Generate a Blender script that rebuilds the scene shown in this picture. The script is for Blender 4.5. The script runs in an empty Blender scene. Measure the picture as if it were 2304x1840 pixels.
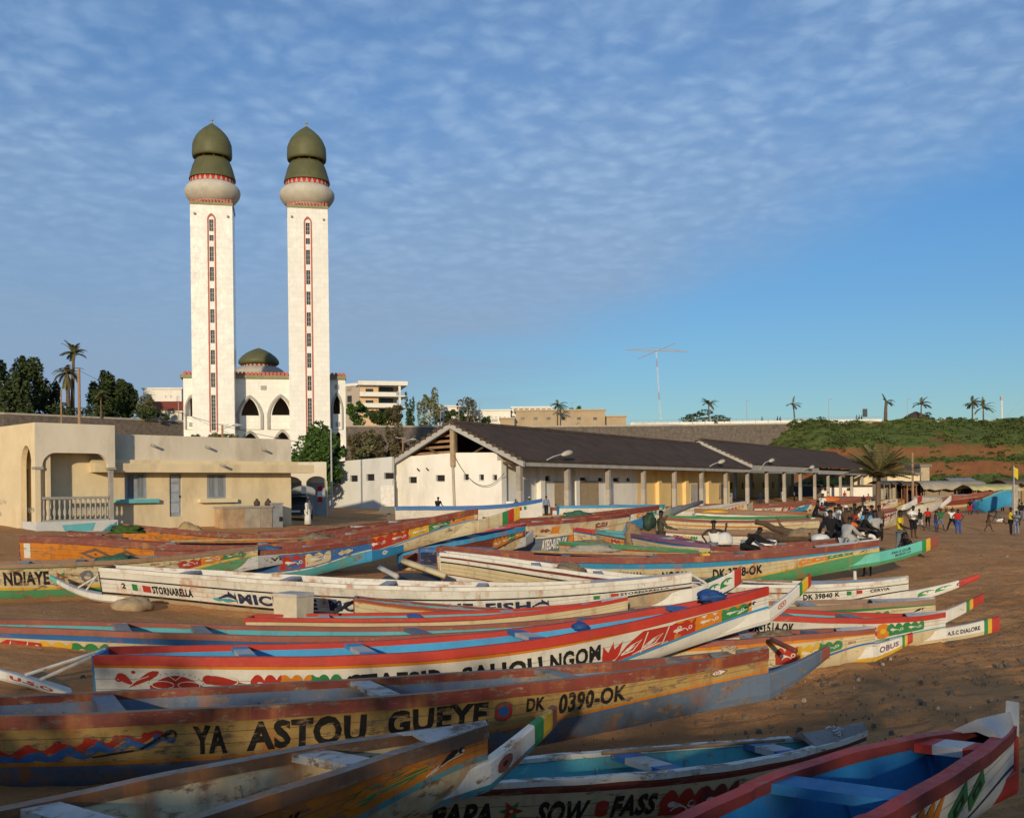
import bpy, math, random
import numpy as np
from mathutils import Vector, Matrix, noise
from mathutils.geometry import tessellate_polygon

SC = bpy.context.scene
COL = SC.collection
R = math.radians
RNG = random.Random(7)

# ---------------------------------------------------------------- camera
CAMZ, FPX, ROLL, CX, CY = 4.0, 2260.0, 0.0117, 1152.0, 1101.4
cam_d = bpy.data.cameras.new('camera')
cam = bpy.data.objects.new('camera', cam_d)
COL.objects.link(cam)
cam.location = (0, 0, CAMZ)
cam.rotation_euler = (Matrix.Rotation(R(90), 3, 'X') @ Matrix.Rotation(-ROLL, 3, 'Z')).to_euler()
cam_d.sensor_width = 36
cam_d.lens = 36 * FPX / 2304
cam_d.shift_y = (CY - 920) / 2304
cam_d.clip_start, cam_d.clip_end = 0.1, 9000
SC.camera = cam

# ---------------------------------------------------------------- light
SUN_EL, SUN_AZ = R(12), R(8)             # sun low, behind the camera and to its left
sun_d = bpy.data.lights.new('sun', 'SUN')
sun_d.energy, sun_d.angle, sun_d.color = 4.1, R(1.1), (1.0, 0.83, 0.57)
sun = bpy.data.objects.new('sun', sun_d)
COL.objects.link(sun)
TO_SUN = Vector((-math.sin(SUN_AZ) * math.cos(SUN_EL), -math.cos(SUN_AZ) * math.cos(SUN_EL), math.sin(SUN_EL)))
sun.rotation_euler = TO_SUN.to_track_quat('Z', 'Y').to_euler()
sun.location = (0, 0, 60)

world = bpy.data.worlds.new('World')
SC.world = world
world.use_nodes = True
wt = world.node_tree
wt.nodes.clear()
WN, WL = wt.nodes.new, wt.links.new


def wmath(op, a, b=None, c=None):
    n = WN('ShaderNodeMath')
    n.operation = op
    for i, v in enumerate((a, b, c)):
        if v is None:
            continue
        if isinstance(v, (int, float)):
            n.inputs[i].default_value = v
        else:
            WL(v, n.inputs[i])
    return n.outputs[0]


def wramp(v, lo, hi):
    n = WN('ShaderNodeMapRange')
    n.interpolation_type = 'SMOOTHSTEP'
    WL(v, n.inputs[0])
    n.inputs[1].default_value, n.inputs[2].default_value = lo, hi
    return n.outputs[0]


def wnoise(vec, scale, detail, rough, dist=0.0):
    n = WN('ShaderNodeTexNoise')
    n.inputs['Scale'].default_value, n.inputs['Detail'].default_value = scale, detail
    n.inputs['Roughness'].default_value, n.inputs['Distortion'].default_value = rough, dist
    WL(vec, n.inputs['Vector'])
    return n.outputs['Fac']


def wmix(f, a, b, mode='MIX'):
    n = WN('ShaderNodeMix')
    n.data_type, n.blend_type = 'RGBA', mode
    for s, v in ((n.inputs[0], f), (n.inputs[6], a), (n.inputs[7], b)):
        if isinstance(v, (int, float)):
            s.default_value = v
        elif isinstance(v, tuple):
            s.default_value = (*v, 1)
        else:
            WL(v, s)
    return n.outputs[2]


sky = WN('ShaderNodeTexSky')
sky.sky_type, sky.sun_disc = 'NISHITA', False
sky.sun_elevation, sky.sun_rotation = SUN_EL, math.pi + SUN_AZ
sky.air_density, sky.dust_density, sky.ozone_density = 1.0, 0.3, 2.2
geo = WN('ShaderNodeTexCoord')
sep = WN('ShaderNodeSeparateXYZ')
WL(geo.outputs['Generated'], sep.inputs[0])
dx, dy, dz = sep.outputs
el = wmath('MAXIMUM', dz, 0.0)
den = wmath('ADD', el, 0.10)
cu, cv = wmath('DIVIDE', dx, den), wmath('DIVIDE', dy, den)
comb = WN('ShaderNodeCombineXYZ')
WL(cu, comb.inputs[0]); WL(cv, comb.inputs[1])
pl = comb.outputs[0]
big = wnoise(pl, 0.55, 5, 0.55, 0.3)
fine = wnoise(pl, 22, 5, 0.6, 0.6)
mid = wnoise(pl, 2.1, 4, 0.55, 0.6)
# the cloud field ends along a line that falls towards the right, over the beach
edge = wmath('SUBTRACT', dz, wmath('MULTIPLY', dx, 0.40))
edge = wmath('ADD', edge, wmath('MULTIPLY', wmath('SUBTRACT', big, 0.5), 0.22))
cover = wramp(edge, 0.06, 0.19)
hole = wramp(wmath('ADD', wmath('MULTIPLY', big, 0.75), wmath('MULTIPLY', mid, 0.25)), 0.36, 0.56)
vo = WN('ShaderNodeTexVoronoi')
vo.feature, vo.inputs['Scale'].default_value = 'SMOOTH_F1', 18.0
vo.inputs['Smoothness'].default_value = 0.8
warp = WN('ShaderNodeVectorMath'); warp.operation = 'MULTIPLY_ADD'
nz_ = WN('ShaderNodeTexNoise'); nz_.inputs['Scale'].default_value, nz_.inputs['Detail'].default_value = 3.0, 4
WL(pl, nz_.inputs['Vector'])
WL(nz_.outputs['Color'], warp.inputs[0]); warp.inputs[1].default_value = (.22, .22, 0); WL(pl, warp.inputs[2])
WL(warp.outputs[0], vo.inputs['Vector'])
cell = wmath('SUBTRACT', 0.72, vo.outputs['Distance'])
puff = wmath('ADD', wmath('MULTIPLY', cell, 0.55), wmath('MULTIPLY', fine, 0.48))
puff = wmath('ADD', puff, wmath('MULTIPLY', mid, 0.30))
puff = wramp(puff, 0.30, 0.86)
high = wramp(dz, 0.10, 0.33)
puffs = wmath('MULTIPLY', wmath('MULTIPLY', puff, cover), wmath('MULTIPLY', wmath('ADD', wmath('MULTIPLY', hole, 0.70), 0.30), high))
veil = wmath('MULTIPLY', cover, wmath('ADD', wmath('MULTIPLY', wramp(big, 0.3, 0.65), 0.26), wmath('SUBTRACT', 0.62, wmath('MULTIPLY', wramp(dz, 0.14, 0.42), 0.48))))
tint = wmix(wramp(dz, 0.0, 0.42), (0.57, 0.76, 0.92), (0.58, 0.98, 1.38))
base = wmix(1.0, sky.outputs[0], tint, 'MULTIPLY')
c1 = wmix(veil, base, (2.75, 3.75, 5.3))
c2 = wmix(wmath('MULTIPLY', puffs, 0.46), c1, (4.2, 6.0, 8.2))
bg = WN('ShaderNodeBackground')
bg.inputs['Strength'].default_value = 0.112
WL(c2, bg.inputs[0])
wo = WN('ShaderNodeOutputWorld')
WL(bg.outputs[0], wo.inputs[0])

vs = SC.view_settings
vs.view_transform, vs.look, vs.exposure, vs.gamma, vs.use_curve_mapping = 'Standard', 'None', -0.15, 1, False
SC.render.engine = 'CYCLES'
SC.cycles.use_denoising = True
SC.cycles.max_bounces = 6
SC.cycles.diffuse_bounces = 3
SC.cycles.transparent_max_bounces = 6

# ---------------------------------------------------------------- pixel to place
CR = {1: (0, 740, 2.695), 2: (700, 740, 2.695), 3: (1450, 820, 2.5246), 4: (0, 1140, 2.695), 5: (750, 1140, 2.695),
      6: (1504, 1140, 2.695), 7: (0, 1440, 1.8748), 8: (1150, 1440, 1.8683), 11: (400, 260, 5.39), 12: (400, 760, 5.39),
      13: (1100, 1080, 5.39), 14: (1480, 1080, 5.39), 15: (1840, 1060, 4.6466), 18: (1395, 990, 2.3718), 19: (675, 1058, 2.8183), 16: (1880, 900, 5.0849), 17: (1560, 1000, 5.133)}


def P(k, x, y=None):
    """measured on enlargement k of the photograph -> photograph pixels"""
    if y is None:
        return (k, x)
    a, b, s = CR[k]
    return (a + x / s, b + y / s)


def PX(k, x):
    return CR[k][0] + x / CR[k][2]


cR, sR = math.cos(ROLL), math.sin(ROLL)


def at(px, py, d):
    a, b = (px - CX) / FPX, (CY - py) / FPX
    return Vector((d * (a * cR + b * sR), d, CAMZ + d * (-a * sR + b * cR)))


def slope(px, py):
    a, b = (px - CX) / FPX, (CY - py) / FPX
    return a * cR + b * sR, -a * sR + b * cR


def proj(v):
    x, y, z = v[0], v[1], v[2] - CAMZ
    return CX + FPX * (x * cR - z * sR) / y, CY - FPX * (x * sR + z * cR) / y


# ---------------------------------------------------------------- materials
C = dict(white=(.66, .63, .56), cream=(.56, .46, .28), red=(.42, .032, .018), maroon=(.17, .03, .026), orange=(.60, .20, .018),
         yellow=(.62, .37, .03), green=(.03, .20, .06), blue=(.03, .13, .36), sky=(.035, .26, .48), turq=(.07, .32, .36),
         navy=(.018, .028, .07), black=(.014, .013, .013), wood=(.26, .16, .10), greywood=(.24, .22, .20), brown=(.16, .09, .055),
         leafgreen=(.07, .27, .12), redwood=(.20, .042, .026), salmon=(.25, .075, .048), pale=(.46, .44, .42), rust=(.28, .10, .03),
         seagreen=(.12, .46, .38), slate=(.11, .15, .21), tan=(.42, .32, .20), ochre=(.44, .29, .10), grime=(.07, .05, .035), purple=(.16, .07, .13), deep=(.014, .15, .36))
MATS = {}


class NT:
    def __init__(s, name):
        s.m = bpy.data.materials.new(name)
        s.m.use_nodes = True
        s.t = s.m.node_tree
        s.b = s.t.nodes['Principled BSDF']
        tc = s.n('ShaderNodeTexCoord')
        oi = s.n('ShaderNodeObjectInfo')
        ad = s.n('ShaderNodeVectorMath', operation='ADD')
        ml = s.n('ShaderNodeMath', operation='MULTIPLY')
        s.l(oi.outputs['Random'], ml.inputs[0]); ml.inputs[1].default_value = 37.0
        s.l(tc.outputs['Object'], ad.inputs[0]); s.l(ml.outputs[0], ad.inputs[1])
        s.vec, s.rnd = ad.outputs[0], oi.outputs['Random']

    def n(s, t, **k):
        x = s.t.nodes.new(t)
        for a, v in k.items():
            setattr(x, a, v)
        return x

    def l(s, a, b):
        s.t.links.new(a, b)

    def noise(s, scale, detail=6, rough=.6, stretch=None, dist=0.0):
        n = s.n('ShaderNodeTexNoise')
        n.inputs['Scale'].default_value, n.inputs['Detail'].default_value = scale, detail
        n.inputs['Roughness'].default_value, n.inputs['Distortion'].default_value = rough, dist
        v = s.vec
        if stretch:
            mp = s.n('ShaderNodeMapping')
            mp.inputs['Scale'].default_value = stretch
            s.l(v, mp.inputs[0]); v = mp.outputs[0]
        s.l(v, n.inputs['Vector'])
        return n.outputs['Fac']

    def ramp(s, v, lo, hi, a=0.0, b=1.0):
        n = s.n('ShaderNodeMapRange')
        s.l(v, n.inputs[0])
        for i, q in enumerate((lo, hi, a, b)):
            n.inputs[i + 1].default_value = q
        return n.outputs[0]

    def mix(s, f, a, b, mode='MIX'):
        n = s.n('ShaderNodeMix', data_type='RGBA', blend_type=mode)
        for k, v in ((n.inputs[0], f), (n.inputs[6], a), (n.inputs[7], b)):
            if isinstance(v, (int, float)):
                k.default_value = v
            elif isinstance(v, tuple):
                k.default_value = (*v, 1)
            else:
                s.l(v, k)
        return n.outputs[2]

    def mul(s, a, b):
        n = s.n('ShaderNodeMath', operation='MULTIPLY')
        for i, v in enumerate((a, b)):
            if isinstance(v, (int, float)):
                n.inputs[i].default_value = v
            else:
                s.l(v, n.inputs[i])
        return n.outputs[0]

    def bump(s, h, strength, dist=.02):
        n = s.n('ShaderNodeBump')
        n.inputs['Strength'].default_value, n.inputs['Distance'].default_value = strength, dist
        s.l(h, n.inputs['Height'])
        s.l(n.outputs[0], s.b.inputs['Normal'])

    def done(s, col, rough=.7, spec=.3):
        if isinstance(col, tuple):
            s.b.inputs['Base Color'].default_value = (*col, 1)
        else:
            s.l(col, s.b.inputs['Base Color'])
        if isinstance(rough, (int, float)):
            s.b.inputs['Roughness'].default_value = rough
        else:
            s.l(rough, s.b.inputs['Roughness'])
        s.b.inputs['Specular IOR Level'].default_value = spec
        return s.m


def dark(c, f):
    return tuple(x * f for x in c)


def paint(col, wear=.3, rust=.2, rough=.55):
    """boat paint that has chipped to wood, with rust runs and grime"""
    key = ('p', col, wear, rust)
    if key in MATS:
        return MATS[key]
    c = C[col] if isinstance(col, str) else col
    t = NT('paint_%s' % (col if isinstance(col, str) else 'mixed'))
    big = t.noise(1.1, 5, .6)
    fine = t.noise(9, 8, .72)
    base = t.mix(t.ramp(big, .3, .7), dark(c, .80), dark(c, 1.08))
    base = t.mix(t.ramp(t.noise(30, 3, .6), .35, .7, 0, .35), base, dark(c, .72))
    bleach = tuple(min(.8, x * .8 + .055) for x in c)
    base = t.mix(t.ramp(t.noise(2.6, 7, .7), .52, .75, 0, .3), base, bleach)
    # chips
    chip = t.ramp(t.noise(5.5, 10, .74, (.55, 1, 1.6)), .70 - .30 * wear, .74 - .26 * wear)
    wood = t.mix(t.ramp(fine, .35, .65), (.10, .065, .04), (.30, .20, .125))
    col2 = t.mix(t.mul(chip, min(1, wear * 2.2)), base, wood)
    # rust and grime running down the side
    run = t.noise(1.0, 6, .6, (2.6, 2.6, .32))
    rm = t.mul(t.ramp(run, .66 - .25 * rust, .78 - .18 * rust), t.ramp(t.noise(1.6, 4, .6), .35, .6))
    col3 = t.mix(t.mul(rm, min(1.0, rust * 2.3)), col2, (.34, .125, .035))
    run2 = t.noise(1.0, 6, .65, (5, 5, .5))
    col4 = t.mix(t.ramp(run2, .55, .80, 0, .38 + .5 * wear), col3, (.075, .05, .032))
    t.bump(t.noise(14, 6, .7, (.25, 1, 1)), .35, .012)
    MATS[key] = t.done(col4, t.ramp(fine, .3, .7, rough - .1, rough + .2), .35)
    return MATS[key]


def plain(name, c, rough=.8, var=.18, scale=3.0, spec=.25, bump=0.0, bscale=25, dirt=None, dirt_amt=.4, stretch=None, bdist=.02):
    key = ('m', name)
    if key in MATS:
        return MATS[key]
    t = NT(name)
    a = t.mix(t.ramp(t.noise(scale, 7, .65, stretch), .3, .7), dark(c, 1 - var), dark(c, 1 + var))
    if dirt:
        a = t.mix(t.mul(t.ramp(t.noise(scale * .6, 8, .7, (1, 1, .35)), .50, .72), dirt_amt), a, dirt)
    if bump:
        t.bump(t.noise(bscale, 6, .65), bump, bdist)
    MATS[key] = t.done(a, rough, spec)
    return MATS[key]


def leaf(name, c1, c2, rough=.65, thin=True):
    key = ('l', name)
    if key in MATS:
        return MATS[key]
    t = NT(name)
    a = t.mix(t.ramp(t.noise(.9, 4, .7), .3, .7), c1, c2)
    a = t.mix(t.ramp(t.noise(6, 3, .7), .4, .75, 0, .6), a, dark(c2, 1.5))
    MATS[key] = t.done(a, rough, .2)
    return MATS[key]


# ---------------------------------------------------------------- things, parts
def thing(name, label, cat, loc=(0, 0, 0), rz=0.0, group=None):
    o = bpy.data.objects.new(name, None)
    COL.objects.link(o)
    o.empty_display_size = .3
    o.location, o.rotation_euler = loc, (0, 0, rz)
    o['label'], o['category'] = label, cat
    if group:
        o['group'] = group
    return o


def org(p):
    v = Vector((0, 0, 0))
    while p is not None:
        v += Vector(p.location)
        p = p.parent
    return v


class MB:
    """collects faces in world coordinates (or the parent's, for boats), builds ONE mesh object"""

    def __init__(s):
        s.v, s.f, s.mi = [], [], []

    def add(s, vs, fs, mi=0):
        b = len(s.v)
        s.v.extend(tuple(v) for v in vs)
        s.f.extend(tuple(b + i for i in f) for f in fs)
        s.mi.extend([mi] * len(fs))
        return s

    def hexa(s, c, mi=0):
        """8 corners: bottom ring 0-3, top ring 4-7"""
        return s.add(c, [(3, 2, 1, 0), (4, 5, 6, 7), (0, 1, 5, 4), (1, 2, 6, 5), (2, 3, 7, 6), (3, 0, 4, 7)], mi)

    def box(s, x0, x1, y0, y1, z0, z1, mi=0):
        return s.hexa([(x0, y0, z0), (x1, y0, z0), (x1, y1, z0), (x0, y1, z0), (x0, y0, z1), (x1, y0, z1), (x1, y1, z1), (x0, y1, z1)], mi)

    def tube(s, pts, rad, n=8, mi=0, cap=True):
        pts = [Vector(p) for p in pts]
        if not isinstance(rad, (list, tuple)):
            rad = [rad] * len(pts)
        vs, fs = [], []
        prev = None
        for i, p in enumerate(pts):
            d = (pts[min(i + 1, len(pts) - 1)] - pts[max(i - 1, 0)])
            d = d.normalized() if d.length > 1e-9 else Vector((0, 0, 1))
            if prev is None:
                a = d.cross(Vector((0, 0, 1)))
                if a.length < .05:
                    a = d.cross(Vector((1, 0, 0)))
            else:
                a = prev - d * prev.dot(d)
            a.normalize(); prev = a
            b = d.cross(a)
            for k in range(n):
                t = 2 * math.pi * k / n
                vs.append(p + (a * math.cos(t) + b * math.sin(t)) * rad[i])
        for i in range(len(pts) - 1):
            for k in range(n):
                fs.append((i * n + k, i * n + (k + 1) % n, (i + 1) * n + (k + 1) % n, (i + 1) * n + k))
        if cap:
            fs.append(tuple(range(n))[::-1])
            fs.append(tuple((len(pts) - 1) * n + k for k in range(n)))
        return s.add(vs, fs, mi)

    def lathe(s, c, prof, n=28, mi=0):
        """prof: (radius, z) from bottom to top about the vertical through c"""
        vs, fs = [], []
        for r, z in prof:
            for k in range(n):
                t = 2 * math.pi * k / n
                vs.append((c[0] + r * math.cos(t), c[1] + r * math.sin(t), c[2] + z))
        for i in range(len(prof) - 1):
            for k in range(n):
                fs.append((i * n + k, i * n + (k + 1) % n, (i + 1) * n + (k + 1) % n, (i + 1) * n + k))
        fs.append(tuple(range(n))[::-1])
        fs.append(tuple((len(prof) - 1) * n + k for k in range(n)))
        return s.add(vs, fs, mi)

    def build(s, name, mats, parent=None, smooth=False, local=False, loc=None):
        me = bpy.data.meshes.new(name)
        o0 = Vector((0, 0, 0)) if (local or parent is None) else org(parent)
        if parent is None and loc is not None:
            o0 = Vector(loc)
        me.from_pydata([(v[0] - o0.x, v[1] - o0.y, v[2] - o0.z) for v in s.v], [], s.f)
        if not isinstance(mats, (list, tuple)):
            mats = [mats]
        for m in mats:
            me.materials.append(m)
        if len(mats) > 1:
            me.polygons.foreach_set('material_index', s.mi)
        if smooth:
            me.polygons.foreach_set('use_smooth', [True] * len(s.f))
        me.update()
        o = bpy.data.objects.new(name, me)
        COL.objects.link(o)
        if parent is not None:
            o.parent = parent
        elif loc is not None:
            o.location = loc
        return o


class Frame:
    """a wall's frame: u to the right seen from outside, z up, w into the wall"""

    def __init__(s, o, ux):
        s.o = Vector(o)
        s.u = Vector((ux[0], ux[1], 0)).normalized()
        s.n = Vector((s.u.y, -s.u.x, 0))

    def pt(s, u, z, w=0.0):
        return s.o + s.u * u + Vector((0, 0, z)) - s.n * w

    def box(s, mb, u0, u1, z0, z1, w0, w1, mi=0):
        q = s.pt
        return mb.hexa([q(u0, z0, w0), q(u1, z0, w0), q(u1, z0, w1), q(u0, z0, w1), q(u0, z1, w0), q(u1, z1, w0), q(u1, z1, w1), q(u0, z1, w1)], mi)

    def slab(s, mb, outer, holes, w0, w1, mi=0):
        """a plate with openings, from depth w0 to w1"""
        rings = [outer] + list(holes)
        flat = [p for r in rings for p in r]
        tris = tessellate_polygon([[Vector((p[0], p[1], 0)) for p in r] for r in rings])
        n = len(flat)
        vs = [s.pt(p[0], p[1], w0) for p in flat] + [s.pt(p[0], p[1], w1) for p in flat]
        fs = [tuple(t) for t in tris] + [tuple(n + i for i in t[::-1]) for t in tris]
        b = 0
        for r in rings:
            m = len(r)
            for i in range(m):
                j = (i + 1) % m
                fs.append((b + i, b + j, n + b + j, n + b + i))
            b += m
        return mb.add(vs, fs, mi)


def rect(u0, u1, z0, z1):
    return [(u0, z0), (u1, z0), (u1, z1), (u0, z1)]


def pointed(u0, u1, z0, zs, zt, n=7):
    """pointed arch opening: springing at zs, tip at zt"""
    m = (u0 + u1) / 2
    pts = [(u0, z0), (u1, z0)]
    for i in range(n + 1):
        t = i / n
        pts.append((u1 - (u1 - m) * (t ** 1.7 * .75 + .25 * t), zs + (zt - zs) * (1 - (1 - t) ** 1.35)))
    for i in range(n - 1, -1, -1):
        t = i / n
        pts.append((u0 + (m - u0) * (t ** 1.7 * .75 + .25 * t), zs + (zt - zs) * (1 - (1 - t) ** 1.35)))
    return pts


def struct(o, kind='structure'):
    o['kind'] = kind
    return o
# ---------------------------------------------------------------- painted lettering and ornaments (flat print, laid on the hulls)
TEXTS = {}


def prepare_texts(strings):
    objs = []
    for s, sh in strings:
        cu = bpy.data.curves.new('lettering', 'FONT')
        cu.body, cu.shear, cu.offset, cu.resolution_u = s, sh, 0.044, 3
        cu.space_character = 1.08
        o = bpy.data.objects.new('lettering', cu)
        COL.objects.link(o)
        objs.append((s, sh, o))
    dg = bpy.context.evaluated_depsgraph_get()
    for s, sh, o in objs:
        me = bpy.data.meshes.new_from_object(o.evaluated_get(dg))
        v = np.array([x.co[:2] for x in me.vertices])
        lo, hi = v.min(0), v.max(0)
        v = (v - lo) / np.maximum(hi - lo, 1e-6)
        TEXTS[(s, sh)] = (v, [tuple(p.vertices) for p in me.polygons])
        bpy.data.meshes.remove(me)
    for s, sh, o in objs:
        c = o.data
        bpy.data.objects.remove(o)
        bpy.data.curves.remove(c)


def disc(x, y, rx, ry=None, n=14):
    ry = ry or rx
    return [(x + rx * math.cos(2 * math.pi * i / n), y + ry * math.sin(2 * math.pi * i / n)) for i in range(n)]


def tear(x, y, ln, wd, ang, n=18):
    """teardrop with its round end at (x, y) and its point ln away at angle ang"""
    ca, sa = math.cos(ang), math.sin(ang)
    out = []
    for i in range(n):
        t = 2 * math.pi * i / n
        px = ln * (.5 - .5 * math.cos(t)) - .18 * ln
        py = wd * .5 * math.sin(t) * (math.cos(t * .5) ** 2) * 1.5
        out.append((x + px * ca - py * sa, y + px * sa + py * ca))
    return out


def ribbon(pts, w0, w1=None):
    w1 = w0 if w1 is None else w1
    L, Rr = [], []
    n = len(pts)
    for i in range(n):
        a, b = pts[max(0, i - 1)], pts[min(n - 1, i + 1)]
        dx_, dy_ = b[0] - a[0], b[1] - a[1]
        q = math.hypot(dx_, dy_) or 1
        w = (w0 + (w1 - w0) * i / (n - 1)) / 2
        L.append((pts[i][0] - dy_ / q * w, pts[i][1] + dx_ / q * w))
        Rr.append((pts[i][0] + dy_ / q * w, pts[i][1] - dx_ / q * w))
    return L + Rr[::-1]


def arc(x, y, r, a0, a1, n=12, ky=1.0):
    return [(x + r * math.cos(a0 + (a1 - a0) * i / n), y + ky * r * math.sin(a0 + (a1 - a0) * i / n)) for i in range(n + 1)]


def ornament(kind, A, cols):
    """list of (polygon, colour); box is A wide and 1 high"""
    out = []
    if kind == 'flame':          # red to yellow to green, lobed, with white curls
        n = len(cols)
        w = A / n
        for i, c in enumerate(cols):
            x0, x1 = i * w, (i + 1) * w
            out.append(([(x0, 0)] + [(x0 + w * t / 26, .60 + .38 * abs(math.sin(t * .29 + i * .8)) ** .55) for t in range(27)] + [(x1 + .12 * w, .62), (x1 + .16 * w, .45), (x1 + .1 * w, .25), (x1, 0)], c))
        for i, c in enumerate(cols):
            x0 = i * w
            out.append((tear(x0 + .1 * w, .62, w * .75, .55, -.3), c))
            out.append((tear(x0 + .25 * w, .5, w * .42, .20, -.15), 'white'))
            out.append((disc(x0 + .80 * w, .45, .13), 'white'))
            out.append((disc(x0 + .80 * w, .45, .075), c))
            out.append((ribbon(arc(x0 + .5 * w, .2, .22 * w, .2, 2.8, ky=.8), .05), 'white'))
    elif kind == 'scroll':       # big red leaves with white outlines, on white
        c = cols[0]
        k = A / 5.2
        out.append((disc(.16, .58, .16), c)); out.append((disc(.16, .58, .06), 'white'))
        out.append((tear(.25, .72, .9 * k, .40, -.75), c))
        out.append((tear(1.45 * k, .86, 1.5 * k, .36, 3.75), c)); out.append((disc(.62 * k + .1, .95, .09), c))
        out.append((ribbon([(.5, .1), (.8 * k, .5), (1.3 * k, .75)], .035), 'white'))
        out.append(([(1.3 * k, 0.02)] + [(1.3 * k + t * .17 * k, .25 + .55 * math.sin(t / 12 * math.pi)) for t in range(13)] + [(3.34 * k, .02)], c))
        for s in (-1, 1):
            lens = arc(2.3 * k + s * .5 * k, .30, .42 * k, 0, 2 * math.pi, 16, .42)
            out.append((ribbon(lens, .04), 'white'))
            out.append((ribbon([(2.3 * k, .55), (2.3 * k + s * .32 * k, .85)], .04), 'white'))
        for i in range(14):
            a = math.pi * (i + .5) / 14
            out.append((disc(2.3 * k - 1.05 * k * math.cos(a), .33 + .60 * math.sin(a), .025, n=6), 'black'))
        out.append((disc(3.55 * k, .62, .24), c)); out.append((ribbon(disc(3.55 * k, .62, .10) + [(3.55 * k + .1, .62)], .04), 'white'))
        out.append((tear(3.7 * k, .60, 1.6 * k, .5, -.12), c))
        out.append((ribbon(arc(4.3 * k, .55, .38 * k, -.9, 1.4, ky=.5), .05, .03), 'white'))
    elif kind == 'lens':         # pointed leaf lozenges, white lines
        c = cols[0]
        k = A / 4.4
        for i in range(3):
            out.append((tear(.2 + i * .16 * k, .15 + .05 * i, 1.0 * k, .36, 1.9 - i * .45), c))
        out.append(([(.6 * k, .0), (1.2 * k, .55), (2.0 * k, 1.0), (2.9 * k, .95), (4.2 * k, .85), (4.4 * k, .2), (2.8 * k, .0)], c))
        for i in range(2):
            x = 1.45 * k + i * 1.1 * k
            out.append((ribbon([(x - .5 * k, .2), (x, .48), (x + .5 * k, .62), (x + .1 * k, .22), (x - .5 * k, .2)], .06), 'white'))
            out.append((tear(x - .2 * k, .33, .55 * k, .16, .35), 'white'))
            out.append((ribbon([(x + .5 * k, .0), (x + .8 * k, .9)], .05), 'white'))
        out.append((disc(3.9 * k, .62, .10), 'white')); out.append((disc(3.9 * k, .62, .05), c))
    elif kind == 'snake':        # sinuous bands
        for j, c in enumerate(cols):
            pts = [(A * (.02 + .9 * t / 30 + .06 * j), .12 + .62 * t / 30 + .10 * math.sin(t * 1.15 + j) - .16 * j) for t in range(31)]
            out.append((ribbon(pts, .30, .16), c))
            for t in range(2, 29, 5):
                out.append((disc(pts[t][0], pts[t][1] + .10, .10), c))
        out.append((ribbon([(A * .55, .1), (A * .8, .3), (A * .97, .85)], .05, .12), 'black'))
        out.append((ribbon(arc(A * .96, .72, .14, 0, 6.2), .06), 'black'))
    elif kind == 'swirl':        # wave crests
        c = cols[0]
        n = max(2, int(A / 1.15))
        w = A / n
        for i in range(n):
            x = i * w
            out.append(([(x, .0)] + arc(x + w * .52, .40, w * .48, math.pi * 1.02, .15, 14, .9 / max(w, .6)) + [(x + w * .80, .62)] + arc(x + w * .56, .40, w * .26, .5, 3.3, 10, .9 / max(w, .6)) + [(x + w * .62, .05), (x + w * .98, .0)], c))
            out.append((disc(x + w * .60, .50, .11), c))
    elif kind == 'ring':
        for i, c in enumerate(cols):
            r = .5 * (1 - i / len(cols))
            out.append((disc(A / 2, .5, r, r, 20), c))
    elif kind == 'eye':
        out.append(([(0, .5), (A * .25, .92), (A * .5, 1), (A, .6), (A * .6, .12), (A * .3, .06)], cols[0]))
        out.append(([(A * .1, .5), (A * .28, .8), (A * .5, .88), (A * .85, .6), (A * .55, .22), (A * .3, .18)], 'white'))
        out.append((ribbon(disc(A * .38, .5, .26) + [(A * .38 + .26, .5)], .09), cols[0]))
        out.append((disc(A * .38, .5, .07), cols[-1]))
    elif kind == 'flag':         # upright stripes
        n = len(cols)
        for i, c in enumerate(cols):
            out.append(([(A * i / n, .04), (A * (i + 1) / n, .0), (A * (i + 1) / n, .92), (A * i / n, 1)], c))
    elif kind == 'diamond':
        c = cols[0]
        n = max(2, int(A / 1.3))
        w = A / n
        for i in range(n):
            x = (i + .5) * w
            out.append(([(x - w * .5, .5), (x, .98), (x + w * .5, .5), (x, .02)], c))
            out.append(([(x - w * .30, .5), (x, .74), (x + w * .30, .5), (x, .26)], cols[-1]))
            out.append((disc(x, .5, .09), c))
    elif kind == 'fish':
        c = cols[0]
        body = [(.0 * A, .25), (.08 * A, .55), (.3 * A, .80), (.6 * A, .70), (.88 * A, .50), (.8 * A, .36), (.5 * A, .48), (.25 * A, .42)]
        out.append((body, c))
        out.append(([(.02 * A, .3), (.06 * A, .95), (.14 * A, .55)], c)); out.append(([(.02 * A, .3), (-.02 * A, .0), (.10 * A, .2)], c))
        out.append(([(.32 * A, .78), (.42 * A, 1.0), (.48 * A, .75)], c))
        out.append((ribbon([(.84 * A, .45), (1.05 * A, .25)], .06, .02), c))
        out.append(([(.25 * A, .42), (.5 * A, .48), (.8 * A, .36), (.5 * A, .34)], 'white'))
    elif kind == 'wing':         # black curl and white fan lines near the bow
        out.append((ribbon([(0, .0), (A * .45, .45), (A * .8, .6)], .10, .05), 'white'))
        out.append((ribbon([(A * .1, .0), (A * .5, .35), (A * .85, .45)], .10, .05), 'white'))
        out.append((tear(A * .62, .70, A * .5, .4, 3.6), 'black'))
        out.append((disc(A * .80, .72, .20), 'black')); out.append((disc(A * .84, .66, .10), 'white'))
    elif kind == 'rose':
        for i in range(6):
            a = i * math.pi / 3
            out.append((tear(A / 2 + .1 * math.cos(a), .5 + .1 * math.sin(a), .45, .22, a), cols[i % len(cols)]))
        out.append((disc(A / 2, .5, .16), cols[0])); out.append((disc(A / 2, .5, .07), 'cream'))
    elif kind == 'blot':
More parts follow.
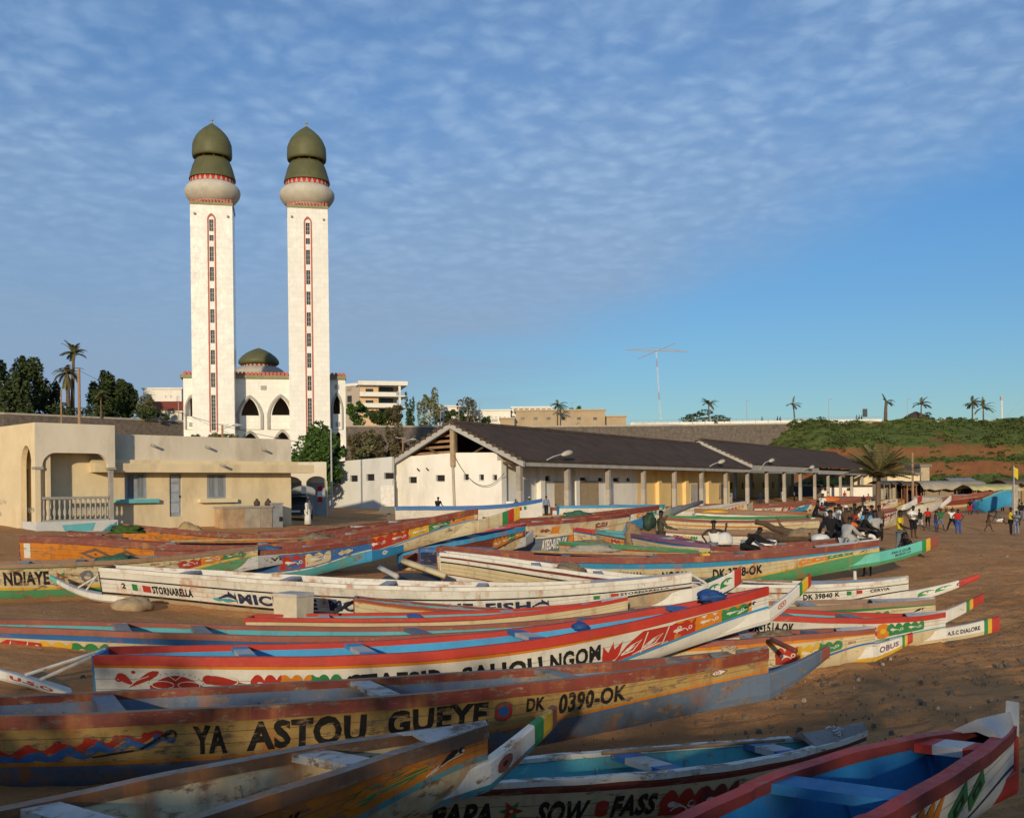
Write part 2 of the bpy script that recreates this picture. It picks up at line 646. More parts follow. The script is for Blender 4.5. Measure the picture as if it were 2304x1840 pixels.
        for j, c in enumerate(cols):
            pts = [(A * (.5 + .45 * math.cos(t / 9 * math.pi)), .5 + .42 * math.sin(t / 9 * math.pi) * (.7 + .3 * math.sin(t * 2.3 + j))) for t in range(18)]
            out.append((pts, c))
    elif kind == 'bar':
        out.append(([(0, 0), (A, 0), (A, 1), (0, 1)], cols[0]))
    return out


def refine(poly, step):
    out = []
    n = len(poly)
    for i in range(n):
        a, b = poly[i], poly[(i + 1) % n]
        q = max(1, int(math.hypot(b[0] - a[0], b[1] - a[1]) / step))
        for k in range(q):
            out.append((a[0] + (b[0] - a[0]) * k / q, a[1] + (b[1] - a[1]) * k / q))
    return out


def sm(x, a, b):
    t = min(1, max(0, (x - a) / (b - a)))
    return t * t * (3 - 2 * t)


# ---------------------------------------------------------------- pirogue
BOATS = []
GROUND_PTS = []


class Hull:
    def __init__(s, q):
        s.q = q
        g = q['g']
        pts = [P(*p) if len(p) == 3 else p for p in g]
        s.W, s.H = q.get('W', .72), q.get('H', .95)
        s.ws = q.get('ws', .40)
        S, B = at(*pts[0], q['d0']), at(*pts[-1], q['d1'])
        s.S, s.B = S, B
        d = Vector((B.x - S.x, B.y - S.y, 0))
        s.L = d.length
        s.yaw = math.atan2(d.y, d.x)
        s.dir = d.normalized()
        s.nr = Vector((s.dir.y, -s.dir.x, 0))          # towards the side the camera sees
        ts, zs = [], []
        grid = np.linspace(0, 1, 401)
        w = np.array([s.w(t) for t in grid])
        X = S.x + s.dir.x * s.L * grid + s.nr.x * w
        Y = S.y + s.dir.y * s.L * grid + s.nr.y * w
        s.gx = (grid, X, Y)
        for i, p in enumerate(pts):
            a, b = slope(*p)
            k = int(np.argmin(np.abs(X / np.maximum(Y, .5) - a)))
            if i == 0: k = 0
            if i == len(pts) - 1: k = 400
            yy = Y[k]
            ts.append(grid[k]); zs.append(CAMZ + yy * b)
        s.fit = np.polyfit(ts, zs, min(len(ts) - 1, q.get('deg', 3)), w=[3 if i in (0, len(ts) - 1) else 1 for i in range(len(ts))])
        s.z0 = float(np.polyval(s.fit, .4)) - s.H
        s.hs, s.hb = q.get('hs', .85), q.get('hb', .62)
        s.c0, s.c1 = q.get('c0', .28), q.get('c1', .50)

    def w(s, t):
        if t > .42:
            return s.W * (1 - ((t - .42) / .58) ** 2.1) * .97 + .03
        return s.W * (s.ws + (1 - s.ws) * (1 - ((.42 - t) / .42) ** 2.0))

    def gz(s, t):
        return float(np.polyval(s.fit, t)) - s.z0        # local

    def depth(s, t):
        return s.H * (1 - (1 - s.hb) * sm(t, .55, 1.0) - (1 - s.hs) * (1 - sm(t, 0, .4)))

    def kz(s, t):
        return s.gz(t) - s.depth(t)

    def chine(s, t):
        return s.c0 + (s.c1 - s.c0) * sm(t, .68, 1.0)

    @staticmethod
    def prof(v):
        return .16 + .84 * max(v, 0) ** .62

    def hw(s, t, v):
        return s.w(t) * s.prof(v)

    def side(s, t, v, off=0.0):
        """point on the seen side, local coordinates"""
        return Vector((t * s.L, -(s.hw(t, v) + off), s.kz(t) + v * s.depth(t)))

    def t_of(s, px):
        grid, X, Y = s.gx
        a = (px - CX) / FPX
        k = int(np.argmin(np.abs(X / np.maximum(Y, .5) - a)))
        return float(grid[k])

    def world(s, l):
        return Vector((s.S.x, s.S.y, s.z0)) + s.dir * l[0] - s.nr * l[1] + Vector((0, 0, l[2]))

    def loc(s, wpt):
        r = Vector((wpt.x - s.S.x, wpt.y - s.S.y, 0))
        return Vector((r.dot(s.dir), -r.dot(s.nr), wpt.z - s.z0))


def lay(items, mapper, root, name, wear):
    """items: (verts2d, faces, colour, layer); one mesh per colour"""
    by = {}
    for v, f, c, layer in items:
        by.setdefault(c, []).append((v, f, layer))
    for c, lst in by.items():
        mb = MB()
        for v, f, layer in lst:
            mb.add([mapper(x, y, .005 + .0016 * layer) for x, y in v], f)
        mb.build(name, paint(c, wear, .12), root, local=True)


def plan_boat(q):
    h = q['hull'] = Hull(q)
    ks = [(t, h.kz(t)) for t in np.linspace(0.0, .85, 18)]
    km = min(k for _, k in ks)
    for t in np.linspace(.1, .8, 8):
        if h.kz(t) - km < .10:
            w = h.world((t * h.L, 0, h.kz(t)))
            GROUND_PTS.append((w.x, w.y, w.z + q.get('sink', .05)))


def make_pirogue(q):
    h = q['hull']
    root = thing(q.get('name', 'pirogue'), q['label'], q.get('cat', 'boat'), (h.S.x, h.S.y, h.z0), h.yaw, q.get('group', 'fishing boats drawn up on the beach'))
    wear, rust = q.get('wear', .35), q.get('rust', .3)
    nt = q.get('nt', 72 if h.S.y < 20 else 44)
    T = [i / nt for i in range(nt + 1)]
    bands = q.get('bands', [])                 # below the rail: (thickness, colour)
    rail_h, rail_c, rail_top = q.get('rail', (.13, 'redwood', 'wood'))
    fc = C[q.get('field', 'cream')]
    seamc = tuple(round(x * .45, 3) for x in fc)
    seams = h.S.y < 45 and q.get('seams', True)
    cols = []

    def ci(c):
        if c not in cols:
            cols.append(c)
        return cols.index(c)
    field, dug, inner = q.get('field', 'cream'), q.get('dug', 'white'), q.get('inner', 'turq')
    line = q.get('line')
    mb = MB()
    for sgn in (-1, 1):
        rows = []
        for t in T:
            D = h.depth(t)
            k = D / h.H
            ch = h.chine(t)
            vtop = 1.0
            vs_, cs_ = [1.0], []
            v = 1 - rail_h * .9 / h.H
            vs_.append(v); cs_.append(rail_c)
            for th, c in bands:
                v2 = max(v - th / h.H, ch + .03)
                vs_.append(v2); cs_.append(c); v = v2
            lt = (line[1] / h.H) if line else 0.0
            vb = min(ch + lt, v - .005)
            sm_w = .012 / h.H
            for i in range(1, 4):
                e = v + (vb - v) * i / 3
                vs_.append(e + (sm_w if i < 3 and seams else 0)); cs_.append(field)
                if i < 3 and seams:
                    vs_.append(e); cs_.append(seamc)
            if line:
                vs_.append(min(ch, vb - .003)); cs_.append(line[0])
            v = vs_[-1]
            for i in range(1, 5):
                vs_.append(v * (1 - i / 4)); cs_.append(dug)
            rows.append([(t * h.L, sgn * h.hw(t, vv), h.kz(t) + vv * D) for vv in vs_])
        m = len(rows[0])
        flat = [p for r in rows for p in r]
        for j in range(m - 1):
            pass
        b = len(mb.v)
        mb.v.extend(flat)
        for i in range(nt):
            for j in range(m - 1):
                f = (b + i * m + j, b + i * m + j + 1, b + (i + 1) * m + j + 1, b + (i + 1) * m + j)
                mb.f.append(f if sgn < 0 else f[::-1]); mb.mi.append(ci(cs_[j]))
        # inside
        rin = []
        for t in T:
            D = h.depth(t)
            vf = .16
            r_ = [(t * h.L, sgn * max(.004, h.hw(t, vv) - .045), h.kz(t) + vv * D) for vv in (.985, .72, .44, vf)]
            r_.append((t * h.L, 0, h.kz(t) + vf * D - .01))
            rin.append(r_)
        b = len(mb.v)
        mb.v.extend(p for r_ in rin for p in r_)
        for i in range(nt):
            for j in range(4):
                f = (b + i * 5 + j, b + i * 5 + j + 1, b + (i + 1) * 5 + j + 1, b + (i + 1) * 5 + j)
                mb.f.append(f[::-1] if sgn < 0 else f); mb.mi.append(ci(inner if j < 3 else q.get('floor', 'brown')))
    # bottom
    b = len(mb.v)
    for t in T:
        mb.v += [(t * h.L, -h.hw(t, 0), h.kz(t)), (t * h.L, h.hw(t, 0), h.kz(t))]
    for i in range(nt):
        mb.f.append((b + 2 * i, b + 2 * i + 1, b + 2 * i + 3, b + 2 * i + 2)); mb.mi.append(ci(dug))
    mb.build('hull', [paint(c, wear, rust) for c in cols], root, smooth=True, local=True)
    # transom
    tb = MB()
    n = 7
    ring = [(-.03, -h.hw(0, i / n), h.kz(0) + i / n * h.depth(0)) for i in range(n + 1)] + [(-.03, h.hw(0, i / n), h.kz(0) + i / n * h.depth(0)) for i in range(n, -1, -1)]
    ring2 = [(.05, y, z) for x, y, z in ring]
    k = len(ring)
    tb.add(ring + ring2, [tuple(range(k))[::-1], tuple(range(k, 2 * k))] + [(i, (i + 1) % k, k + (i + 1) % k, k + i) for i in range(k)])
    tb.build('transom', paint(q.get('transom', rail_c), wear, rust), root, local=True)
    # rails
    rw = q.get('rail_w', .085)
    for sgn in (-1, 1):
        rb = MB()
        b = 0
        for t in T:
            w_ = h.w(t)
            z = h.gz(t)
            x = t * h.L
            wi = min(rw, w_ + .02)
            wob = .0035 * math.sin(t * 40 + sgn)
            rb.v += [(x, sgn * (w_ + .018), z - rail_h + wob), (x, sgn * (w_ + .022), z + .012 + wob), (x, sgn * max(0.002, w_ - wi), z + .012 + wob), (x, sgn * max(0.002, w_ - wi + .01), z - rail_h * .8)]
        for i in range(nt):
            for j in range(4):
                f = (i * 4 + j, i * 4 + (j + 1) % 4, i * 4 + 4 + (j + 1) % 4, i * 4 + 4 + j)
                rb.f.append(f[::-1] if sgn < 0 else f); rb.mi.append(1 if j == 1 else 0)
        rb.f += [(3, 2, 1, 0), tuple(nt * 4 + j for j in range(4))]; rb.mi += [0, 0]
        rb.build('gunwale', [paint(rail_c, wear, rust), paint(rail_top, min(1, wear + .25), rust)], root, local=True)
    # thwarts
    for tw in q.get('thw', [.3, .5, .7]):
        t, c1_, c2_ = tw if isinstance(tw, tuple) else (tw, 'pale', None)
        w_ = h.w(t) - .05
        z = h.gz(t) - .008
        x = t * h.L
        yv = [-w_, w_] if not c2_ else [-w_, -w_ * .45, w_ * .45, w_]
        thb = MB()
        for i in range(len(yv) - 1):
            a_, b_ = yv[i], yv[i + 1]
            k_ = q.get('skew', .26 if h.S.y < 26 else .1)
            thb.hexa([(x - .13 - a_ * k_, a_, z - .07), (x + .13 - a_ * k_, a_, z - .07), (x + .13 - b_ * k_, b_, z - .07), (x - .13 - b_ * k_, b_, z - .07),
                      (x - .13 - a_ * k_, a_, z), (x + .13 - a_ * k_, a_, z), (x + .13 - b_ * k_, b_, z), (x - .13 - b_ * k_, b_, z)], 0 if (not c2_ or i != 1) else 1)
        thb.build('thwart', [paint(c1_, wear + .1, .1), paint(c2_ or c1_, wear, .1)], root, local=True)
    # ribs inside
    if q.get('ribs', True):
        rbm = MB()
        nr_ = int(h.L / 1.1)
        for i in range(1, nr_):
            t = i / nr_
            if t > .93: continue
            for sgn in (-1, 1):
                pts = [Vector((t * h.L, sgn * (h.hw(t, v_) - .055), h.kz(t) + v_ * h.depth(t))) for v_ in (.18, .5, .8)]
                rbm.tube(pts, .028, 5)
        rbm.build('rib', paint(inner, wear, rust), root, local=True)
    # foredeck
    dk = q.get('deck')
    if dk:
        t0, c = dk
        db = MB()
        n = 8
        tt = [t0 + (1 - t0) * i / n for i in range(n + 1)]
        for t in tt:
            z = h.gz(t) + .012
            w_ = h.w(t) - .004
            db.v += [(t * h.L, -w_, z), (t * h.L, 0, z + .02 + .10 * q.get('crown', .2)), (t * h.L, w_, z), (t * h.L, -w_, z - .03), (t * h.L, 0, z + .02), (t * h.L, w_, z - .03)]
        for i in range(n):
            a, b_ = i * 6, i * 6 + 6
            for u, v_ in ((0, 1), (1, 2), (2, 5), (5, 4), (4, 3), (3, 0)):
                db.f.append((a + u, a + v_, b_ + v_, b_ + u)); db.mi.append(0)
        db.f += [(0, 3, 4, 1), (1, 4, 5, 2)]; db.mi += [0, 0]
        e = n * 6
        db.f += [(e + 1, e + 4, e + 3, e), (e + 2, e + 5, e + 4, e + 1)]; db.mi += [0, 0]
        db.build('foredeck', paint(c, wear + .1, rust * .5), root, local=True)
    # prow spurs
    spf = []
    for sp in q.get('spurs', []):
        stern = sp.get('stern', False)
        tb_ = 0.0 if stern else 1.0
        tin = .06 if stern else .90
        tip = P(*sp['tip']) if len(sp['tip']) == 3 else sp['tip']
        tp = h.loc(at(tip[0], tip[1], sp['d']))
        def base(t):
            return h.kz(t) + .02, h.kz(t) + h.chine(t) * h.depth(t) - .01
        k0, c0_ = base(tb_)
        ki, ci_ = base(tin)
        h1 = sp.get('h', .20)
        n = 14
        secs = []
        th0, th1 = sp.get('th', (.13, .09))
        wb = h.hw(tb_, .3) if stern else th0 / 2
        secs.append((tin * h.L, 0, ki, ci_, (h.hw(tin, .12) * .8) if not stern else wb))
        bx = tb_ * h.L
        for i in range(n + 1):
            s_ = i / n
            sag = sp.get('sag', .06) * (tp.x - bx) * math.copysign(1, tp.x - bx) * 4 * s_ * (1 - s_) * .5
            x = bx + (tp.x - bx) * s_
            y = tp.y * s_
            lo = k0 + (tp.z - h1 - k0) * s_ - sag
            hi = c0_ + (tp.z - c0_) * s_ - sag
            secs.append((x, y, lo, hi, (wb + (th1 / 2 - wb) * s_)))
        colsS = sp.get('cols', [('white', 1.0)])
        names = []
        sb = MB()
        for x, y, lo, hi, w_ in secs:
            m_ = (lo + hi) / 2
            sb.v += [(x, y - w_ * .7, lo), (x, y - w_, lo + (hi - lo) * .25), (x, y - w_, hi - (hi - lo) * .08), (x, y - w_ * .7, hi), (x, y + w_ * .7, hi), (x, y + w_, hi - (hi - lo) * .08), (x, y + w_, lo + (hi - lo) * .25), (x, y + w_ * .7, lo)]
        for i in range(len(secs) - 1):
            s_ = max(0, (i - .5) / n)
            mi = next((j for j, (c, e) in enumerate(colsS) if s_ < e), len(colsS) - 1)
            for j in range(8):
                f = (i * 8 + j, i * 8 + (j + 1) % 8, i * 8 + 8 + (j + 1) % 8, i * 8 + 8 + j)
                low = sp.get('low') and j in (0, 7, 6)
                sb.f.append(f); sb.mi.append(len(colsS) if low and mi == 0 else mi)
        e = (len(secs) - 1) * 8
        sb.f += [tuple(range(8))[::-1], tuple(e + j for j in range(8))]; sb.mi += [0, len(colsS) - 1]
        o = sb.build('prow', [paint(c, wear * sp.get('wk', .8), rust * .6) for c, _ in colsS] + [paint(sp.get('low', colsS[0][0]), wear, rust)], root, local=True)
        def smap(x, y, off, secs=secs, n=n, stern=stern):
            f = 1 + max(0, min(.9999, x)) * n
            i = min(int(f), n)
            u = f - i
            a, b_ = secs[i], secs[i + 1]
            L_ = [a[k] + (b_[k] - a[k]) * u for k in range(5)]
            return Vector((L_[0], L_[1] - L_[4] - off, L_[2] + (L_[3] - L_[2]) * (.25 + .67 * y)))
        spf.append((smap, sp, abs(tp.x - bx)))
        for st in sp.get('struts', []):
            a = Vector((bx + (.02 if stern else -.05), st[0], h.gz(tb_) - st[1]))
            i = 1 + int(st[2] * n)
            s2 = secs[min(i, n)]
            MBt = MB().tube([a, Vector((s2[0], s2[1], s2[3] + .01))], .028, 6)
            MBt.build('strut', paint('white', .3, .3), root, local=True)
    # prints
    for dc in q.get('decals', []):
        what = dc[0]
        if what in ('t', 'o'):
            _, s_, xa, xb, f0, f1, c = dc[:7]
            if isinstance(xa, tuple): xa = PX(*xa)
            if isinstance(xb, tuple): xb = PX(*xb)
            ta, tb2 = h.t_of(xa), h.t_of(xb)
            off_rail = rail_h + sum(th for th, _ in bands)

            def mapper(x, y, off, ta=ta, tb2=tb2, f0=f0, f1=f1):
                t = min(1, max(0, ta + (tb2 - ta) * x))
                top = max(1 - off_rail / h.H, h.chine(t) + .03) + .0
                bot = h.chine(t) + (line[1] / h.H if line else 0)
                v = bot + (top - bot) * (f0 + (f1 - f0) * y)
                return h.side(t, v, off)
            wm = (tb2 - ta) * h.L
            tm = (ta + tb2) / 2
            hm = max(.05, ((1 - off_rail / h.H) - h.chine(tm)) * h.depth(tm) * (f1 - f0))
            A = max(.2, wm / hm)
        else:
            _, s_, k, xa, xb, f0, f1, c = dc[:8]
            smap, sp, ln = spf[k]
            what, s_ = ('t', s_[1]) if isinstance(s_, tuple) else ('o', s_)

            def mapper(x, y, off, smap=smap, xa=xa, xb=xb, f0=f0, f1=f1):
                return smap(xa + (xb - xa) * x, f0 + (f1 - f0) * y, off)
            A = max(.3, ln * (xb - xa) / (.30 * (f1 - f0)))
        items = []
        if what == 't':
            v, f = TEXTS[(s_, dc[-1] if dc[0] == 't' and len(dc) > 7 else 0.0)]
            js = len(items) + len(s_) * 3.7
            items.append(([(x + .012 * noise.noise(Vector((x * 9, y * 3, js))), y + .05 * noise.noise(Vector((x * 7, y * 4, js + 9))) + .03 * noise.noise(Vector((x * 3, 0, js + 5)))) for x, y in v], f, c, 1))
        else:
            for li, (poly, pc) in enumerate(ornament(s_, A, c if isinstance(c, (list, tuple)) else [c])):
                poly = [(x / A, y) for x, y in refine(poly, .22)]
                poly = [(min(1.02, max(-.02, x)), min(1.02, max(-.02, y))) for x, y in poly]
                try:
                    tr = tessellate_polygon([[Vector((x, y, 0)) for x, y in poly]])
                except Exception:
                    continue
                items.append((poly, [tuple(t_) for t_ in tr], pc, 1 + li * .35))
        lay(items, mapper, root, 'lettering' if what == 't' else 'ornament', min(.8, wear * .8 + .08))
    BOATS.append((q, h, root))
    return root
# ---------------------------------------------------------------- the boats, measured on the photograph
SEN = [('green', .80), ('yellow', .90), ('red', 1.0)]


def sen(base, a):
    return [(base, a), ('green', a + (1 - a) * .30), ('yellow', a + (1 - a) * .62), ('red', 1.0)]


GRP = 'wooden fishing boats drawn up on the sand'
PIR = [
    dict(label='weathered boat with a bare cream inside and grey rails filling the lower left corner', g=[(-2351, 2350), (464, 1840), (7, 1400, 560), (7, 1850, 440), (1093, 1632)], d0=4.0, d1=9.3,
         W=.66, H=1.0, rail=(.11, 'brown', 'greywood'), bands=[(.05, 'maroon')], field='orange', line=('turq', .09), dug='cream', inner='cream', wear=.55, rust=.8,
         thw=[(.80, 'pale', None), (.55, 'pale', None)], deck=(.895, 'pale'), rail_w=.10,
         spurs=[dict(tip=(1246, 1586), d=10.2, h=.20, sag=.02, cols=[('white', .62), ('green', .76), ('yellow', .90), ('salmon', 1.0)], low='turq')],
         decals=[('o', 'wing', 960, 1050, .1, 1, 'green'), ('o', 'blot', 760, 980, .1, .9, ['green', 'orange']), ('s', 'ring', 0, .10, .30, .05, .85, ['salmon', 'salmon', 'black']),
                 ('t', 'DK 0417 OK', 420, 680, .15, .85, 'black')]),
    dict(label='long dark boat lettered YA ASTOU GUEYE and DK 0390-OK with a blue prow', g=[(-656, 1614), (7, 0, 322), (7, 700, 302), (7, 1300, 268), (7, 1900, 215), (8, 0, 190), (8, 500, 133), (8, 1000, 55), (6, 600, 862)], d0=11.25, d1=14.5, deg=4,
         W=.70, H=1.06, rail=(.15, 'redwood', 'wood'), bands=[(.015, 'green')], field='ochre', line=('orange', .05), dug='slate', inner='slate', wear=.55, rust=.62,
         thw=[(.32, 'slate', None), (.57, 'pale', None), (.76, 'greywood', None), (.9, 'greywood', None)], deck=(.93, 'greywood'), hb=.70, c0=.37, c1=.55, sink=.0,
         spurs=[dict(tip=(6, 970, 838), d=15.2, h=.17, sag=.05, th=(.14, .09), cols=[('slate', .86), ('salmon', 1.0)])],
         decals=[('o', 'snake', -60, (7, 740), .05, .95, ['red', 'blue']), ('t', 'YA', (7, 795), (7, 950), .08, .90, 'black'), ('t', 'ASTOU', (7, 1032), (7, 1540), .08, .95, 'black'),
                 ('t', 'GUEYE', (7, 1630), (7, 2055), .18, .95, 'black'), ('o', 'ring', (5, 975), (5, 1080), .22, .88, ['salmon', 'red', 'blue', 'blue']), ('t', 'DK', (5, 1168), (5, 1280), .40, .88, 'black'),
                 ('t', '0390-OK', (5, 1360), (5, 1770), .10, .88, 'black'), ('o', 'eye', (6, 250), (6, 355), .25, .8, ['salmon', 'red']), ('o', 'bar', (6, 555), (6, 640), -.75, -.25, 'black')]),
    dict(label='bright red and orange striped boat lettered TAFSIR SALIOU NGOM', g=[(4, 608, 903), (4, 1000, 910), (4, 1500, 914), (5, 130, 905), (5, 600, 880), (5, 1060, 832), (5, 1600, 745), (5, 1940, 668), (6, 300, 580), (6, 603, 488)], d0=16.0, d1=17.6, deg=4,
         W=.76, H=1.02, rail=(.135, 'red', 'red'), bands=[(.085, 'orange'), (.02, 'white')], field='white', line=('sky', .07), dug='white', inner='sky', wear=.12, rust=.12, ws=.55,
         thw=[(.20, 'sky', 'pale'), (.37, 'sky', 'pale'), (.62, 'blue', 'pale'), (.86, 'blue', None)], hb=.62, hs=.92, c0=.16, c1=.42, transom='sky',
         spurs=[dict(tip=(6, 858, 404), d=18.2, h=.22, sag=.06, th=(.14, .09), cols=sen('white', .72)),
                dict(tip=(-14, 1502), d=15.6, h=.16, sag=-.05, stern=True, cols=[('white', 1.0)], struts=[(-.35, .0, .62), (.25, .0, .72)])],
         decals=[('o', 'scroll', (4, 670), (4, 1500), .34, .97, ['red']), ('o', 'flame', (4, 1500), (4, 2060), .30, .92, ['red', 'orange', 'green']), ('o', 'wing', (4, 2040), (5, 150), .1, .95, 'black'),
                 ('t', "TAFSIR", (5, 155), (5, 680), .26, .88, 'black', -.12), ('t', 'SALIOU', (5, 775), (5, 1265), .26, .88, 'black', -.12), ('t', 'NGOM', (5, 1310), (5, 1625), .26, .88, 'black', -.12),
                 ('o', 'lens', (5, 1635), (5, 2150), .0, 1.0, ['red']), ('o', 'bar', (6, 40), (6, 500), .0, 1.0, 'orange'), ('o', 'flame', (6, 0), (6, 470), .0, .98, ['red', 'orange', 'green']), ('o', 'wing', (6, 400), (6, 540), .1, .95, 'black'),
                 ('s', 'ring', 0, .20, .38, .25, .95, ['red', 'white', 'red', 'white']), ('s', ('t', 'U.S.O'), 1, .84, .42, .2, .8, 'red')]),
    dict(label='worn boat with turquoise inside and blue band behind the bright red one', g=[(-230, 1403), (4, 0, 722), (4, 700, 752), (4, 1200, 782), (5, 130, 797), (5, 500, 778), (5, 1000, 742), (1473, 1366)], d0=18.6, d1=21.2,
         W=.74, H=.92, rail=(.10, 'salmon', 'salmon'), bands=[(.14, 'blue')], field='cream', line=('black', .05), dug='brown', inner='turq', wear=.42, rust=.3,
         thw=[(.27, 'greywood', None), (.37, 'greywood', None), (.66, 'slate', None), (.9, 'slate', None)], rail_w=.10,
         decals=[('o', 'lens', -60, (4, 250), .1, .95, ['red']), ('o', 'flame', (4, 200), (4, 640), .05, .95, ['yellow', 'green']), ('o', 'wing', (4, 650), (4, 1000), .1, .9, 'orange'), ('t', "LAMZY", (4, 1020), (4, 1450), .1, .8, 'black')]),
    dict(label='white boat with black lines lettered STORNARELLA and BLUE FISH', g=[(4, 650, 368), (4, 1000, 402), (4, 1500, 437), (4, 2156, 472), (5, 700, 488), (5, 1300, 478), (5, 1800, 452), (6, 140, 404)], d0=27.5, d1=25.2,
         W=.85, H=1.15, rail=(.09, 'white', 'maroon'), bands=[(.24, 'white'), (.045, 'black')], field='white', line=('black', .07), dug='tan', inner='white', wear=.30, rust=.60, ws=.5,
         thw=[(.15, 'pale', None), (.33, 'pale', None), (.5, 'pale', None), (.66, 'pale', None)], deck=(.84, 'pale'), transom='black', c0=.26, c1=.55, hb=.7,
         spurs=[dict(tip=(6, 440, 362), d=25.8, h=.42, sag=.08, th=(.16, .10), cols=[('white', .84), ('red', 1.0)], struts=[(0, 0, .35)]),
                dict(tip=(4, 305, 412), d=28.6, h=.12, sag=.10, stern=True, cols=[('white', .85), ('seagreen', 1.0)], struts=[(-.3, .05, .42), (.2, .05, .5)])],
         decals=[('t', '2', (4, 712), (4, 735), .40, .85, 'black'), ('o', 'flag', (4, 775), (4, 810), .30, .85, ['green']), ('o', 'flag', (4, 840), (4, 885), .25, .80, ['red']), ('t', 'STORNARELLA', (4, 896), (4, 1140), .20, .80, 'black'),
                 ('o', 'blot', (4, 1250), (4, 1410), .05, .5, ['turq']), ('o', 'fish', (4, 1405), (4, 1295), .08, .98, ['navy']), ('t', 'MICHELE', (4, 1415), (4, 1900), .12, .85, 'navy'), ('t', 'MO', (4, 1970), (5, 125), .12, .85, 'navy'),
                 ('t', 'O', (5, 395), (5, 445), .12, .85, 'navy'), ('t', 'BLUE', (5, 530), (5, 830), .12, .85, 'navy'), ('t', 'FISH', (5, 905), (5, 1180), .12, .85, 'navy'), ('o', 'fish', (5, 1300), (5, 1195), .1, .98, ['navy']),
                 ('o', 'flag', (5, 1565), (5, 1605), .25, .85, ['green']), ('o', 'flag', (5, 1675), (5, 1720), .3, .9, ['red']), ('t', 'STORNARELLA', (5, 1735), (5, 2030), .25, .85, 'black'),
                 ('s', 'swirl', 0, .30, .82, .1, .95, ['green'])]),
    dict(label='small boat lettered PAPA SOW FASS with white rails and blue tipped thwarts', g=[(925, 1768), (8, 0, 592), (8, 500, 577), (8, 900, 525), (8, 1330, 440), (1946, 1645)], d0=10.0, d1=11.9,
         W=.50, H=.72, rail=(.05, 'white', 'white'), bands=[(.055, 'salmon'), (.05, 'maroon')], field='cream', line=('navy', .05), dug='navy', inner='turq', wear=.45, rust=.35, ws=.5,
         thw=[(.48, 'blue', 'pale'), (.77, 'blue', 'pale')], deck=(.84, 'greywood'), c0=.12, c1=.30, hb=.72, crown=.8,
         decals=[('t', 'PAPA', (7, 1815), (7, 2085), .12, .80, 'black', .12), ('o', 'rose', (7, 2105), (8, 50), .2, .9, ['red', 'green']), ('t', 'SOW', (8, 110), (8, 335), .12, .80, 'black', .2), ('o', 'ring', (8, 362), (8, 415), .3, .75, ['red', 'red']),
                 ('t', 'FASS', (8, 432), (8, 625), .25, .85, 'black', .12), ('o', 'flame', (8, 640), (8, 960), .05, .9, ['red', 'maroon']), ('o', 'blot', (8, 1190), (8, 1300), .3, .8, ['green']), ('o', 'blot', (8, 1320), (8, 1440), .1, .8, ['yellow', 'red'])]),
    dict(label='boat with a bright blue inside and dark red rails in the lower right corner', g=[(1152, 2231), (8, 1540, 748), (8, 1850, 580), (8, 2000, 468), (2274, 1636)], d0=4.4, d1=8.6,
         W=.44, H=.78, rail=(.085, 'maroon', 'red'), bands=[], field='white', line=('navy', .05), dug='white', inner='deep', wear=.16, rust=.15, ws=.6,
         thw=[(.80, 'red', 'pale'), (.5, 'deep', None)], deck=(.875, 'pale'), c0=.15, c1=.40, hb=.75, crown=1.0,
         spurs=[dict(tip=(8, 2108, 256), d=8.75, h=.07, sag=0, th=(.12, .11), cols=[('red', .5), ('white', 1.0)])],
         decals=[('o', 'flame', (8, 1600), (8, 1830), .1, .95, ['red', 'orange']), ('o', 'diamond', (8, 1880), (8, 2010), .1, .95, ['green', 'black']), ('t', 'US', (8, 1700), (8, 1830), .1, .7, 'red')]),
    dict(label='blue banded boat with a turquoise prow lettered FAN S CLUB MODOU LO', g=[(5, 640, 243), (5, 1000, 268), (5, 1500, 308), (5, 2000, 318), (6, 300, 292), (6, 700, 262), (6, 1277, 202)], d0=32.0, d1=30.2,
         W=.85, H=1.22, rail=(.17, 'redwood', 'tan'), bands=[(.20, 'sky')], field='cream', line=('yellow', .06), dug='leafgreen', inner='turq', wear=.42, rust=.5,
         thw=[(.3, 'greywood', None), (.5, 'greywood', None), (.7, 'greywood', None)], deck=(.86, 'white'), hb=.62, c0=.28, c1=.55,
         spurs=[dict(tip=(6, 1636, 168), d=30.6, h=.36, sag=.05, th=(.16, .10), cols=[('seagreen', .72), ('green', .77), ('yellow', .88), ('salmon', 1.0)], low='leafgreen', wk=.4)],
         decals=[('t', 'GAYE', (5, 1430), (5, 1580), .2, .85, 'black'), ('t', 'SULLIMAN', (5, 1680), (5, 1860), .2, .85, 'black'), ('t', 'NGOM', (5, 1985), (6, 110), .15, .85, 'black'), ('t', 'DK-3798-OK', (6, 265), (6, 568), .12, .88, 'black'),
                 ('o', 'flame', (6, 790), (6, 960), .1, .85, ['orange', 'orange']), ('o', 'flame', (6, 960), (6, 1110), .1, .9, ['green', 'green']), ('o', 'wing', (6, 1110), (6, 1220), .1, .95, 'black'),
                 ('s', ('t', 'FAN S CLUB'), 0, .20, .52, .52, .82, 'navy'), ('s', ('t', 'MODOU LO'), 0, .26, .52, .14, .44, 'navy')]),
    dict(label='white boat with a black line lettered DK 39840 K and CERVIA', g=[(1240, 1322), (6, 300, 470), (6, 800, 470), (6, 1200, 462), (6, 1455, 428)], d0=28.4, d1=25.4,
         W=.80, H=1.02, rail=(.07, 'white', 'maroon'), bands=[(.15, 'white'), (.035, 'black')], field='white', line=('black', .05), dug='white', inner='pale', wear=.28, rust=.6,
         thw=[(.3, 'pale', None), (.55, 'pale', None)], deck=(.74, 'pale'), c0=.25, c1=.5, hb=.66,
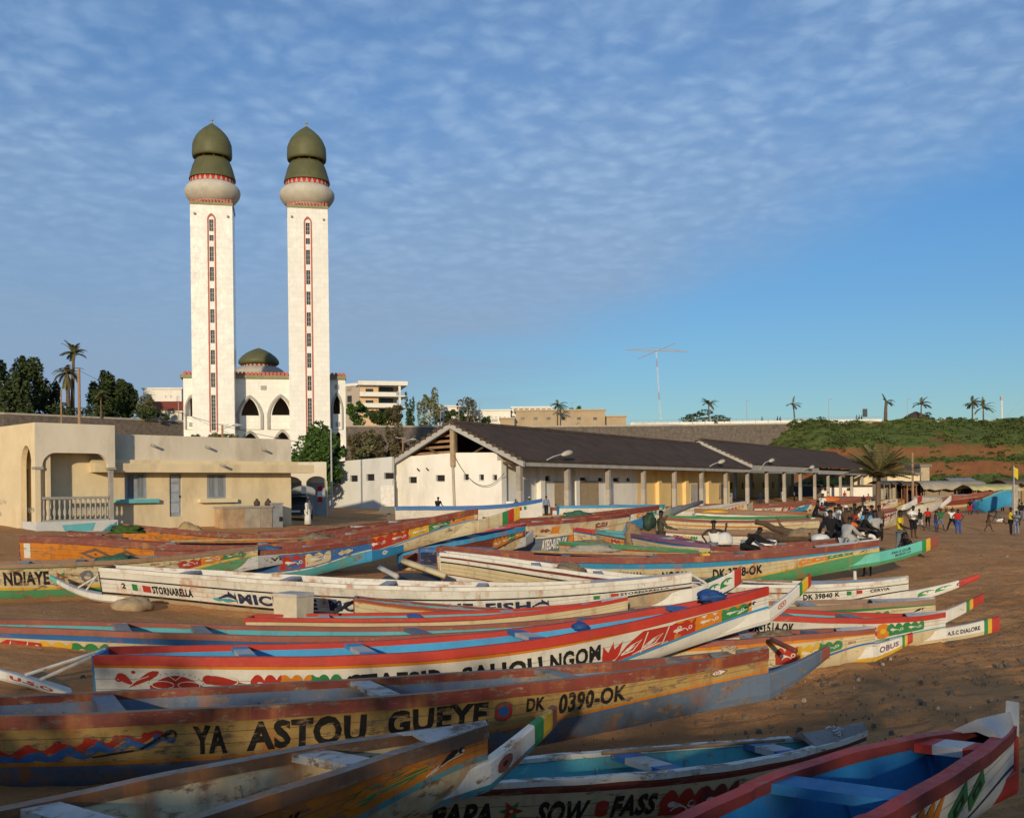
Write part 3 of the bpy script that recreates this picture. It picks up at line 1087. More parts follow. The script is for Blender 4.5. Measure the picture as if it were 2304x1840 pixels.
         spurs=[dict(tip=(6, 1884, 404), d=25.0, h=.13, sag=.05, th=(.15, .08), cols=[('white', .74), ('red', 1.0)])],
         decals=[('t', 'DK 39840 K', (6, 810), (6, 1032), .52, .95, 'black'), ('o', 'flag', (6, 1072), (6, 1105), .5, .98, ['green']), ('o', 'flag', (6, 1135), (6, 1170), .5, .98, ['red']), ('t', 'CERVIA', (6, 1215), (6, 1338), .45, .92, 'black'),
                 ('s', 'swirl', 0, .12, .62, .15, .95, ['green']), ('s', 'swirl', 0, .68, .8, .1, .95, ['maroon'])]),
    dict(label='cream boat with a green band and a pale grey foredeck beside the CERVIA boat', g=[(1420, 1372), (6, 640, 605), (6, 1100, 606), (6, 1618, 560)], d0=24.0, d1=22.4, deg=2,
         W=.66, H=.92, rail=(.10, 'wood', 'tan'), bands=[(.10, 'green')], field='cream', line=('yellow', .05), dug='cream', inner='tan', wear=.4, rust=.4, thw=[.4, .6], deck=(.80, 'pale'), hb=.7,
         spurs=[dict(tip=(6, 1908, 522), d=21.8, h=.19, sag=.05, th=(.13, .09), cols=[('white', .66), ('green', .71), ('yellow', .76), ('red', 1.0)])],
         decals=[('o', 'flame', (6, 1050), (6, 1330), .1, .9, ['red', 'green']), ('o', 'wing', (6, 1440), (6, 1560), .1, .9, 'black')]),
    dict(label='red railed white boat lettered DK-1514-OK with A.S.C DIALORE on its prow', g=[(1400, 1392), (6, 590, 660), (6, 1100, 677), (6, 1500, 668), (6, 1678, 642)], d0=20.9, d1=19.9,
         W=.64, H=.88, rail=(.09, 'red', 'red'), bands=[(.02, 'green')], field='white', line=('turq', .04), dug='cream', inner='turq', wear=.3, rust=.25, thw=[(.5, 'greywood', None), (.72, 'greywood', None)], deck=(.88, 'pale'), hb=.66,
         spurs=[dict(tip=(6, 2004, 660), d=19.4, h=.28, sag=.05, th=(.13, .09), cols=[('white', .70), ('green', .78), ('yellow', .87), ('red', 1.0)], low='cream', wk=.4)],
         decals=[('t', 'DK-1514-OK', (6, 478), (6, 755), .50, .95, 'black'), ('o', 'lens', (6, 1100), (6, 1260), .1, .9, ['red']), ('o', 'ring', (6, 1262), (6, 1330), .0, .95, ['orange', 'orange', 'yellow']), ('o', 'flame', (6, 1320), (6, 1540), .1, .95, ['green', 'green']),
                 ('s', ('t', 'A.S.C DIALORE'), 0, .02, .64, .25, .72, 'navy')]),
    dict(label='orange railed boat with a graffiti prow lying against the DIALORE boat', g=[(1425, 1456), (6, 510, 792), (6, 640, 793), (6, 1000, 778), (6, 1252, 738)], d0=18.9, d1=18.3, deg=2,
         W=.40, H=.86, rail=(.08, 'salmon', 'redwood'), bands=[(.08, 'orange')], field='cream', line=('blue', .05), dug='cream', inner='pale', wear=.42, rust=.4, thw=[.5, (.75, 'slate', None)], deck=(.84, 'pale'), hb=.7, c1=.55,
         spurs=[dict(tip=(6, 1478, 760), d=18.1, h=.17, sag=.05, th=(.13, .09), cols=[('white', .68), ('green', .76), ('yellow', .84), ('red', 1.0)], low='yellow')],
         decals=[('o', 'flame', (6, 640), (6, 1040), .1, .9, ['red', 'yellow', 'green']), ('t', '2012', (6, 1078), (6, 1128), .3, .6, 'salmon'), ('s', ('t', 'OBUS'), 0, .10, .62, .2, .8, 'purple')]),
    dict(label='long orange sided boat with scalloped red and green paint at its raised bow', g=[(4, 130, 178), (4, 600, 204), (4, 1300, 228), (4, 2000, 208), (5, 250, 125), (5, 600, 75), (5, 876, 12)], d0=33.0, d1=37.5, deg=4,
         W=.92, H=1.25, rail=(.20, 'redwood', 'wood'), bands=[(.035, 'green')], field='orange', line=('sky', .07), dug='cream', inner='turq', wear=.5, rust=.55, thw=[.3, .5, .7], hb=.72, c0=.22, c1=.55,
         spurs=[dict(tip=(2, 1262, 1072), d=38.6, h=.50, sag=.04, th=(.2, .12), cols=[('cream', .60), ('green', .70), ('red', .84), ('yellow', 1.0)])],
         decals=[('o', 'bar', (4, 135), (4, 180), .1, .95, 'white'), ('o', 'diamond', (4, 480), (4, 860), .15, .9, ['brown', 'orange']), ('t', 'EL H', (4, 1000), (4, 1160), .2, .85, 'maroon'), ('t', 'PRODU', (4, 1215), (4, 1430), .2, .85, 'maroon'),
                 ('t', '717', (4, 1560), (4, 1680), .2, .85, 'maroon'), ('t', 'SY', (4, 1770), (4, 1880), .2, .85, 'maroon'), ('t', 'DK 1183 OK', (4, 1890), (5, 100), .25, .7, 'maroon'), ('o', 'bar', (5, 130), (5, 870), .0, 1.0, 'cream'), ('o', 'flame', (5, 205), (5, 700), .05, .95, ['red', 'red', 'yellow', 'green']), ('o', 'wing', (5, 560), (5, 770), .05, .9, 'black')]),
    dict(label='green bottomed boat lettered NDIAYE at the left edge', g=[(-260, 1272), (4, 0, 349), (4, 600, 334), (4, 1100, 292), (4, 1562, 240)], d0=28.6, d1=31.6,
         W=.78, H=1.18, rail=(.11, 'wood', 'greywood'), bands=[(.05, 'green')], field='cream', line=('yellow', .08), dug='leafgreen', inner='turq', wear=.6, rust=.5, thw=[.35, (.5, 'slate', None), .7], hb=.6, c0=.34, c1=.6,
         spurs=[dict(tip=(4, 1930, 250), d=33.2, h=.22, sag=.03, th=(.15, .1), cols=[('pale', 1.0)])],
         decals=[('t', 'NDIAYE', 4, (4, 285), .12, .88, 'black'), ('o', 'rose', (4, 290), (4, 430), .1, .9, ['salmon', 'green']), ('t', 'O.D', (4, 480), (4, 660), .15, .85, 'slate'), ('o', 'flame', (4, 1080), (4, 1480), .1, .9, ['red', 'orange', 'green']),
                 ('s', ('t', 'VIEUX'), 0, .2, .8, .2, .7, 'black')]),
    dict(label='boat with a blue painted bow and red rail between the orange and green boats', g=[(350, 1240), (4, 1560, 268), (4, 1900, 240), (4, 2156, 214), (5, 232, 194)], d0=31.5, d1=33.6, deg=2,
         W=.70, H=1.08, rail=(.13, 'redwood', 'salmon'), bands=[(.06, 'cream')], field='blue', line=('white', .04), dug='turq', inner='turq', wear=.5, rust=.4, thw=[.5, .7], hb=.7, deck=(.93, 'slate'),
         spurs=[dict(tip=(5, 425, 228), d=35.0, h=.25, sag=.03, th=(.15, .1), cols=[('sky', 1.0)])],
         decals=[('o', 'flame', (4, 1700), (4, 2000), .1, .95, ['red', 'cream']), ('o', 'blot', (5, 20), (5, 120), .1, .9, ['cream']), ('s', 'eye', 0, .3, .5, .1, .9, ['white', 'blue'])]),
    dict(label='small boat with a pale blue inside and red rails in front of BLUE FISH', g=[(4, 1510, 676), (5, 0, 684), (5, 700, 664), (5, 1300, 632), (5, 1785, 548)], d0=23.6, d1=23.4,
         W=.55, H=.80, rail=(.07, 'red', 'red'), bands=[(.04, 'salmon')], field='cream', dug='tan', inner='turq', wear=.25, rust=.2, ws=.55, thw=[(.20, 'pale', None), (.44, 'blue', None), (.69, 'pale', None), (.9, 'pale', None)], deck=(.93, 'pale')),
    dict(label='short boat with a chipped white rail and orange side in front of BLUE FISH', g=[(5, 132, 556), (5, 420, 592), (5, 800, 630), (5, 1180, 628)], d0=24.6, d1=25.0, deg=2,
         W=.50, H=.74, rail=(.06, 'redwood', 'white'), bands=[(.05, 'orange')], field='cream', dug='tan', inner='turq', wear=.4, rust=.5, ws=.6, thw=[.3, .6]),
    dict(label='white and maroon striped boat with its raised stern behind BLUE FISH', g=[(5, 662, 278), (5, 1000, 325), (5, 1400, 382), (5, 1900, 440), (6, 560, 440)], d0=29.6, d1=28.4,
         W=.72, H=1.05, rail=(.09, 'white', 'white'), bands=[(.09, 'maroon'), (.12, 'white'), (.05, 'black')], field='cream', line=('maroon', .04), dug='white', inner='white', wear=.35, rust=.3, ws=.5, thw=[.3, .5, .7]),
    dict(label='small boat with a red and orange bow and cream bottom behind the striped white stern', g=[(900, 1240), (13, -260, 735), (13, 60, 640), (13, 250, 592), (13, 432, 566)], d0=37.0, d1=39.6, deg=2,
         W=.62, H=1.05, rail=(.16, 'sky', 'slate'), bands=[], field='redwood', line=('black', .05), dug='cream', inner='sky', wear=.45, rust=.5, thw=[.4, .6], hb=.75,
         spurs=[dict(tip=(13, 530, 590), d=40.2, h=.5, sag=0, th=(.18, .12), cols=[('pale', 1.0)])],
         decals=[('o', 'flame', (13, 60), (13, 250), .1, .9, ['orange', 'orange']), ('o', 'flame', (13, 230), (13, 400), .1, .9, ['green', 'orange'])]),
    dict(label='long cream hulled boat streaked with rust below a pale band near the hall', g=[(1080, 1182), (13, 600, 500), (13, 1100, 478), (13, 1500, 440), (13, 1700, 410)], d0=48.0, d1=51.0, deg=2,
         W=.85, H=1.5, rail=(.14, 'redwood', 'redwood'), bands=[(.12, 'pale')], field='cream', line=('slate', .04), dug='cream', inner='turq', wear=.35, rust=.75, thw=[.4, .6], hb=.74, c0=.55, c1=.6,
         spurs=[dict(tip=(13, 1895, 420), d=52.4, h=.5, sag=.04, th=(.2, .12), cols=[('sky', 1.0)])],
         decals=[('o', 'blot', (13, 620), (13, 760), .1, .9, ['salmon']), ('o', 'bar', (13, 775), (13, 860), .0, .95, 'orange'), ('o', 'flame', (13, 1300), (13, 1440), .1, .9, ['salmon'])]),
    dict(label='boat with a long brown rail and white side lettered DIORRY', g=[(13, -40, 452), (13, 480, 466), (13, 900, 456), (13, 1500, 388), (13, 2060, 308)], d0=56.0, d1=61.0,
         W=.95, H=1.35, rail=(.26, 'redwood', 'wood'), bands=[(.05, 'red')], field='white', line=('sky', .08), dug='cream', inner='wood', wear=.45, rust=.35, thw=[.4, .6], hb=.8,
         spurs=[dict(tip=(13, 2200, 318), d=63.0, h=.5, sag=.02, th=(.2, .12), cols=[('cream', 1.0)])],
         decals=[('t', 'SEN DIORRY', (13, 290), (13, 760), .3, .9, 'navy'), ('o', 'flame', (13, 1800), (13, 2030), .1, .9, ['orange', 'green']), ('o', 'bar', (13, 1690), (13, 1730), .1, .95, 'slate')]),
    dict(label='teal boat lettered AYEO with white characters on its dark side', g=[(13, 200, 730), (13, 700, 680), (13, 1050, 636), (13, 1150, 620)], d0=41.0, d1=41.6, deg=2,
         W=.50, H=.95, rail=(.06, 'cream', 'cream'), bands=[], field='slate', line=('slate', .05), dug='slate', inner='brown', wear=.4, rust=.3, thw=[.5], hb=.7,
         spurs=[dict(tip=(13, 1200, 640), d=42.0, h=.4, sag=0, th=(.16, .12), cols=[('yellow', 1.0)])],
         decals=[('t', 'AYEO-0152-OK', (13, 640), (13, 950), .1, .9, 'white'), ('o', 'ring', (13, 960), (13, 1020), .1, .95, ['orange', 'orange'])]),
    dict(label='teal and red railed boat whose patterned stern points at the olive clad man', g=[(13, 1352, 612), (13, 1560, 656), (13, 1800, 696), (13, 2300, 760)], d0=37.4, d1=35.6, deg=2,
         W=.60, H=.80, rail=(.10, 'turq', 'maroon'), bands=[(.08, 'maroon')], field='tan', line=('green', .05), dug='seagreen', inner='blue', wear=.4, rust=.4, thw=[.3, .5, .7], ws=.55,
         decals=[('o', 'flame', (13, 1370), (13, 1660), .1, .9, ['orange', 'red', 'orange'])]),
    dict(label='narrow purple and blue railed boat running behind the FAN S CLUB boat', g=[(14, -260, 650), (14, 0, 704), (14, 250, 740), (14, 640, 786)], d0=36.0, d1=33.6, deg=2,
         W=.50, H=.72, rail=(.10, 'purple', 'maroon'), bands=[(.10, 'blue')], field='cream', dug='turq', inner='blue', wear=.4, rust=.3, thw=[.4, .7], ws=.6),
    dict(label='boat carrying seated men behind the FAN S CLUB boat', g=[(14, 560, 802), (14, 1100, 800), (14, 1700, 778), (14, 2150, 718)], d0=35.4, d1=34.6, deg=2,
         W=.66, H=.95, rail=(.14, 'redwood', 'tan'), bands=[(.05, 'purple')], field='cream', dug='tan', inner='brown', wear=.5, rust=.4, thw=[.3, .6], deck=(.82, 'greywood')),
    dict(label='white sided boat lettered JABA MAILA behind the driftwood logs', g=[(14, 60, 585), (14, 500, 610), (14, 1100, 618), (14, 2020, 588)], d0=42.0, d1=42.6, deg=2,
         W=.78, H=1.0, rail=(.14, 'wood', 'brown'), bands=[(.10, 'wood')], field='white', line=('orange', .09), dug='sky', inner='wood', wear=.4, rust=.3, thw=[.3, .6],
         decals=[('o', 'lens', (14, 100), (14, 320), .1, .9, ['red']), ('o', 'flame', (14, 320), (14, 480), .1, .9, ['yellow', 'green']), ('t', 'JABA', (14, 690), (14, 880), .1, .9, 'black'), ('t', 'MAILA', (14, 1100), (14, 1290), .1, .9, 'black'), ('t', 'DIOUF', (14, 1380), (14, 1600), .1, .9, 'black')]),
    dict(label='brown railed boat with a red and orange scrolled bow behind JABA MAILA', g=[(14, 40, 520), (14, 500, 545), (14, 1100, 540), (14, 1760, 486), (14, 1960, 466)], d0=48.0, d1=50.0, deg=2,
         W=.75, H=1.05, rail=(.16, 'wood', 'wood'), bands=[(.08, 'cream')], field='cream', dug='tan', inner='wood', wear=.45, rust=.35, thw=[.4, .6],
         decals=[('o', 'flame', (14, 1380), (14, 1540), .1, .9, ['salmon', 'orange']), ('o', 'lens', (14, 1540), (14, 1760), .1, .9, ['red'])]),
    dict(label='pale boat with a long dusty pink rail in the middle of the crowded boats', g=[(14, 80, 450), (14, 500, 478), (14, 1100, 498), (14, 1850, 455)], d0=55.0, d1=58.0, deg=2,
         W=.75, H=1.05, rail=(.16, 'salmon', 'pale'), bands=[(.10, 'white')], field='cream', dug='tan', inner='wood', wear=.4, rust=.35, thw=[.4, .6],
         decals=[('o', 'blot', (14, 480), (14, 560), .1, .9, ['salmon']), ('o', 'blot', (14, 600), (14, 700), .1, .9, ['salmon'])]),
    dict(label='boat striped in green and white along its side below a yellow cloth', g=[(14, 440, 402), (14, 700, 420), (14, 1100, 434), (14, 1500, 440)], d0=64.0, d1=65.0, deg=2,
         W=.7, H=1.1, rail=(.10, 'white', 'white'), bands=[(.12, 'green'), (.12, 'white'), (.10, 'green')], field='white', dug='white', inner='pale', wear=.3, rust=.3, thw=[.5]),
    dict(label='boat with a long brown gunwale rising over a white side near the DIOP boat', g=[(14, 480, 372), (14, 1000, 378), (14, 1500, 408), (14, 1850, 430)], d0=72.0, d1=69.0, deg=2,
         W=.75, H=1.1, rail=(.22, 'wood', 'wood'), bands=[(.20, 'white'), (.12, 'salmon')], field='white', dug='cream', inner='wood', wear=.4, rust=.3, thw=[.5]),
    dict(label='boat with a yellow and orange scrolled bow beside the hall columns', g=[(14, 60, 345), (14, 500, 338), (14, 800, 305), (14, 1075, 256)], d0=84.0, d1=87.0, deg=2,
         W=.85, H=1.3, rail=(.16, 'pale', 'pale'), bands=[(.16, 'cream')], field='white', dug='cream', inner='wood', wear=.35, rust=.3, thw=[.5], hb=.75,
         spurs=[dict(tip=(14, 1150, 262), d=88.5, h=.6, sag=0, th=(.2, .14), cols=[('cream', 1.0)])],
         decals=[('o', 'bar', (14, 740), (14, 1060), 0, 1, 'yellow'), ('o', 'flame', (14, 760), (14, 1040), .0, .95, ['orange', 'red', 'orange'])]),
    dict(label='white boat with a blue bottom lettered DIOP far along the beach', g=[(14, 1000, 312), (14, 1400, 300), (14, 1860, 256)], d0=93.0, d1=97.0, deg=2,
         W=.85, H=1.25, rail=(.26, 'salmon', 'redwood'), bands=[], field='white', line=('sky', .05), dug='sky', inner='wood', wear=.3, rust=.3, thw=[.5], c0=.42, c1=.62,
         spurs=[dict(tip=(14, 1840, 318), d=98.0, h=.5, sag=0, th=(.2, .14), cols=[('cream', 1.0)])],
         decals=[('t', 'DIOP', (14, 1080), (14, 1180), .2, .85, 'black'), ('t', 'DK-17-AS-OK', (14, 1270), (14, 1440), .3, .8, 'black'), ('o', 'flame', (14, 1515), (14, 1680), .05, .95, ['salmon', 'red']), ('o', 'flame', (14, 1685), (14, 1800), .05, .9, ['green'])]),
    dict(label='red railed boat painted with green at the bow before the hall doors', g=[(13, 760, 330), (13, 1100, 346), (13, 1600, 338), (13, 1950, 318)], d0=74.0, d1=76.0, deg=2,
         W=.75, H=1.2, rail=(.22, 'redwood', 'salmon'), bands=[], field='white', dug='tan', inner='wood', wear=.4, rust=.3, thw=[.5],
         decals=[('o', 'lens', (13, 920), (13, 1050), .1, .9, ['red']), ('o', 'flame', (13, 1050), (13, 1150), .1, .9, ['green'])]),
    dict(label='low boat with faded brown rails close to the hall wall', g=[(13, 1480, 292), (13, 1700, 306), (13, 2156, 318)], d0=80.0, d1=82.0, deg=1,
         W=.7, H=1.1, rail=(.16, 'wood', 'wood'), bands=[(.1, 'tan')], field='tan', dug='tan', inner='wood', wear=.5, rust=.3, thw=[.5]),
    dict(label='old boat with peeling red sides lying along the foot of the house', g=[(1, 745, 1182), (1, 1100, 1215), (1, 1500, 1252), (1, 2156, 1246)], d0=41.0, d1=44.0, deg=2,
         W=.72, H=.95, rail=(.16, 'redwood', 'redwood'), bands=[(.05, 'maroon')], field='orange', dug='tan', inner='seagreen', wear=.65, rust=.5, thw=[.3, .6]),
    dict(label='broken grey and maroon boat beside the blue mural of the house', g=[(1, 412, 1226), (1, 560, 1240), (1, 780, 1268)], d0=39.0, d1=39.6, deg=1,
         W=.6, H=.75, rail=(.12, 'maroon', 'salmon'), bands=[], field='tan', dug='greywood', inner='greywood', wear=.7, rust=.4, thw=[.5]),
    dict(label='boat with an orange scrolled bow and a white prow beyond the crowd', g=[(15, 420, 370), (15, 620, 338), (15, 730, 300), (15, 905, 284)], d0=110.0, d1=112.0, deg=2,
         W=.9, H=1.6, rail=(.14, 'salmon', 'salmon'), bands=[], field='orange', line=('green', .1), dug='cream', inner='wood', wear=.3, rust=.3, thw=[.5], hb=.8,
         spurs=[dict(tip=(15, 1085, 246), d=114.0, h=.7, sag=.06, th=(.25, .16), cols=[('white', .72), ('red', 1.0)])],
         decals=[('o', 'flame', (15, 660), (15, 880), .1, .9, ['orange', 'yellow', 'green'])]),
    dict(label='boat with a plain white bow rising among the far boats', g=[(15, 950, 372), (15, 1110, 344), (15, 1300, 285)], d0=118.0, d1=121.0, deg=2,
         W=.9, H=1.4, rail=(.14, 'cream', 'cream'), bands=[], field='white', dug='white', inner='wood', wear=.3, rust=.3, thw=[.5], hb=.75,
         spurs=[dict(tip=(15, 1405, 236), d=122.0, h=.7, sag=.04, th=(.25, .16), cols=[('white', .85), ('red', 1.0)])]),
    dict(label='long boat with a red and white band leading to the big turquoise hull', g=[(15, 1250, 290), (15, 1500, 262), (15, 1860, 206)], d0=124.0, d1=126.0, deg=2,
         W=.95, H=1.5, rail=(.3, 'salmon', 'red'), bands=[(.1, 'white')], field='redwood', dug='cream', inner='wood', wear=.3, rust=.3, thw=[.5], hb=.8),
    dict(label='big turquoise hull with a brown tarpaulin at the far right', g=[(15, 1640, 306), (15, 1790, 256), (15, 1930, 200), (15, 2050, 196)], d0=112.0, d1=110.0, deg=3,
         W=1.0, H=1.9, rail=(.2, 'turq', 'sky'), bands=[], field='sky', dug='sky', inner='sky', wear=.15, rust=.15, thw=[.5], ws=.7, hb=.95, hs=.5, seams=False,
         decals=[('o', 'bar', (15, 1850), (15, 2035), .38, 1.0, 'brown')]),
    dict(label='white boat covered in red patterns behind the seated crowd', g=[(15, 300, 452), (15, 560, 440), (15, 825, 392)], d0=72.0, d1=75.0, deg=2,
         W=.8, H=1.4, rail=(.12, 'salmon', 'salmon'), bands=[], field='white', dug='cream', inner='wood', wear=.3, rust=.3, thw=[.5], hb=.85,
         decals=[('o', 'flame', (15, 600), (15, 700), .1, .9, ['red', 'salmon']), ('o', 'flame', (15, 700), (15, 815), .1, .9, ['red', 'salmon'])]),
    dict(label='boat with a plain red rail in the gap between the seated men', g=[(15, -160, 330), (15, 60, 322), (15, 300, 312), (15, 480, 284)], d0=100.0, d1=103.0, deg=2,
         W=.85, H=1.3, rail=(.3, 'salmon', 'redwood'), bands=[], field='tan', dug='tan', inner='wood', wear=.35, rust=.3, thw=[.5]),
    dict(label='old brown railed boat lying behind the raised bow of the orange boat', g=[(19, 60, 400), (19, 380, 368), (19, 560, 332), (19, 845, 296)], d0=41.0, d1=45.0, deg=2,
         W=.7, H=1.0, rail=(.14, 'redwood', 'wood'), bands=[], field='tan', dug='tan', inner='wood', wear=.6, rust=.4, thw=[.4, .7]),
    dict(label='faded red boat half hidden between the house yard and the orange boat', g=[(19, -260, 395), (19, 100, 378), (19, 480, 344)], d0=46.0, d1=48.5, deg=1,
         W=.7, H=.95, rail=(.16, 'salmon', 'salmon'), bands=[], field='orange', dug='tan', inner='seagreen', wear=.6, rust=.4, thw=[.4, .7]),
    dict(label='small white boat with a red rail next to the scribbled prow', g=[(19, 1130, 384), (19, 1250, 358), (19, 1430, 336)], d0=44.5, d1=46.0, deg=1,
         W=.55, H=.8, rail=(.12, 'red', 'white'), bands=[], field='white', dug='tan', inner='turq', wear=.45, rust=.5, thw=[.5], decals=[('o', 'flame', (19, 1300), (19, 1420), .1, .9, ['orange', 'red'])]),
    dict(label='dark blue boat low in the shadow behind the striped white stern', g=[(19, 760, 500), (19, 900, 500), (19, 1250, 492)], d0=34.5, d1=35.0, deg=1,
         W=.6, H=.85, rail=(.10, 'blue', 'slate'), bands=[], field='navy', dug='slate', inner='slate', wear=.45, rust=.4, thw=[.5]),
    dict(label='narrow boat with red and blue rails just behind the seated olive crew', g=[(18, -240, 470), (18, 60, 505), (18, 420, 560)], d0=38.6, d1=36.8, deg=1,
         W=.5, H=.8, rail=(.09, 'red', 'maroon'), bands=[(.10, 'blue')], field='cream', dug='turq', inner='green', wear=.45, rust=.4, thw=[.3, .6]),
    dict(label='green and white railed boat close behind the long FAN S CLUB gunwale', g=[(18, -320, 545), (18, 0, 560), (18, 420, 590)], d0=34.4, d1=33.4, deg=1,
         W=.5, H=.7, rail=(.08, 'green', 'white'), bands=[(.06, 'red')], field='tan', dug='tan', inner='blue', wear=.45, rust=.4, thw=[.3, .6]),
    dict(label='cream boat with an orange stripe right behind JABA MAILA', g=[(18, 200, 430), (18, 600, 448), (18, 1060, 432)], d0=46.0, d1=46.6, deg=2,
         W=.6, H=.9, rail=(.10, 'cream', 'salmon'), bands=[(.08, 'orange')], field='cream', dug='tan', inner='wood', wear=.4, rust=.35, thw=[.4]),
    dict(label='white boat with a thin green rail behind the dusty pink railed one', g=[(18, 250, 402), (18, 620, 412), (18, 1040, 402)], d0=60.5, d1=62.0, deg=2,
         W=.65, H=1.0, rail=(.12, 'green', 'white'), bands=[(.12, 'white')], field='white', dug='tan', inner='wood', wear=.35, rust=.35, thw=[.4]),
    dict(label='rust coloured boat beyond the orange yellow cloth', g=[(18, 400, 366), (18, 700, 372), (18, 1000, 384)], d0=77.0, d1=76.0, deg=1,
         W=.7, H=1.0, rail=(.16, 'rust', 'rust'), bands=[(.1, 'cream')], field='salmon', dug='tan', inner='wood', wear=.4, rust=.35, thw=[.4]),
    dict(label='blue topped white boat before the first hall columns', g=[(18, -330, 352), (18, -80, 350), (18, 240, 344)], d0=66.0, d1=68.0, deg=1,
         W=.75, H=1.1, rail=(.14, 'sky', 'slate'), bands=[], field='white', dug='cream', inner='wood', wear=.35, rust=.4, thw=[.4], decals=[('o', 'flame', (18, 120), (18, 235), .1, .9, ['orange', 'green'])]),
    dict(label='red boat far off between the last columns and the palm', g=[(18, 1000, 322), (18, 1150, 318), (18, 1340, 300)], d0=128.0, d1=130.0, deg=1,
         W=.8, H=1.3, rail=(.3, 'salmon', 'redwood'), bands=[], field='redwood', dug='tan', inner='wood', wear=.35, rust=.3, thw=[.5]),
    dict(label='pale boat with scribbled sides left of the plain white bow', g=[(18, 1190, 350), (18, 1330, 340), (18, 1480, 312)], d0=105.0, d1=107.0, deg=1,
         W=.8, H=1.3, rail=(.12, 'cream', 'white'), bands=[], field='white', dug='cream', inner='wood', wear=.35, rust=.3, thw=[.5], decals=[('o', 'flame', (18, 1240), (18, 1470), .1, .9, ['salmon', 'orange', 'salmon'])]),
    dict(label='white boat with red scrolls low beside the yellow shirted man', g=[(18, 1220, 395), (18, 1330, 385), (18, 1470, 362)], d0=80.0, d1=82.0, deg=1,
         W=.75, H=1.2, rail=(.12, 'salmon', 'salmon'), bands=[], field='white', dug='cream', inner='wood', wear=.35, rust=.3, thw=[.5], decals=[('o', 'flame', (18, 1340), (18, 1465), .1, .9, ['red', 'salmon', 'red'])]),
    dict(label='grey boat lying in front of the long tarpaulin shack', g=[(18, 1560, 300), (18, 1700, 296), (18, 1850, 288)], d0=131.0, d1=132.0, deg=1,
         W=.8, H=1.2, rail=(.2, 'greywood', 'greywood'), bands=[], field='pale', dug='tan', inner='wood', wear=.35, rust=.3, thw=[.5]),
    dict(label='white motorboat with a blue gunwale by the white market building', name='motorboat', cat='motorboat', group='', g=[(2, 520, 1078), (2, 760, 1078), (2, 1000, 1072), (2, 1200, 1062), (2, 1402, 1028)], d0=66.0, d1=66.0,
         W=1.0, H=1.7, rail=(.22, 'blue', 'blue'), bands=[(.04, 'white')], field='white', line=('white', .06), dug='white', inner='white', wear=.05, rust=.05, ws=.85, thw=[.3, .6], hb=.85, c0=.45, c1=.5, transom='white',
         decals=[('o', 'flag', (2, 1245), (2, 1275), .4, .9, ['white', 'red']), ('o', 'flag', (2, 1290), (2, 1320), .4, .9, ['green', 'white'])]),
]
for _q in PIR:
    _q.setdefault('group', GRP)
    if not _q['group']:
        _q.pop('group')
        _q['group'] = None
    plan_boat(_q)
TX = set()
for _q in PIR:
    for _d in _q.get('decals', []):
        if _d[0] == 't':
            TX.add((_d[1], _d[-1] if isinstance(_d[-1], float) and len(_d) > 7 else 0.0))
        elif isinstance(_d[1], tuple):
            TX.add((_d[1][1], 0.0))

Frame.u_at = lambda s, px: ((px - CX) / FPX * s.o.y - s.o.x) / (s.u.x - (px - CX) / FPX * s.u.y)


def _uz(s, px, py):
    a, b = slope(px, py)
    u = (a * s.o.y - s.o.x) / (s.u.x - a * s.u.y)
    return u, CAMZ + (s.o.y + u * s.u.y) * b - s.o.z


Frame.uz = _uz

# ---------------------------------------------------------------- ground
for a in [at(2024, 1250, 38), at(2054, 1210, 54), at(2224, 1197, 76), at(2275, 1204, 62), at(2193, 1158, 104), at(2000, 1500, 17.6), at(2150, 1640, 12.5), at(2300, 1300, 31), at(2250, 1400, 22.5),
          at(1260, 1157, 91), at(1603, 1134, 126), at(1890, 1116, 180), at(250, 1207, 47), at(650, 1183, 57), at(700, 1180, 62), at(60, 1200, 45), at(500, 1130, 125), at(760, 1140, 97),
          at(80, 1362, 25), at(200, 1480, 17.5), at(900, 1170, 75)]:
    GROUND_PTS.append((a.x, a.y, a.z))
for x, y, z in [(-60, 20, -3.2), (-70, 60, -2.0), (-70, 130, -1.8), (60, 10, -3.0), (70, 40, -3.1), (130, 110, -3.4), (60, 140, -3.0), (0, -20, -3.3), (40, -20, -2.9), (-40, -20, -3.4), (130, 185, -3.0), (60, 200, -2.6), (-40, 185, -2.0), (0, 150, -2.1), (-5, 3, -3.3), (7, 12, -3.1)]:
    GROUND_PTS.append((x, y, CAMZ + z))
GP = np.array(GROUND_PTS)


def tps_fit(p, lam):
    n = len(p)
    d = np.hypot(p[:, None, 0] - p[None, :, 0], p[:, None, 1] - p[None, :, 1])
    K = np.where(d > 0, d * d * np.log(np.maximum(d, 1e-9)), 0) + lam * np.eye(n)
    Q = np.c_[np.ones(n), p[:, :2]]
    A = np.r_[np.c_[K, Q], np.c_[Q.T, np.zeros((3, 3))]]
    return np.linalg.solve(A, np.r_[p[:, 2], np.zeros(3)])


TPS = tps_fit(GP, 6.0)


def ground_np(x, y):
    d2 = (x[:, None] - GP[None, :, 0]) ** 2 + (y[:, None] - GP[None, :, 1]) ** 2
    return (np.where(d2 > 1e-12, .5 * d2 * np.log(np.maximum(d2, 1e-12)), 0) @ TPS[:-3]) + TPS[-3] + TPS[-2] * x + TPS[-1] * y


def gz_at(x, y):
    return float(ground_np(np.array([x]), np.array([y]))[0])


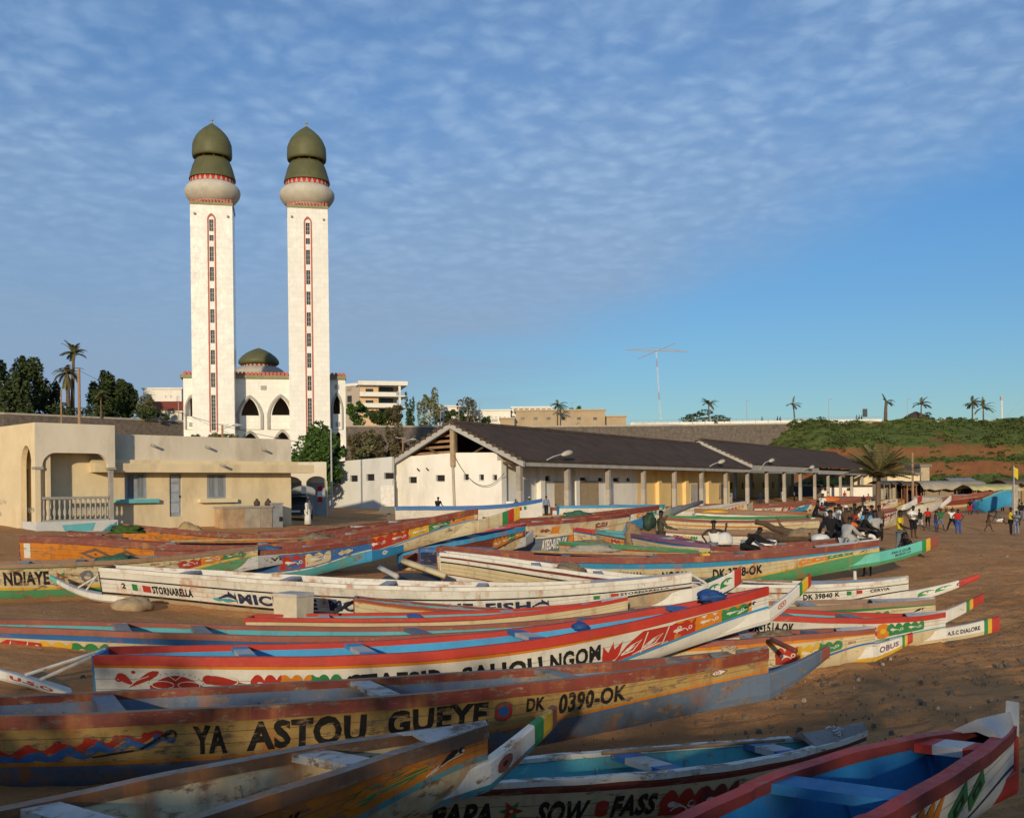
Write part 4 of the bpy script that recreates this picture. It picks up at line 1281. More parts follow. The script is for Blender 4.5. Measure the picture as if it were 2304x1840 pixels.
ys = [-24.0]
while ys[-1] < 205:
    y = ys[-1]
    ys.append(y + (.6 if y < 5 else .11 if y < 24 else .11 + (y - 24) * .0105))
us = np.linspace(-1, 1, 420)
gx = np.concatenate([us * (26 + .85 * abs(y)) + 2 + .05 * y for y in ys])
gy = np.repeat(ys, len(us))
gzv = ground_np(gx, gy)
for i in range(len(gx)):
    x, y = gx[i], gy[i]
    k = .35 + .65 * sm(x / max(y, 4), -.1, .35)
    if y < 75:
        n1 = noise.noise(Vector((x * .9, y * .9, 0)))
        n2 = noise.noise(Vector((x * 2.6, y * 2.6, 7)))
        n3 = noise.noise(Vector((x * 5.5, y * 5.5, 3)))
        gzv[i] += k * (.06 * n1 + .085 * n2 - .07 * max(0, n3 * 1.6) * (1 if y < 45 else 0))
nx = len(us)
for q in PIR:                                   # sand piled against the hulls
    h = q['hull']
    if h.S.y > 34:
        continue
    rx_, ry_ = gx - h.S.x, gy - h.S.y
    lx, ly = rx_ * h.dir.x + ry_ * h.dir.y, -(rx_ * h.nr.x + ry_ * h.nr.y)
    near = np.where((lx > 0) & (lx < h.L) & (np.abs(ly) < 1.6))[0]
    for i in near:
        t_ = lx[i] / h.L
        gap = h.kz(t_) + h.z0 - gzv[i]
        if gap > .30:
            continue
        e = max(0, abs(ly[i]) - h.hw(t_, .10))
        gzv[i] += (.085 + .05 * noise.noise(Vector((lx[i] * 1.3, ly[i], 3)))) * math.exp(-(e / .28) ** 2) * (1 - sm(gap, .05, .30)) * sm(t_, 0, .06)
fs = [(j * nx + i, j * nx + i + 1, (j + 1) * nx + i + 1, (j + 1) * nx + i) for j in range(len(ys) - 1) for i in range(nx - 1)]
t = NT('sand')
sc_ = t.mix(t.ramp(t.noise(.35, 6, .6), .3, .7), (.46, .215, .082), (.62, .325, .14))
sc_ = t.mix(t.ramp(t.noise(3.2, 8, .7), .45, .8, 0, .45), sc_, (.27, .125, .055))
sc_ = t.mix(t.ramp(t.noise(26, 4, .6), .58, .70, 0, .5), sc_, (.17, .095, .055))
sc_ = t.mix(t.ramp(t.noise(11, 8, .75), .66, .72, 0, .7), sc_, (.50, .36, .22))
t.bump(t.noise(5, 9, .75), 1.0, .11)
M_SAND = t.done(sc_, .95, .1)
sand = MB()
sand.v, sand.f, sand.mi = list(zip(gx, gy, gzv)), fs, [0] * len(fs)
struct(sand.build('sand', M_SAND, smooth=True))
far = MB()
far.add([(-3000, -600, -1.6), (3000, -600, -1.6), (3000, 60, -1.6), (-3000, 60, -1.6)], [(0, 1, 2, 3)])
far.add([(-3000, 60, -1.6), (3000, 60, -1.6), (3000, 3500, -1.6), (-3000, 3500, -1.6)], [(0, 1, 2, 3)])
struct(far.build('ground', M_SAND))

# unseen bank added behind the camera, shaped to shade the nearest boats
M_EARTH = plain('earth', (.26, .13, .07), .95, .3, .8, .1, .8, 3, bdist=.2)
bank = MB()
prof = [(-7.0, lambda x: -1.0), (-8.0, lambda x: CAMZ + .95 - .035 * x), (-16.0, lambda x: CAMZ + 1.0 - .035 * x), (-34.0, lambda x: -1.5)]
xs = np.linspace(-90, 45, 46)
for x in xs:
    for j, (y, f) in enumerate(prof):
        bank.v.append((x, y + (.5 * math.sin(x * .7) if j in (0, 3) else 0), f(x) + (.06 * math.sin(x * 1.3) + .05 * math.sin(x * 3.1) if j == 1 else 0)))
for i in range(len(xs) - 1):
    for j in range(3):
        bank.f.append((i * 4 + j, i * 4 + j + 1, i * 4 + j + 5, i * 4 + j + 4)); bank.mi.append(0)
bank.f += [(0, 1, 2, 3), tuple((len(xs) - 1) * 4 + j for j in (3, 2, 1, 0))]; bank.mi += [0, 0]
struct(bank.build('shade_bank', M_EARTH))

# ---------------------------------------------------------------- plateau, retaining wall, hillside
PS = 1.27
WTOP = CAMZ + 12.0 * PS
WPL = [(at(px, 950, d * PS).x, d * PS) for px, d in ((-700, 128), (11, 145), (410, 165), (780, 182), (1100, 189), (1500, 191), (1860, 189))] + [(190, 190 * PS), (400, 190 * PS)]


def wall_y(x):
    return float(np.interp(x, [p[0] for p in WPL], [p[1] for p in WPL]))


M_STONE = plain('dark_masonry', (.13, .105, .085), .95, .35, 1.6, .15, .9, 2.2, bdist=.12)
M_COPE = plain('pale_concrete', (.36, .32, .26), .9, .2, .8)
M_WHITE = plain('whitewash', (.74, .70, .62), .8, .06, .7, .2, .15, 6, dirt=(.35, .28, .20), dirt_amt=.3)
rw_ = thing('retaining_wall', 'long dark stone retaining wall behind the mosque and the fish market', 'wall', (WPL[3][0], WPL[3][1] - 5, -1))
mb = MB(); cp = MB()
for (x0, y0), (x1, y1) in zip(WPL[:-2], WPL[1:-1]):
    n = max(2, int((x1 - x0) / 3))
    for i in range(n):
        a, b = x0 + (x1 - x0) * i / n, x0 + (x1 - x0) * (i + 1) / n
        ya, yb = y0 + (y1 - y0) * i / n, y0 + (y1 - y0) * (i + 1) / n
        mb.hexa([(a, ya - 6, -1), (b, yb - 6, -1), (b, yb + 1, -1), (a, ya + 1, -1), (a, ya, WTOP - .35), (b, yb, WTOP - .35), (b, yb + 1, WTOP - .35), (a, ya + 1, WTOP - .35)])
        cp.hexa([(a, ya - .12, WTOP - .35), (b, yb - .12, WTOP - .35), (b, yb + 1.1, WTOP - .35), (a, ya + 1.1, WTOP - .35), (a, ya - .12, WTOP), (b, yb - .12, WTOP), (b, yb + 1.1, WTOP), (a, ya + 1.1, WTOP)])
mb.build('masonry', M_STONE, rw_)
cp.build('coping', M_COPE, rw_)
t = NT('plateau_ground')
M_PLAT = t.done(t.mix(t.ramp(t.noise(.12, 6, .6), .4, .6), (.22, .14, .07), (.10, .12, .04)), .95, .1)
mb = MB()
top = [(x, y + 1.1) for x, y in WPL]
n = len(top)
mb.v = [(x, y, WTOP - .04) for x, y in top] + [(x * 1.0, y + 40, WTOP - .04) for x, y in top] + [((-3000 + 6000 * i / (n - 1)), 4000, WTOP - .04) for i in range(n)]
for r in range(2):
    for i in range(n - 1):
        mb.f.append((r * n + i, r * n + i + 1, (r + 1) * n + i + 1, (r + 1) * n + i)); mb.mi.append(0)
struct(mb.build('plateau', M_PLAT))
# promenade parapet with its posts
pp = thing('parapet', 'low white parapet with a pipe rail along the top of the stone wall', 'parapet', (WPL[4][0], WPL[4][1], WTOP))
pw, pr_ = MB(), MB()
x = at(1420, 950, 190 * PS).x
xe = at(1972, 945, 189 * PS).x
while x < xe:
    y = wall_y(x) + .45
    pw.box(x, x + 2.94, y, y + .25, WTOP, WTOP + .62)
    for k in (0, 1.5):
        pr_.tube([(x + k, y + .12, WTOP + .62), (x + k, y + .12, WTOP + 1.15)], .05, 5)
    pr_.tube([(x, y + .12, WTOP + 1.15), (x + 3, wall_y(x + 3) + .57, WTOP + 1.15)], .045, 5)
    x += 3
pw.build('low_wall', M_WHITE, pp)
pr_.build('railing', plain('rail_grey', (.35, .36, .38), .5), pp)

HX0 = at(1640, 990, 180 * PS).x


def hill_top(x):
    return -2.2 + (12.35 * PS + 2.2) * sm(x, HX0 - 4, HX0 + 22) + .25 * math.sin(x * .21) + .2 * math.sin(x * .53 + 1)


HP = [(0, 1.0), (.20, .84), (.34, .74), (.46, .60), (.485, .46), (.60, .42), (.64, .26), (.80, .17), (1.0, 0)]


def hill_pt(x, s, k=1.0):
    h = hill_top(x)
    f = float(np.interp(s, [a for a, _ in HP], [b for _, b in HP]))
    wob = 2.2 * noise.noise(Vector((x * .07, s * 3, 0))) + .9 * noise.noise(Vector((x * .25, s * 8, 4)))
    yt = wall_y(x) + 1.0
    yy = yt - s * min(66, 30 + max(0, x - HX0) * .55) + wob * (1 if s > .02 else 0)
    zz = CAMZ - 3.2 + (h + 3.2) * f + (.55 * noise.noise(Vector((x * .22, s * 9, 9))) + .25 * noise.noise(Vector((x * .6, s * 20, 2)))) * (1 if .02 < s < .97 else 0)
    return x, yy, zz


hxs = np.linspace(HX0 - 5, 300, 200)
hss = np.linspace(0, 1, 56)
hb_ = MB()
hb_.v = [hill_pt(x, s) for x in hxs for s in hss]
m = len(hss)
hb_.f = [(i * m + j, i * m + j + 1, (i + 1) * m + j + 1, (i + 1) * m + j) for i in range(len(hxs) - 1) for j in range(m - 1)]
hb_.mi = [0] * len(hb_.f)
t = NT('hillside_earth')
gn = t.n('ShaderNodeNewGeometry')
sx = t.n('ShaderNodeSeparateXYZ'); t.l(gn.outputs['True Normal'], sx.inputs[0])
steep = t.ramp(sx.outputs[2], .52, .72)
nn = t.ramp(t.noise(.10, 7, .65), .28, .44)
grass = t.mix(t.ramp(t.noise(.5, 6, .7), .35, .65), (.065, .10, .022), (.15, .165, .045))
earth = t.mix(t.ramp(t.noise(.6, 6, .7), .3, .7), (.17, .065, .03), (.24, .105, .05))
M_HILL = t.done(t.mix(t.mul(steep, nn), earth, grass), .95, .1)
t.bump(t.noise(.9, 8, .7), .7, .5)
struct(hb_.build('hillside', M_HILL, smooth=True))

# ---------------------------------------------------------------- foliage
nrng = np.random.default_rng(3)


def leaf_faces(P_, size, flat=.5, rng=nrng):
    """one small four-sided leaf at each point, randomly turned"""
    n = len(P_)
    a = rng.normal(size=(n, 3)); a[:, 2] *= flat
    a /= np.linalg.norm(a, axis=1)[:, None] + 1e-9
    b = rng.normal(size=(n, 3))
    b -= (b * a).sum(1)[:, None] * a
    b /= np.linalg.norm(b, axis=1)[:, None] + 1e-9
    s = size * rng.uniform(.6, 1.4, size=(n, 1))
    V = np.stack([P_ - a * s, P_ + b * s * .45, P_ + a * s, P_ - b * s * .45], 1).reshape(-1, 3)
    F = np.arange(4 * n).reshape(-1, 4)
    return V, F


def mesh_np(name, V, F, mat, parent=None):
    me = bpy.data.meshes.new(name)
    o0 = org(parent) if parent is not None else Vector((0, 0, 0))
    me.from_pydata((V - np.array(o0)[None]).tolist(), [], F.tolist())
    me.materials.append(mat)
    o = bpy.data.objects.new(name, me)
    COL.objects.link(o)
    if parent is not None:
        o.parent = parent
    return o


def crown_points(c, r, n, clumps, rng=nrng, hollow=.55):
    """points in uneven clumps spread through an ellipsoid"""
    cc = rng.normal(size=(clumps, 3))
    cc /= np.linalg.norm(cc, axis=1)[:, None]
    cc *= rng.uniform(hollow, 1.0, size=(clumps, 1))
    rr = rng.uniform(.16, .36, size=clumps)
    k = rng.integers(0, clumps, n)
    d = rng.normal(size=(n, 3))
    d /= np.linalg.norm(d, axis=1)[:, None]
    p = cc[k] + d * (rr[k] * rng.uniform(.5, 1.0, n) ** .5)[:, None]
    p[:, 2] = np.maximum(p[:, 2], -.95)
    return np.array(c)[None] + p * np.array(r)[None]


M_BARK = plain('bark', (.13, .09, .06), .95, .3, 2, .1, .6, 8)
M_PALE_BARK = plain('pale_bark', (.42, .36, .28), .9, .25, 2)
LV = dict(dark=leaf('dark_leaves', (.022, .038, .016), (.065, .085, .03)), fig=leaf('fig_leaves', (.020, .038, .012), (.055, .075, .02)),
          fresh=leaf('fresh_leaves', (.025, .060, .012), (.070, .12, .025)), bush=leaf('bush_leaves', (.03, .05, .016), (.085, .10, .03)), olive=leaf('olive_leaves', (.07, .075, .03), (.15, .145, .06)),
          dry=leaf('dry_scrub', (.060, .048, .026), (.12, .10, .05)), gum=leaf('gum_leaves', (.09, .10, .055), (.19, .19, .10)), hill=leaf('hill_leaves', (.026, .050, .012), (.085, .115, .03)),
          frond=leaf('fronds', (.05, .06, .022), (.13, .13, .05)), dryfrond=leaf('dry_fronds', (.075, .07, .03), (.17, .145, .065)))


def tree(name, label, base, h, rx, rz, kind, n=2600, leafsize=.28, trunk=.22, bark=None, clumps=26, group=None, trunk_h=None, cat='tree', hollow=.5, lean=0.0):
    r = thing(name, label, cat, base, 0, group)
    b = Vector(base)
    c = b + Vector((lean, 0, h - rz))
    th = trunk_h or (h - rz)
    tb = MB()
    tb.tube([b - Vector((0, 0, .3)), b + Vector((lean * .4, 0, th * .5)), b + Vector((lean * .8, .1, th)), c + Vector((0, 0, rz * .3))], [trunk, trunk * .8, trunk * .6, trunk * .2], 7)
    for i in range(6):
        a = i * 1.05 + RNG.random()
        e = c + Vector((math.cos(a) * rx * .7, math.sin(a) * rx * .7, RNG.uniform(-.4, .5) * rz))
        s = b + Vector((lean * .7, 0, th * RNG.uniform(.6, .95)))
        tb.tube([s, (s + e) / 2 + Vector((0, 0, .15 * rz)), e], [trunk * .4, trunk * .28, trunk * .1], 5)
    tb.build('trunk', bark or M_BARK, r)
    V, F = leaf_faces(crown_points(c, (rx, rx * .9, rz), n, clumps, hollow=hollow), leafsize)
    mesh_np('crown', V, F, LV[kind], r)
    return r


def shrub(name, label, base, rx, rz, kind, n=900, leafsize=.22, group=None, cat='shrub'):
    return tree(name, label, base, rz * 1.7, rx, rz, kind, n, leafsize, .08, clumps=16, group=group, trunk_h=rz * .8, cat=cat, hollow=.2)


def palm(name, label, base, h, fl, nf=16, kind='frond', lean=(0, 0), trunk=.18, group=None, droop=1.0, wind=0.0, up=.55, skirt=False, leafl=.45):
    r = thing(name, label, 'palm tree', base, 0, group)
    b = Vector(base)
    topp = b + Vector((lean[0], lean[1], h))
    tb = MB()
    pts = [b + Vector((lean[0] * s * s, lean[1] * s * s, -.2 + (h + .2) * s)) for s in np.linspace(0, 1, 8)]
    tb.tube(pts, [trunk * (1.25 - .45 * i / 7 + .05 * (i % 2)) for i in range(8)], 8)
    tb.build('trunk', M_BARK, r)
    rows = []
    for i in range(nf):
        a = i * 2.399 + RNG.uniform(-.2, .2)
        e0 = up + RNG.uniform(-.5, .55)
        if skirt and i % 3 == 0:
            e0 = -1.0
        L = fl * RNG.uniform(.8, 1.1)
        p = Vector(topp)
        d = Vector((math.cos(a) * math.cos(e0) + wind, math.sin(a) * math.cos(e0), math.sin(e0))).normalized()
        n = 9
        line = [Vector(p)]
        for k in range(n):
            p = p + d * (L / n)
            d = (d + Vector((wind * .06, 0, -.155 * droop))).normalized()
            line.append(Vector(p))
        rows.append(line)
    V, F = [], []
    for line in rows:
        for k in range(1, len(line)):
            p0, p1 = line[k - 1], line[k]
            d = (p1 - p0).normalized()
            sd = d.cross(Vector((0, 0, 1)))
            if sd.length < .05:
                continue
            sd.normalize()
            b0 = len(V)
            w = .035
            V += [p0 - sd * w, p0 + sd * w, p1 + sd * w * .7, p1 - sd * w * .7]
            F.append((b0, b0 + 1, b0 + 2, b0 + 3))
            ll = leafl * (1 - abs(k / len(line) - .45) * 1.1) * (fl / 2.2)
            for u in (0, .5):
                q = p0 + (p1 - p0) * u
                for sg in (-1, 1):
                    tip = q + sd * sg * ll + d * ll * .55 + Vector((0, 0, -.28 * ll))
                    b0 = len(V)
                    V += [q, q + d * (.16 * fl / 2.2), tip]
                    F.append((b0, b0 + 1, b0 + 2))
    me = bpy.data.meshes.new('crown')
    o0 = org(r)
    me.from_pydata([tuple(v - o0) for v in V], [], F)
    me.materials.append(LV[kind])
    o = bpy.data.objects.new('crown', me)
    COL.objects.link(o); o.parent = r
    return r


# green cover of the hillside
def hill_scatter(n, seed, size, lift, cond, bush, mat):
    rng = np.random.default_rng(seed)
    pts = []
    while len(pts) < n:
        x = rng.uniform(HX0 - 4, 185)
        s = rng.uniform(0, 1)
        nv = noise.noise(Vector((x * .09, s * 4.0, 5))) + .5 * noise.noise(Vector((x * .3, s * 13, 1)))
        if not cond(x, s, nv):
            continue
        p = Vector(hill_pt(x, s))
        k = bush
        rr = rng.uniform(.4, 1.3) * lift
        for _ in range(k):
            v = rng.normal(size=3); v /= np.linalg.norm(v)
            pts.append((p.x + v[0] * rr * 1.4, p.y + v[1] * rr, p.z + abs(v[2]) * rr * .9))
    V, F = leaf_faces(np.array(pts[:n]), size, .6, rng)
    o = mesh_np('ground_cover', V, F, mat)
    o['kind'] = 'stuff'
    o['label'] = 'green scrub covering the terraced red hillside'
    return o


def on_green(x, s, nv):
    if .415 < s < .485 and x > HX0 + 12:
        return nv > -.05
    if .60 < s < .66:
        return nv > -.2
    if .66 < s < .85:
        return nv > -.5
    return nv > -.8


hill_scatter(80000, 5, .26, .42, on_green, 22, LV['hill'])
o_ = hill_scatter(26000, 6, .30, 1.05, lambda x, s, nv: on_green(x, s, nv) and nv > .22, 60, LV['bush'])
o_.name = 'undergrowth'; o_['label'] = 'brighter green bushes massed on the red hillside'

# unseen scrub added on the bank to throw broken shade over the nearest boats
_r = np.random.default_rng(21)
_p = []
while len(_p) < 3600:
    x, q = _r.uniform(-26, 14), _r.uniform(0, 1)
    nv = noise.noise(Vector((x * .45, q * 1.2, 2)))
    if q * 1.0 > .62 + .75 * nv:
        continue
    _p.append((x, -8.6 + _r.uniform(-.8, .8), CAMZ + .85 - .035 * x + q * 2.1))
V, F = leaf_faces(np.array(_p), .20, .8, _r)
o_ = mesh_np('shade_scrub', V, F, LV['dry'])
o_['kind'] = 'stuff'; o_['label'] = 'unseen dry scrub added on the bank to break up the sunlight'
# ---------------------------------------------------------------- mosque
t = NT('white_tiles')
br = t.n('ShaderNodeTexBrick')
br.inputs['Scale'].default_value = 1.0
br.inputs['Brick Width'].default_value, br.inputs['Row Height'].default_value, br.inputs['Mortar Size'].default_value = .9, .6, .012
br.inputs['Color1'].default_value, br.inputs['Color2'].default_value, br.inputs['Mortar'].default_value = (.78, .75, .69, 1), (.73, .70, .64, 1), (.60, .57, .51, 1)
mp_ = t.n('ShaderNodeMapping'); mp_.inputs['Rotation'].default_value = (R(90), 0, 0)
t.l(t.vec, mp_.inputs[0]); t.l(mp_.outputs[0], br.inputs['Vector'])
wcol = t.mix(t.ramp(t.noise(.35, 7, .7, (1, 1, .35)), .52, .75, 0, .14), br.outputs['Color'], (.42, .36, .28))
t.bump(t.noise(.5, 4, .6), .10, .6)
M_TILE = t.done(wcol, t.ramp(t.noise(1.2, 4, .6), .3, .7, .12, .34), .6)
M_MGREEN = plain('dome_green', (.105, .105, .045), .55, .16, .8, .3, .2, 5, dirt=(.05, .05, .025), dirt_amt=.4)
M_BULB = plain('bulb_mosaic', (.50, .46, .38), .7, .14, .9, .25, .25, 8)
M_RED = plain('red_band', (.48, .035, .025), .6, .15, 2)
M_REDTRIM = plain('red_trim', (.44, .11, .075), .6, .2, 2)
M_GLASS = plain('dark_glass', (.025, .03, .03), .25, .3, 2, .5)
M_DARK = plain('dark_recess', (.022, .020, .02), .9)
M_GREYT = plain('grey_trim', (.34, .33, .30), .8, .12, 1)
M_BIEGE = plain('drum_stone', (.40, .36, .30), .8, .12, 1)

MF = Frame(at(593, 1000, 124).to_2d().to_3d(), (.978, .207))
MF.o.z = 0


def minaret(px, ptop, d, label):
    pos = at(px, 950, d)
    base_z = 1.9
    f = Frame((pos.x, pos.y, 0), (.978, .207))
    s = 124 / 2260 * d / 124
    ztop = at(px, ptop, d).z
    r = thing('minaret', label, 'minaret', (pos.x, pos.y, base_z))
    hw = 2.42
    # shaft: front plate with the window strip cut through it, then the other three sides
    win = []
    rel = [(30, 54), (62, 74), (86, 116), (128, 157), (172, 199), (215, 243), (258, 285), (299, 329), (346, 376), (392, 465)]
    holes = []
    zt = lambda q: ztop - (q - 0) * 1.0687 * d / FPX
    for a, b in rel:
        holes.append(rect(-.24, .24, zt(b), zt(a)))
    mb = MB()
    f.slab(mb, rect(-hw, hw, base_z - 3, ztop), holes, -hw, -hw + .4)
    f.box(mb, -hw, hw, base_z - 3, ztop, -hw + .402, hw)
    mb.build('shaft', M_TILE, r)
    for a, b in rel:
        w = MB(); f.box(w, -.24, .24, zt(b), zt(a), -hw + .22, -hw + .3)
        wo_ = w.build('window', M_GLASS, r)
        fr = MB()
        nb = max(1, int((zt(a) - zt(b)) / .45))
        for i in range(1, nb):
            z = zt(b) + (zt(a) - zt(b)) * i / nb
            f.box(fr, -.24, .24, z - .03, z + .03, -hw + .17, -hw + .22)
        f.box(fr, -.025, .025, zt(b), zt(a), -hw + .165, -hw + .22)
        fr.build('glazing_bar', M_GREYT, wo_)
    tr = MB()
    out_ = pointed(-.48, .48, zt(468), zt(28), zt(17))
    inn = pointed(-.33, .33, zt(467.5), zt(28), zt(22))
    f.slab(tr, out_, [inn], -hw - .09, -hw - .002)
    tr.build('window_surround', M_REDTRIM, r)
    sp_ = MB()
    for sx_, zz in ((-1.9, ztop - 1.1), (1.9, ztop - 1.3)):
        f.box(sp_, sx_ - .1, sx_ + .1, zz - .1, zz + .1, -hw - .3, -hw - .002)
    sp_.build('spout', M_GREYT, r)
    c = (pos.x, pos.y, 0)
    L = lambda rr, q: (rr * .0577 * d / 122, zt(q))
    cr = MB(); f.box(cr, -hw - .06, hw + .06, ztop, ztop + .35, -hw - .06, hw + .06)
    cr.build('cornice', plain('olive_trim', (.24, .23, .13), .8), r)
    th = MB()
    for i in range(13):
        u = -hw + .2 + i * (2 * hw - .4) / 12
        for w_ in (-hw - .02, hw - .1):
            f.box(th, u - .11, u + .11, ztop + .352, ztop + .75, w_, w_ + .12)
        f.box(th, -hw - .02, -hw + .1, ztop + .352, ztop + .75, u - .11 if abs(u) < hw - .3 else 0, (u - .11 if abs(u) < hw - .3 else 0) + .22)
        f.box(th, hw - .1, hw + .02, ztop + .352, ztop + .75, u - .11 if abs(u) < hw - .3 else 0, (u - .11 if abs(u) < hw - .3 else 0) + .22)
    th.build('crenellation', M_REDTRIM, r)
    bu = MB()
    bu.lathe(c, [L(36, -5), L(36.5, -6.5), L(35.5, -7.5), L(38, -9), L(37.5, -10), L(40, -11.5), L(39.5, -12.5), L(42, -14), L(47, -18), L(52, -24), L(55.5, -30), L(57, -36), L(56.3, -42), L(53.5, -47), L(49.5, -51), L(45, -53.5)], 44)
    bu.build('bulb', M_BULB, r, smooth=True)
    bd = MB(); bd.lathe(c, [L(44, -52), L(45.2, -53), L(45.2, -64)], 40)
    bo = bd.build('red_band', M_RED, r, smooth=True)
    for i in range(26):
        zg = MB()
        a0 = 2 * math.pi * i / 26
        p = lambda a, q, rr=45.5: (c[0] + L(rr, 0)[0] * math.cos(a), c[1] + L(rr, 0)[0] * math.sin(a), zt(q))
        zg.add([p(a0, -54), p(a0 + .15, -54), p(a0 + .09, -62), p(a0 + .06, -62)], [(0, 1, 2, 3)])
        zg.build('zigzag', M_BIEGE, bo)
    sk = MB(); sk.lathe(c, [L(44, -64), L(47.6, -62.5), L(47.4, -65), L(46.0, -71), L(43.5, -80), L(40.5, -91), L(36.5, -101), L(33, -106)], 40)
    sk.build('lower_dome', M_MGREEN, r, smooth=True)
    gal = MB(); gal.lathe(c, [L(22, -105), L(22, -113)], 24)
    gal.build('gallery_core', M_DARK, r)
    for i in range(8):
        a = 2 * math.pi * i / 8 + .4
        pm = MB().tube([(c[0] + L(27, 0)[0] * math.cos(a), c[1] + L(27, 0)[0] * math.sin(a), zt(-105)), (c[0] + L(27, 0)[0] * math.cos(a), c[1] + L(27, 0)[0] * math.sin(a), zt(-112))], .17, 8)
        pm.build('post', M_REDTRIM, r)
    dm = MB(); dm.lathe(c, [L(25, -113), L(29, -112), L(29.5, -111), L(33, -110.8), L(33.5, -109.8), L(37, -109.2), L(39.6, -109.8), L(40.8, -114), L(40.8, -122), L(40.4, -129), L(40, -137), L(37.3, -145), L(33, -154), L(27, -162), L(19.5, -169.5), L(12, -175.5), L(5.5, -180.3), L(.8, -184)], 44)
    dm.build('upper_dome', M_MGREEN, r, smooth=True)
    fi = MB().tube([(c[0], c[1], zt(-182)), (c[0], c[1], zt(-194))], [.09, .03], 6)
    fi.lathe((c[0], c[1], zt(-190)), [(.02, -.2), (.2, 0), (.02, .2)], 8)
    fi.build('finial', M_GREYT, r)
    return r


minaret(484.5, 474, 122, 'tall white minaret nearer the date palms, the one with the sun glinting on its shaft')
minaret(697, 481, 124.5, 'tall white minaret nearer the balconied apartment block')

mq = thing('mosque', 'white mosque hall with pointed arches and a low green dome between two minarets', 'mosque', tuple(MF.pt(0, 1.9, 4)))
uL, zR = MF.uz(412, 853)
uR = MF.uz(777, 851)[0]
zR = (zR + MF.uz(777, 851)[1]) / 2
mb = MB()
H_ = []


def mpt(x, y):
    return MF.uz(*P(12, x, y))


spec = [(110, 225, 950, 850, 730), (770, 985, 942, 935, 735), (1140, 1365, 938, 930, 725), (1885, 1985, 922, 850, 700)]
low = [(780, 980, 1400, 1300, 1130), (1170, 1370, 1400, 1300, 1120), (1890, 2010, 1400, 1260, 1140)]
for a, b, zb, zs, zt_ in spec + low:
    u0, z0 = mpt(a, zb); u1, _ = mpt(b, zb)
    H_.append(pointed(u0, u1, z0, mpt(a, zs)[1], mpt(a, zt_)[1], 9))
MF.slab(mb, rect(uL, uR, -1.2, zR), H_, 0, .7)
u0, u1 = uL, uR
MF.box(mb, uL, uL + .7, -1.2, zR, .702, 33)
MF.box(mb, uR - .7, uR, -1.2, zR, .702, 33)
MF.box(mb, uL, uR, -1.2, zR, 33.002, 33.7)
MF.box(mb, uL + .702, uR - .702, zR - .5, zR - .1, .702, 33)
mb.build('wall', M_TILE, mq)
bk = MB(); MF.box(bk, uL + .702, uR - .702, -1.2, zR - .6, 5.5, 5.7)
bk.build('inner_wall', plain('hall_inside', (.30, .24, .19), .9), mq)
for (a, b, zb, zs, zt_), big_ in zip(spec, (0, 1, 1, 0)):
    u0, z0 = mpt(a - (22 if big_ else 6), 1110); u1, _ = mpt(b + (22 if big_ else 6), 1110)
    w = .32 if big_ else .16
    tr = MB()
    MF.slab(tr, pointed(u0 - w, u1 + w, z0, mpt(a, zs)[1], mpt(a, zt_ - 42)[1], 9), [pointed(u0 + .02, u1 - .02, z0 + .004, mpt(a, zs)[1], mpt(a, zt_ - 8)[1], 9)], -.22, -.003)
    tr.build('arch_trim', M_GREYT, mq)
for a, b, zb, zs, zt_ in low[:2]:
    tr = MB(); u0, _ = mpt(a, 1200); u1, _ = mpt(b, 1200)
    MF.slab(tr, pointed(u0 - .3, u1 + .3, mpt(a, 1400)[1], mpt(a, 1300)[1], mpt(a, zt_ - 10)[1], 9), [pointed(u0, u1, mpt(a, 1400)[1] + .01, mpt(a, 1300)[1], mpt(a, zt_ + 25)[1], 9)], -.2, -.003)
    tr.build('arch_trim', M_GREYT, mq)
co = MB(); MF.box(co, uL - .35, uR + .12, zR, zR + .4, -.3, 33.9); co.build('cornice', plain('olive_trim', (.24, .23, .13)), mq)
for i in range(42):
    u = uL + (uR - uL) * (i + .5) / 42
    th = MB(); MF.box(th, u - .17, u + .17, zR + .402, zR + .80, -.2, .05)
    th.build('crenel', M_REDTRIM, mq)
rb_ = MB(); MF.box(rb_, uL, uR, zR + .402, zR + .62, .06, .2); rb_.build('red_ledge', M_RED, mq)
sq = MB(); a, b = mpt(1040, 605); MF.box(sq, a - .33, a + .33, b - .25, b + .25, -.12, -.003)
for x, y in ((165, 1050), (1942, 1046), (1930, 595)):
    a, b = mpt(x, y); MF.box(sq, a - .25, a + .25, b - .25, b + .25, -.12, -.003)
sq.build('vent', M_GREYT, mq)
cu_, cz_ = MF.uz(*P(12, 988, 470))
cu_ = MF.u_at(P(12, 988, 470)[0])
cc = MF.pt(cu_, 0, 25)
cc = at(P(12, 988, 470)[0], 900, cc.y)
dd = cc.y
zz = lambda y: at(*P(12, 988, y), dd).z
rr = lambda q: q / 5.39 * dd / FPX
dr = MB(); dr.lathe((cc.x, cc.y, 0), [(rr(330), zR), (rr(318), zz(440)), (rr(290), zz(400)), (rr(235), zz(362)), (rr(190), zz(358))], 40); dr.build('drum', M_BIEGE, mq, smooth=True)
bd = MB(); bd.lathe((cc.x, cc.y, 0), [(rr(192), zz(362)), (rr(194), zz(300))], 40); bo = bd.build('red_band', M_RED, mq, smooth=True)
for i in range(24):
    a = 2 * math.pi * i / 24
    g_ = MB()
    p = lambda a_, y: (cc.x + rr(197) * math.cos(a_), cc.y + rr(197) * math.sin(a_), zz(y))
    g_.add([p(a - .07, 360), p(a + .07, 360), p(a + .02, 315), p(a - .02, 315)], [(0, 1, 2, 3)])
    g_.build('chevron', M_BIEGE, bo)
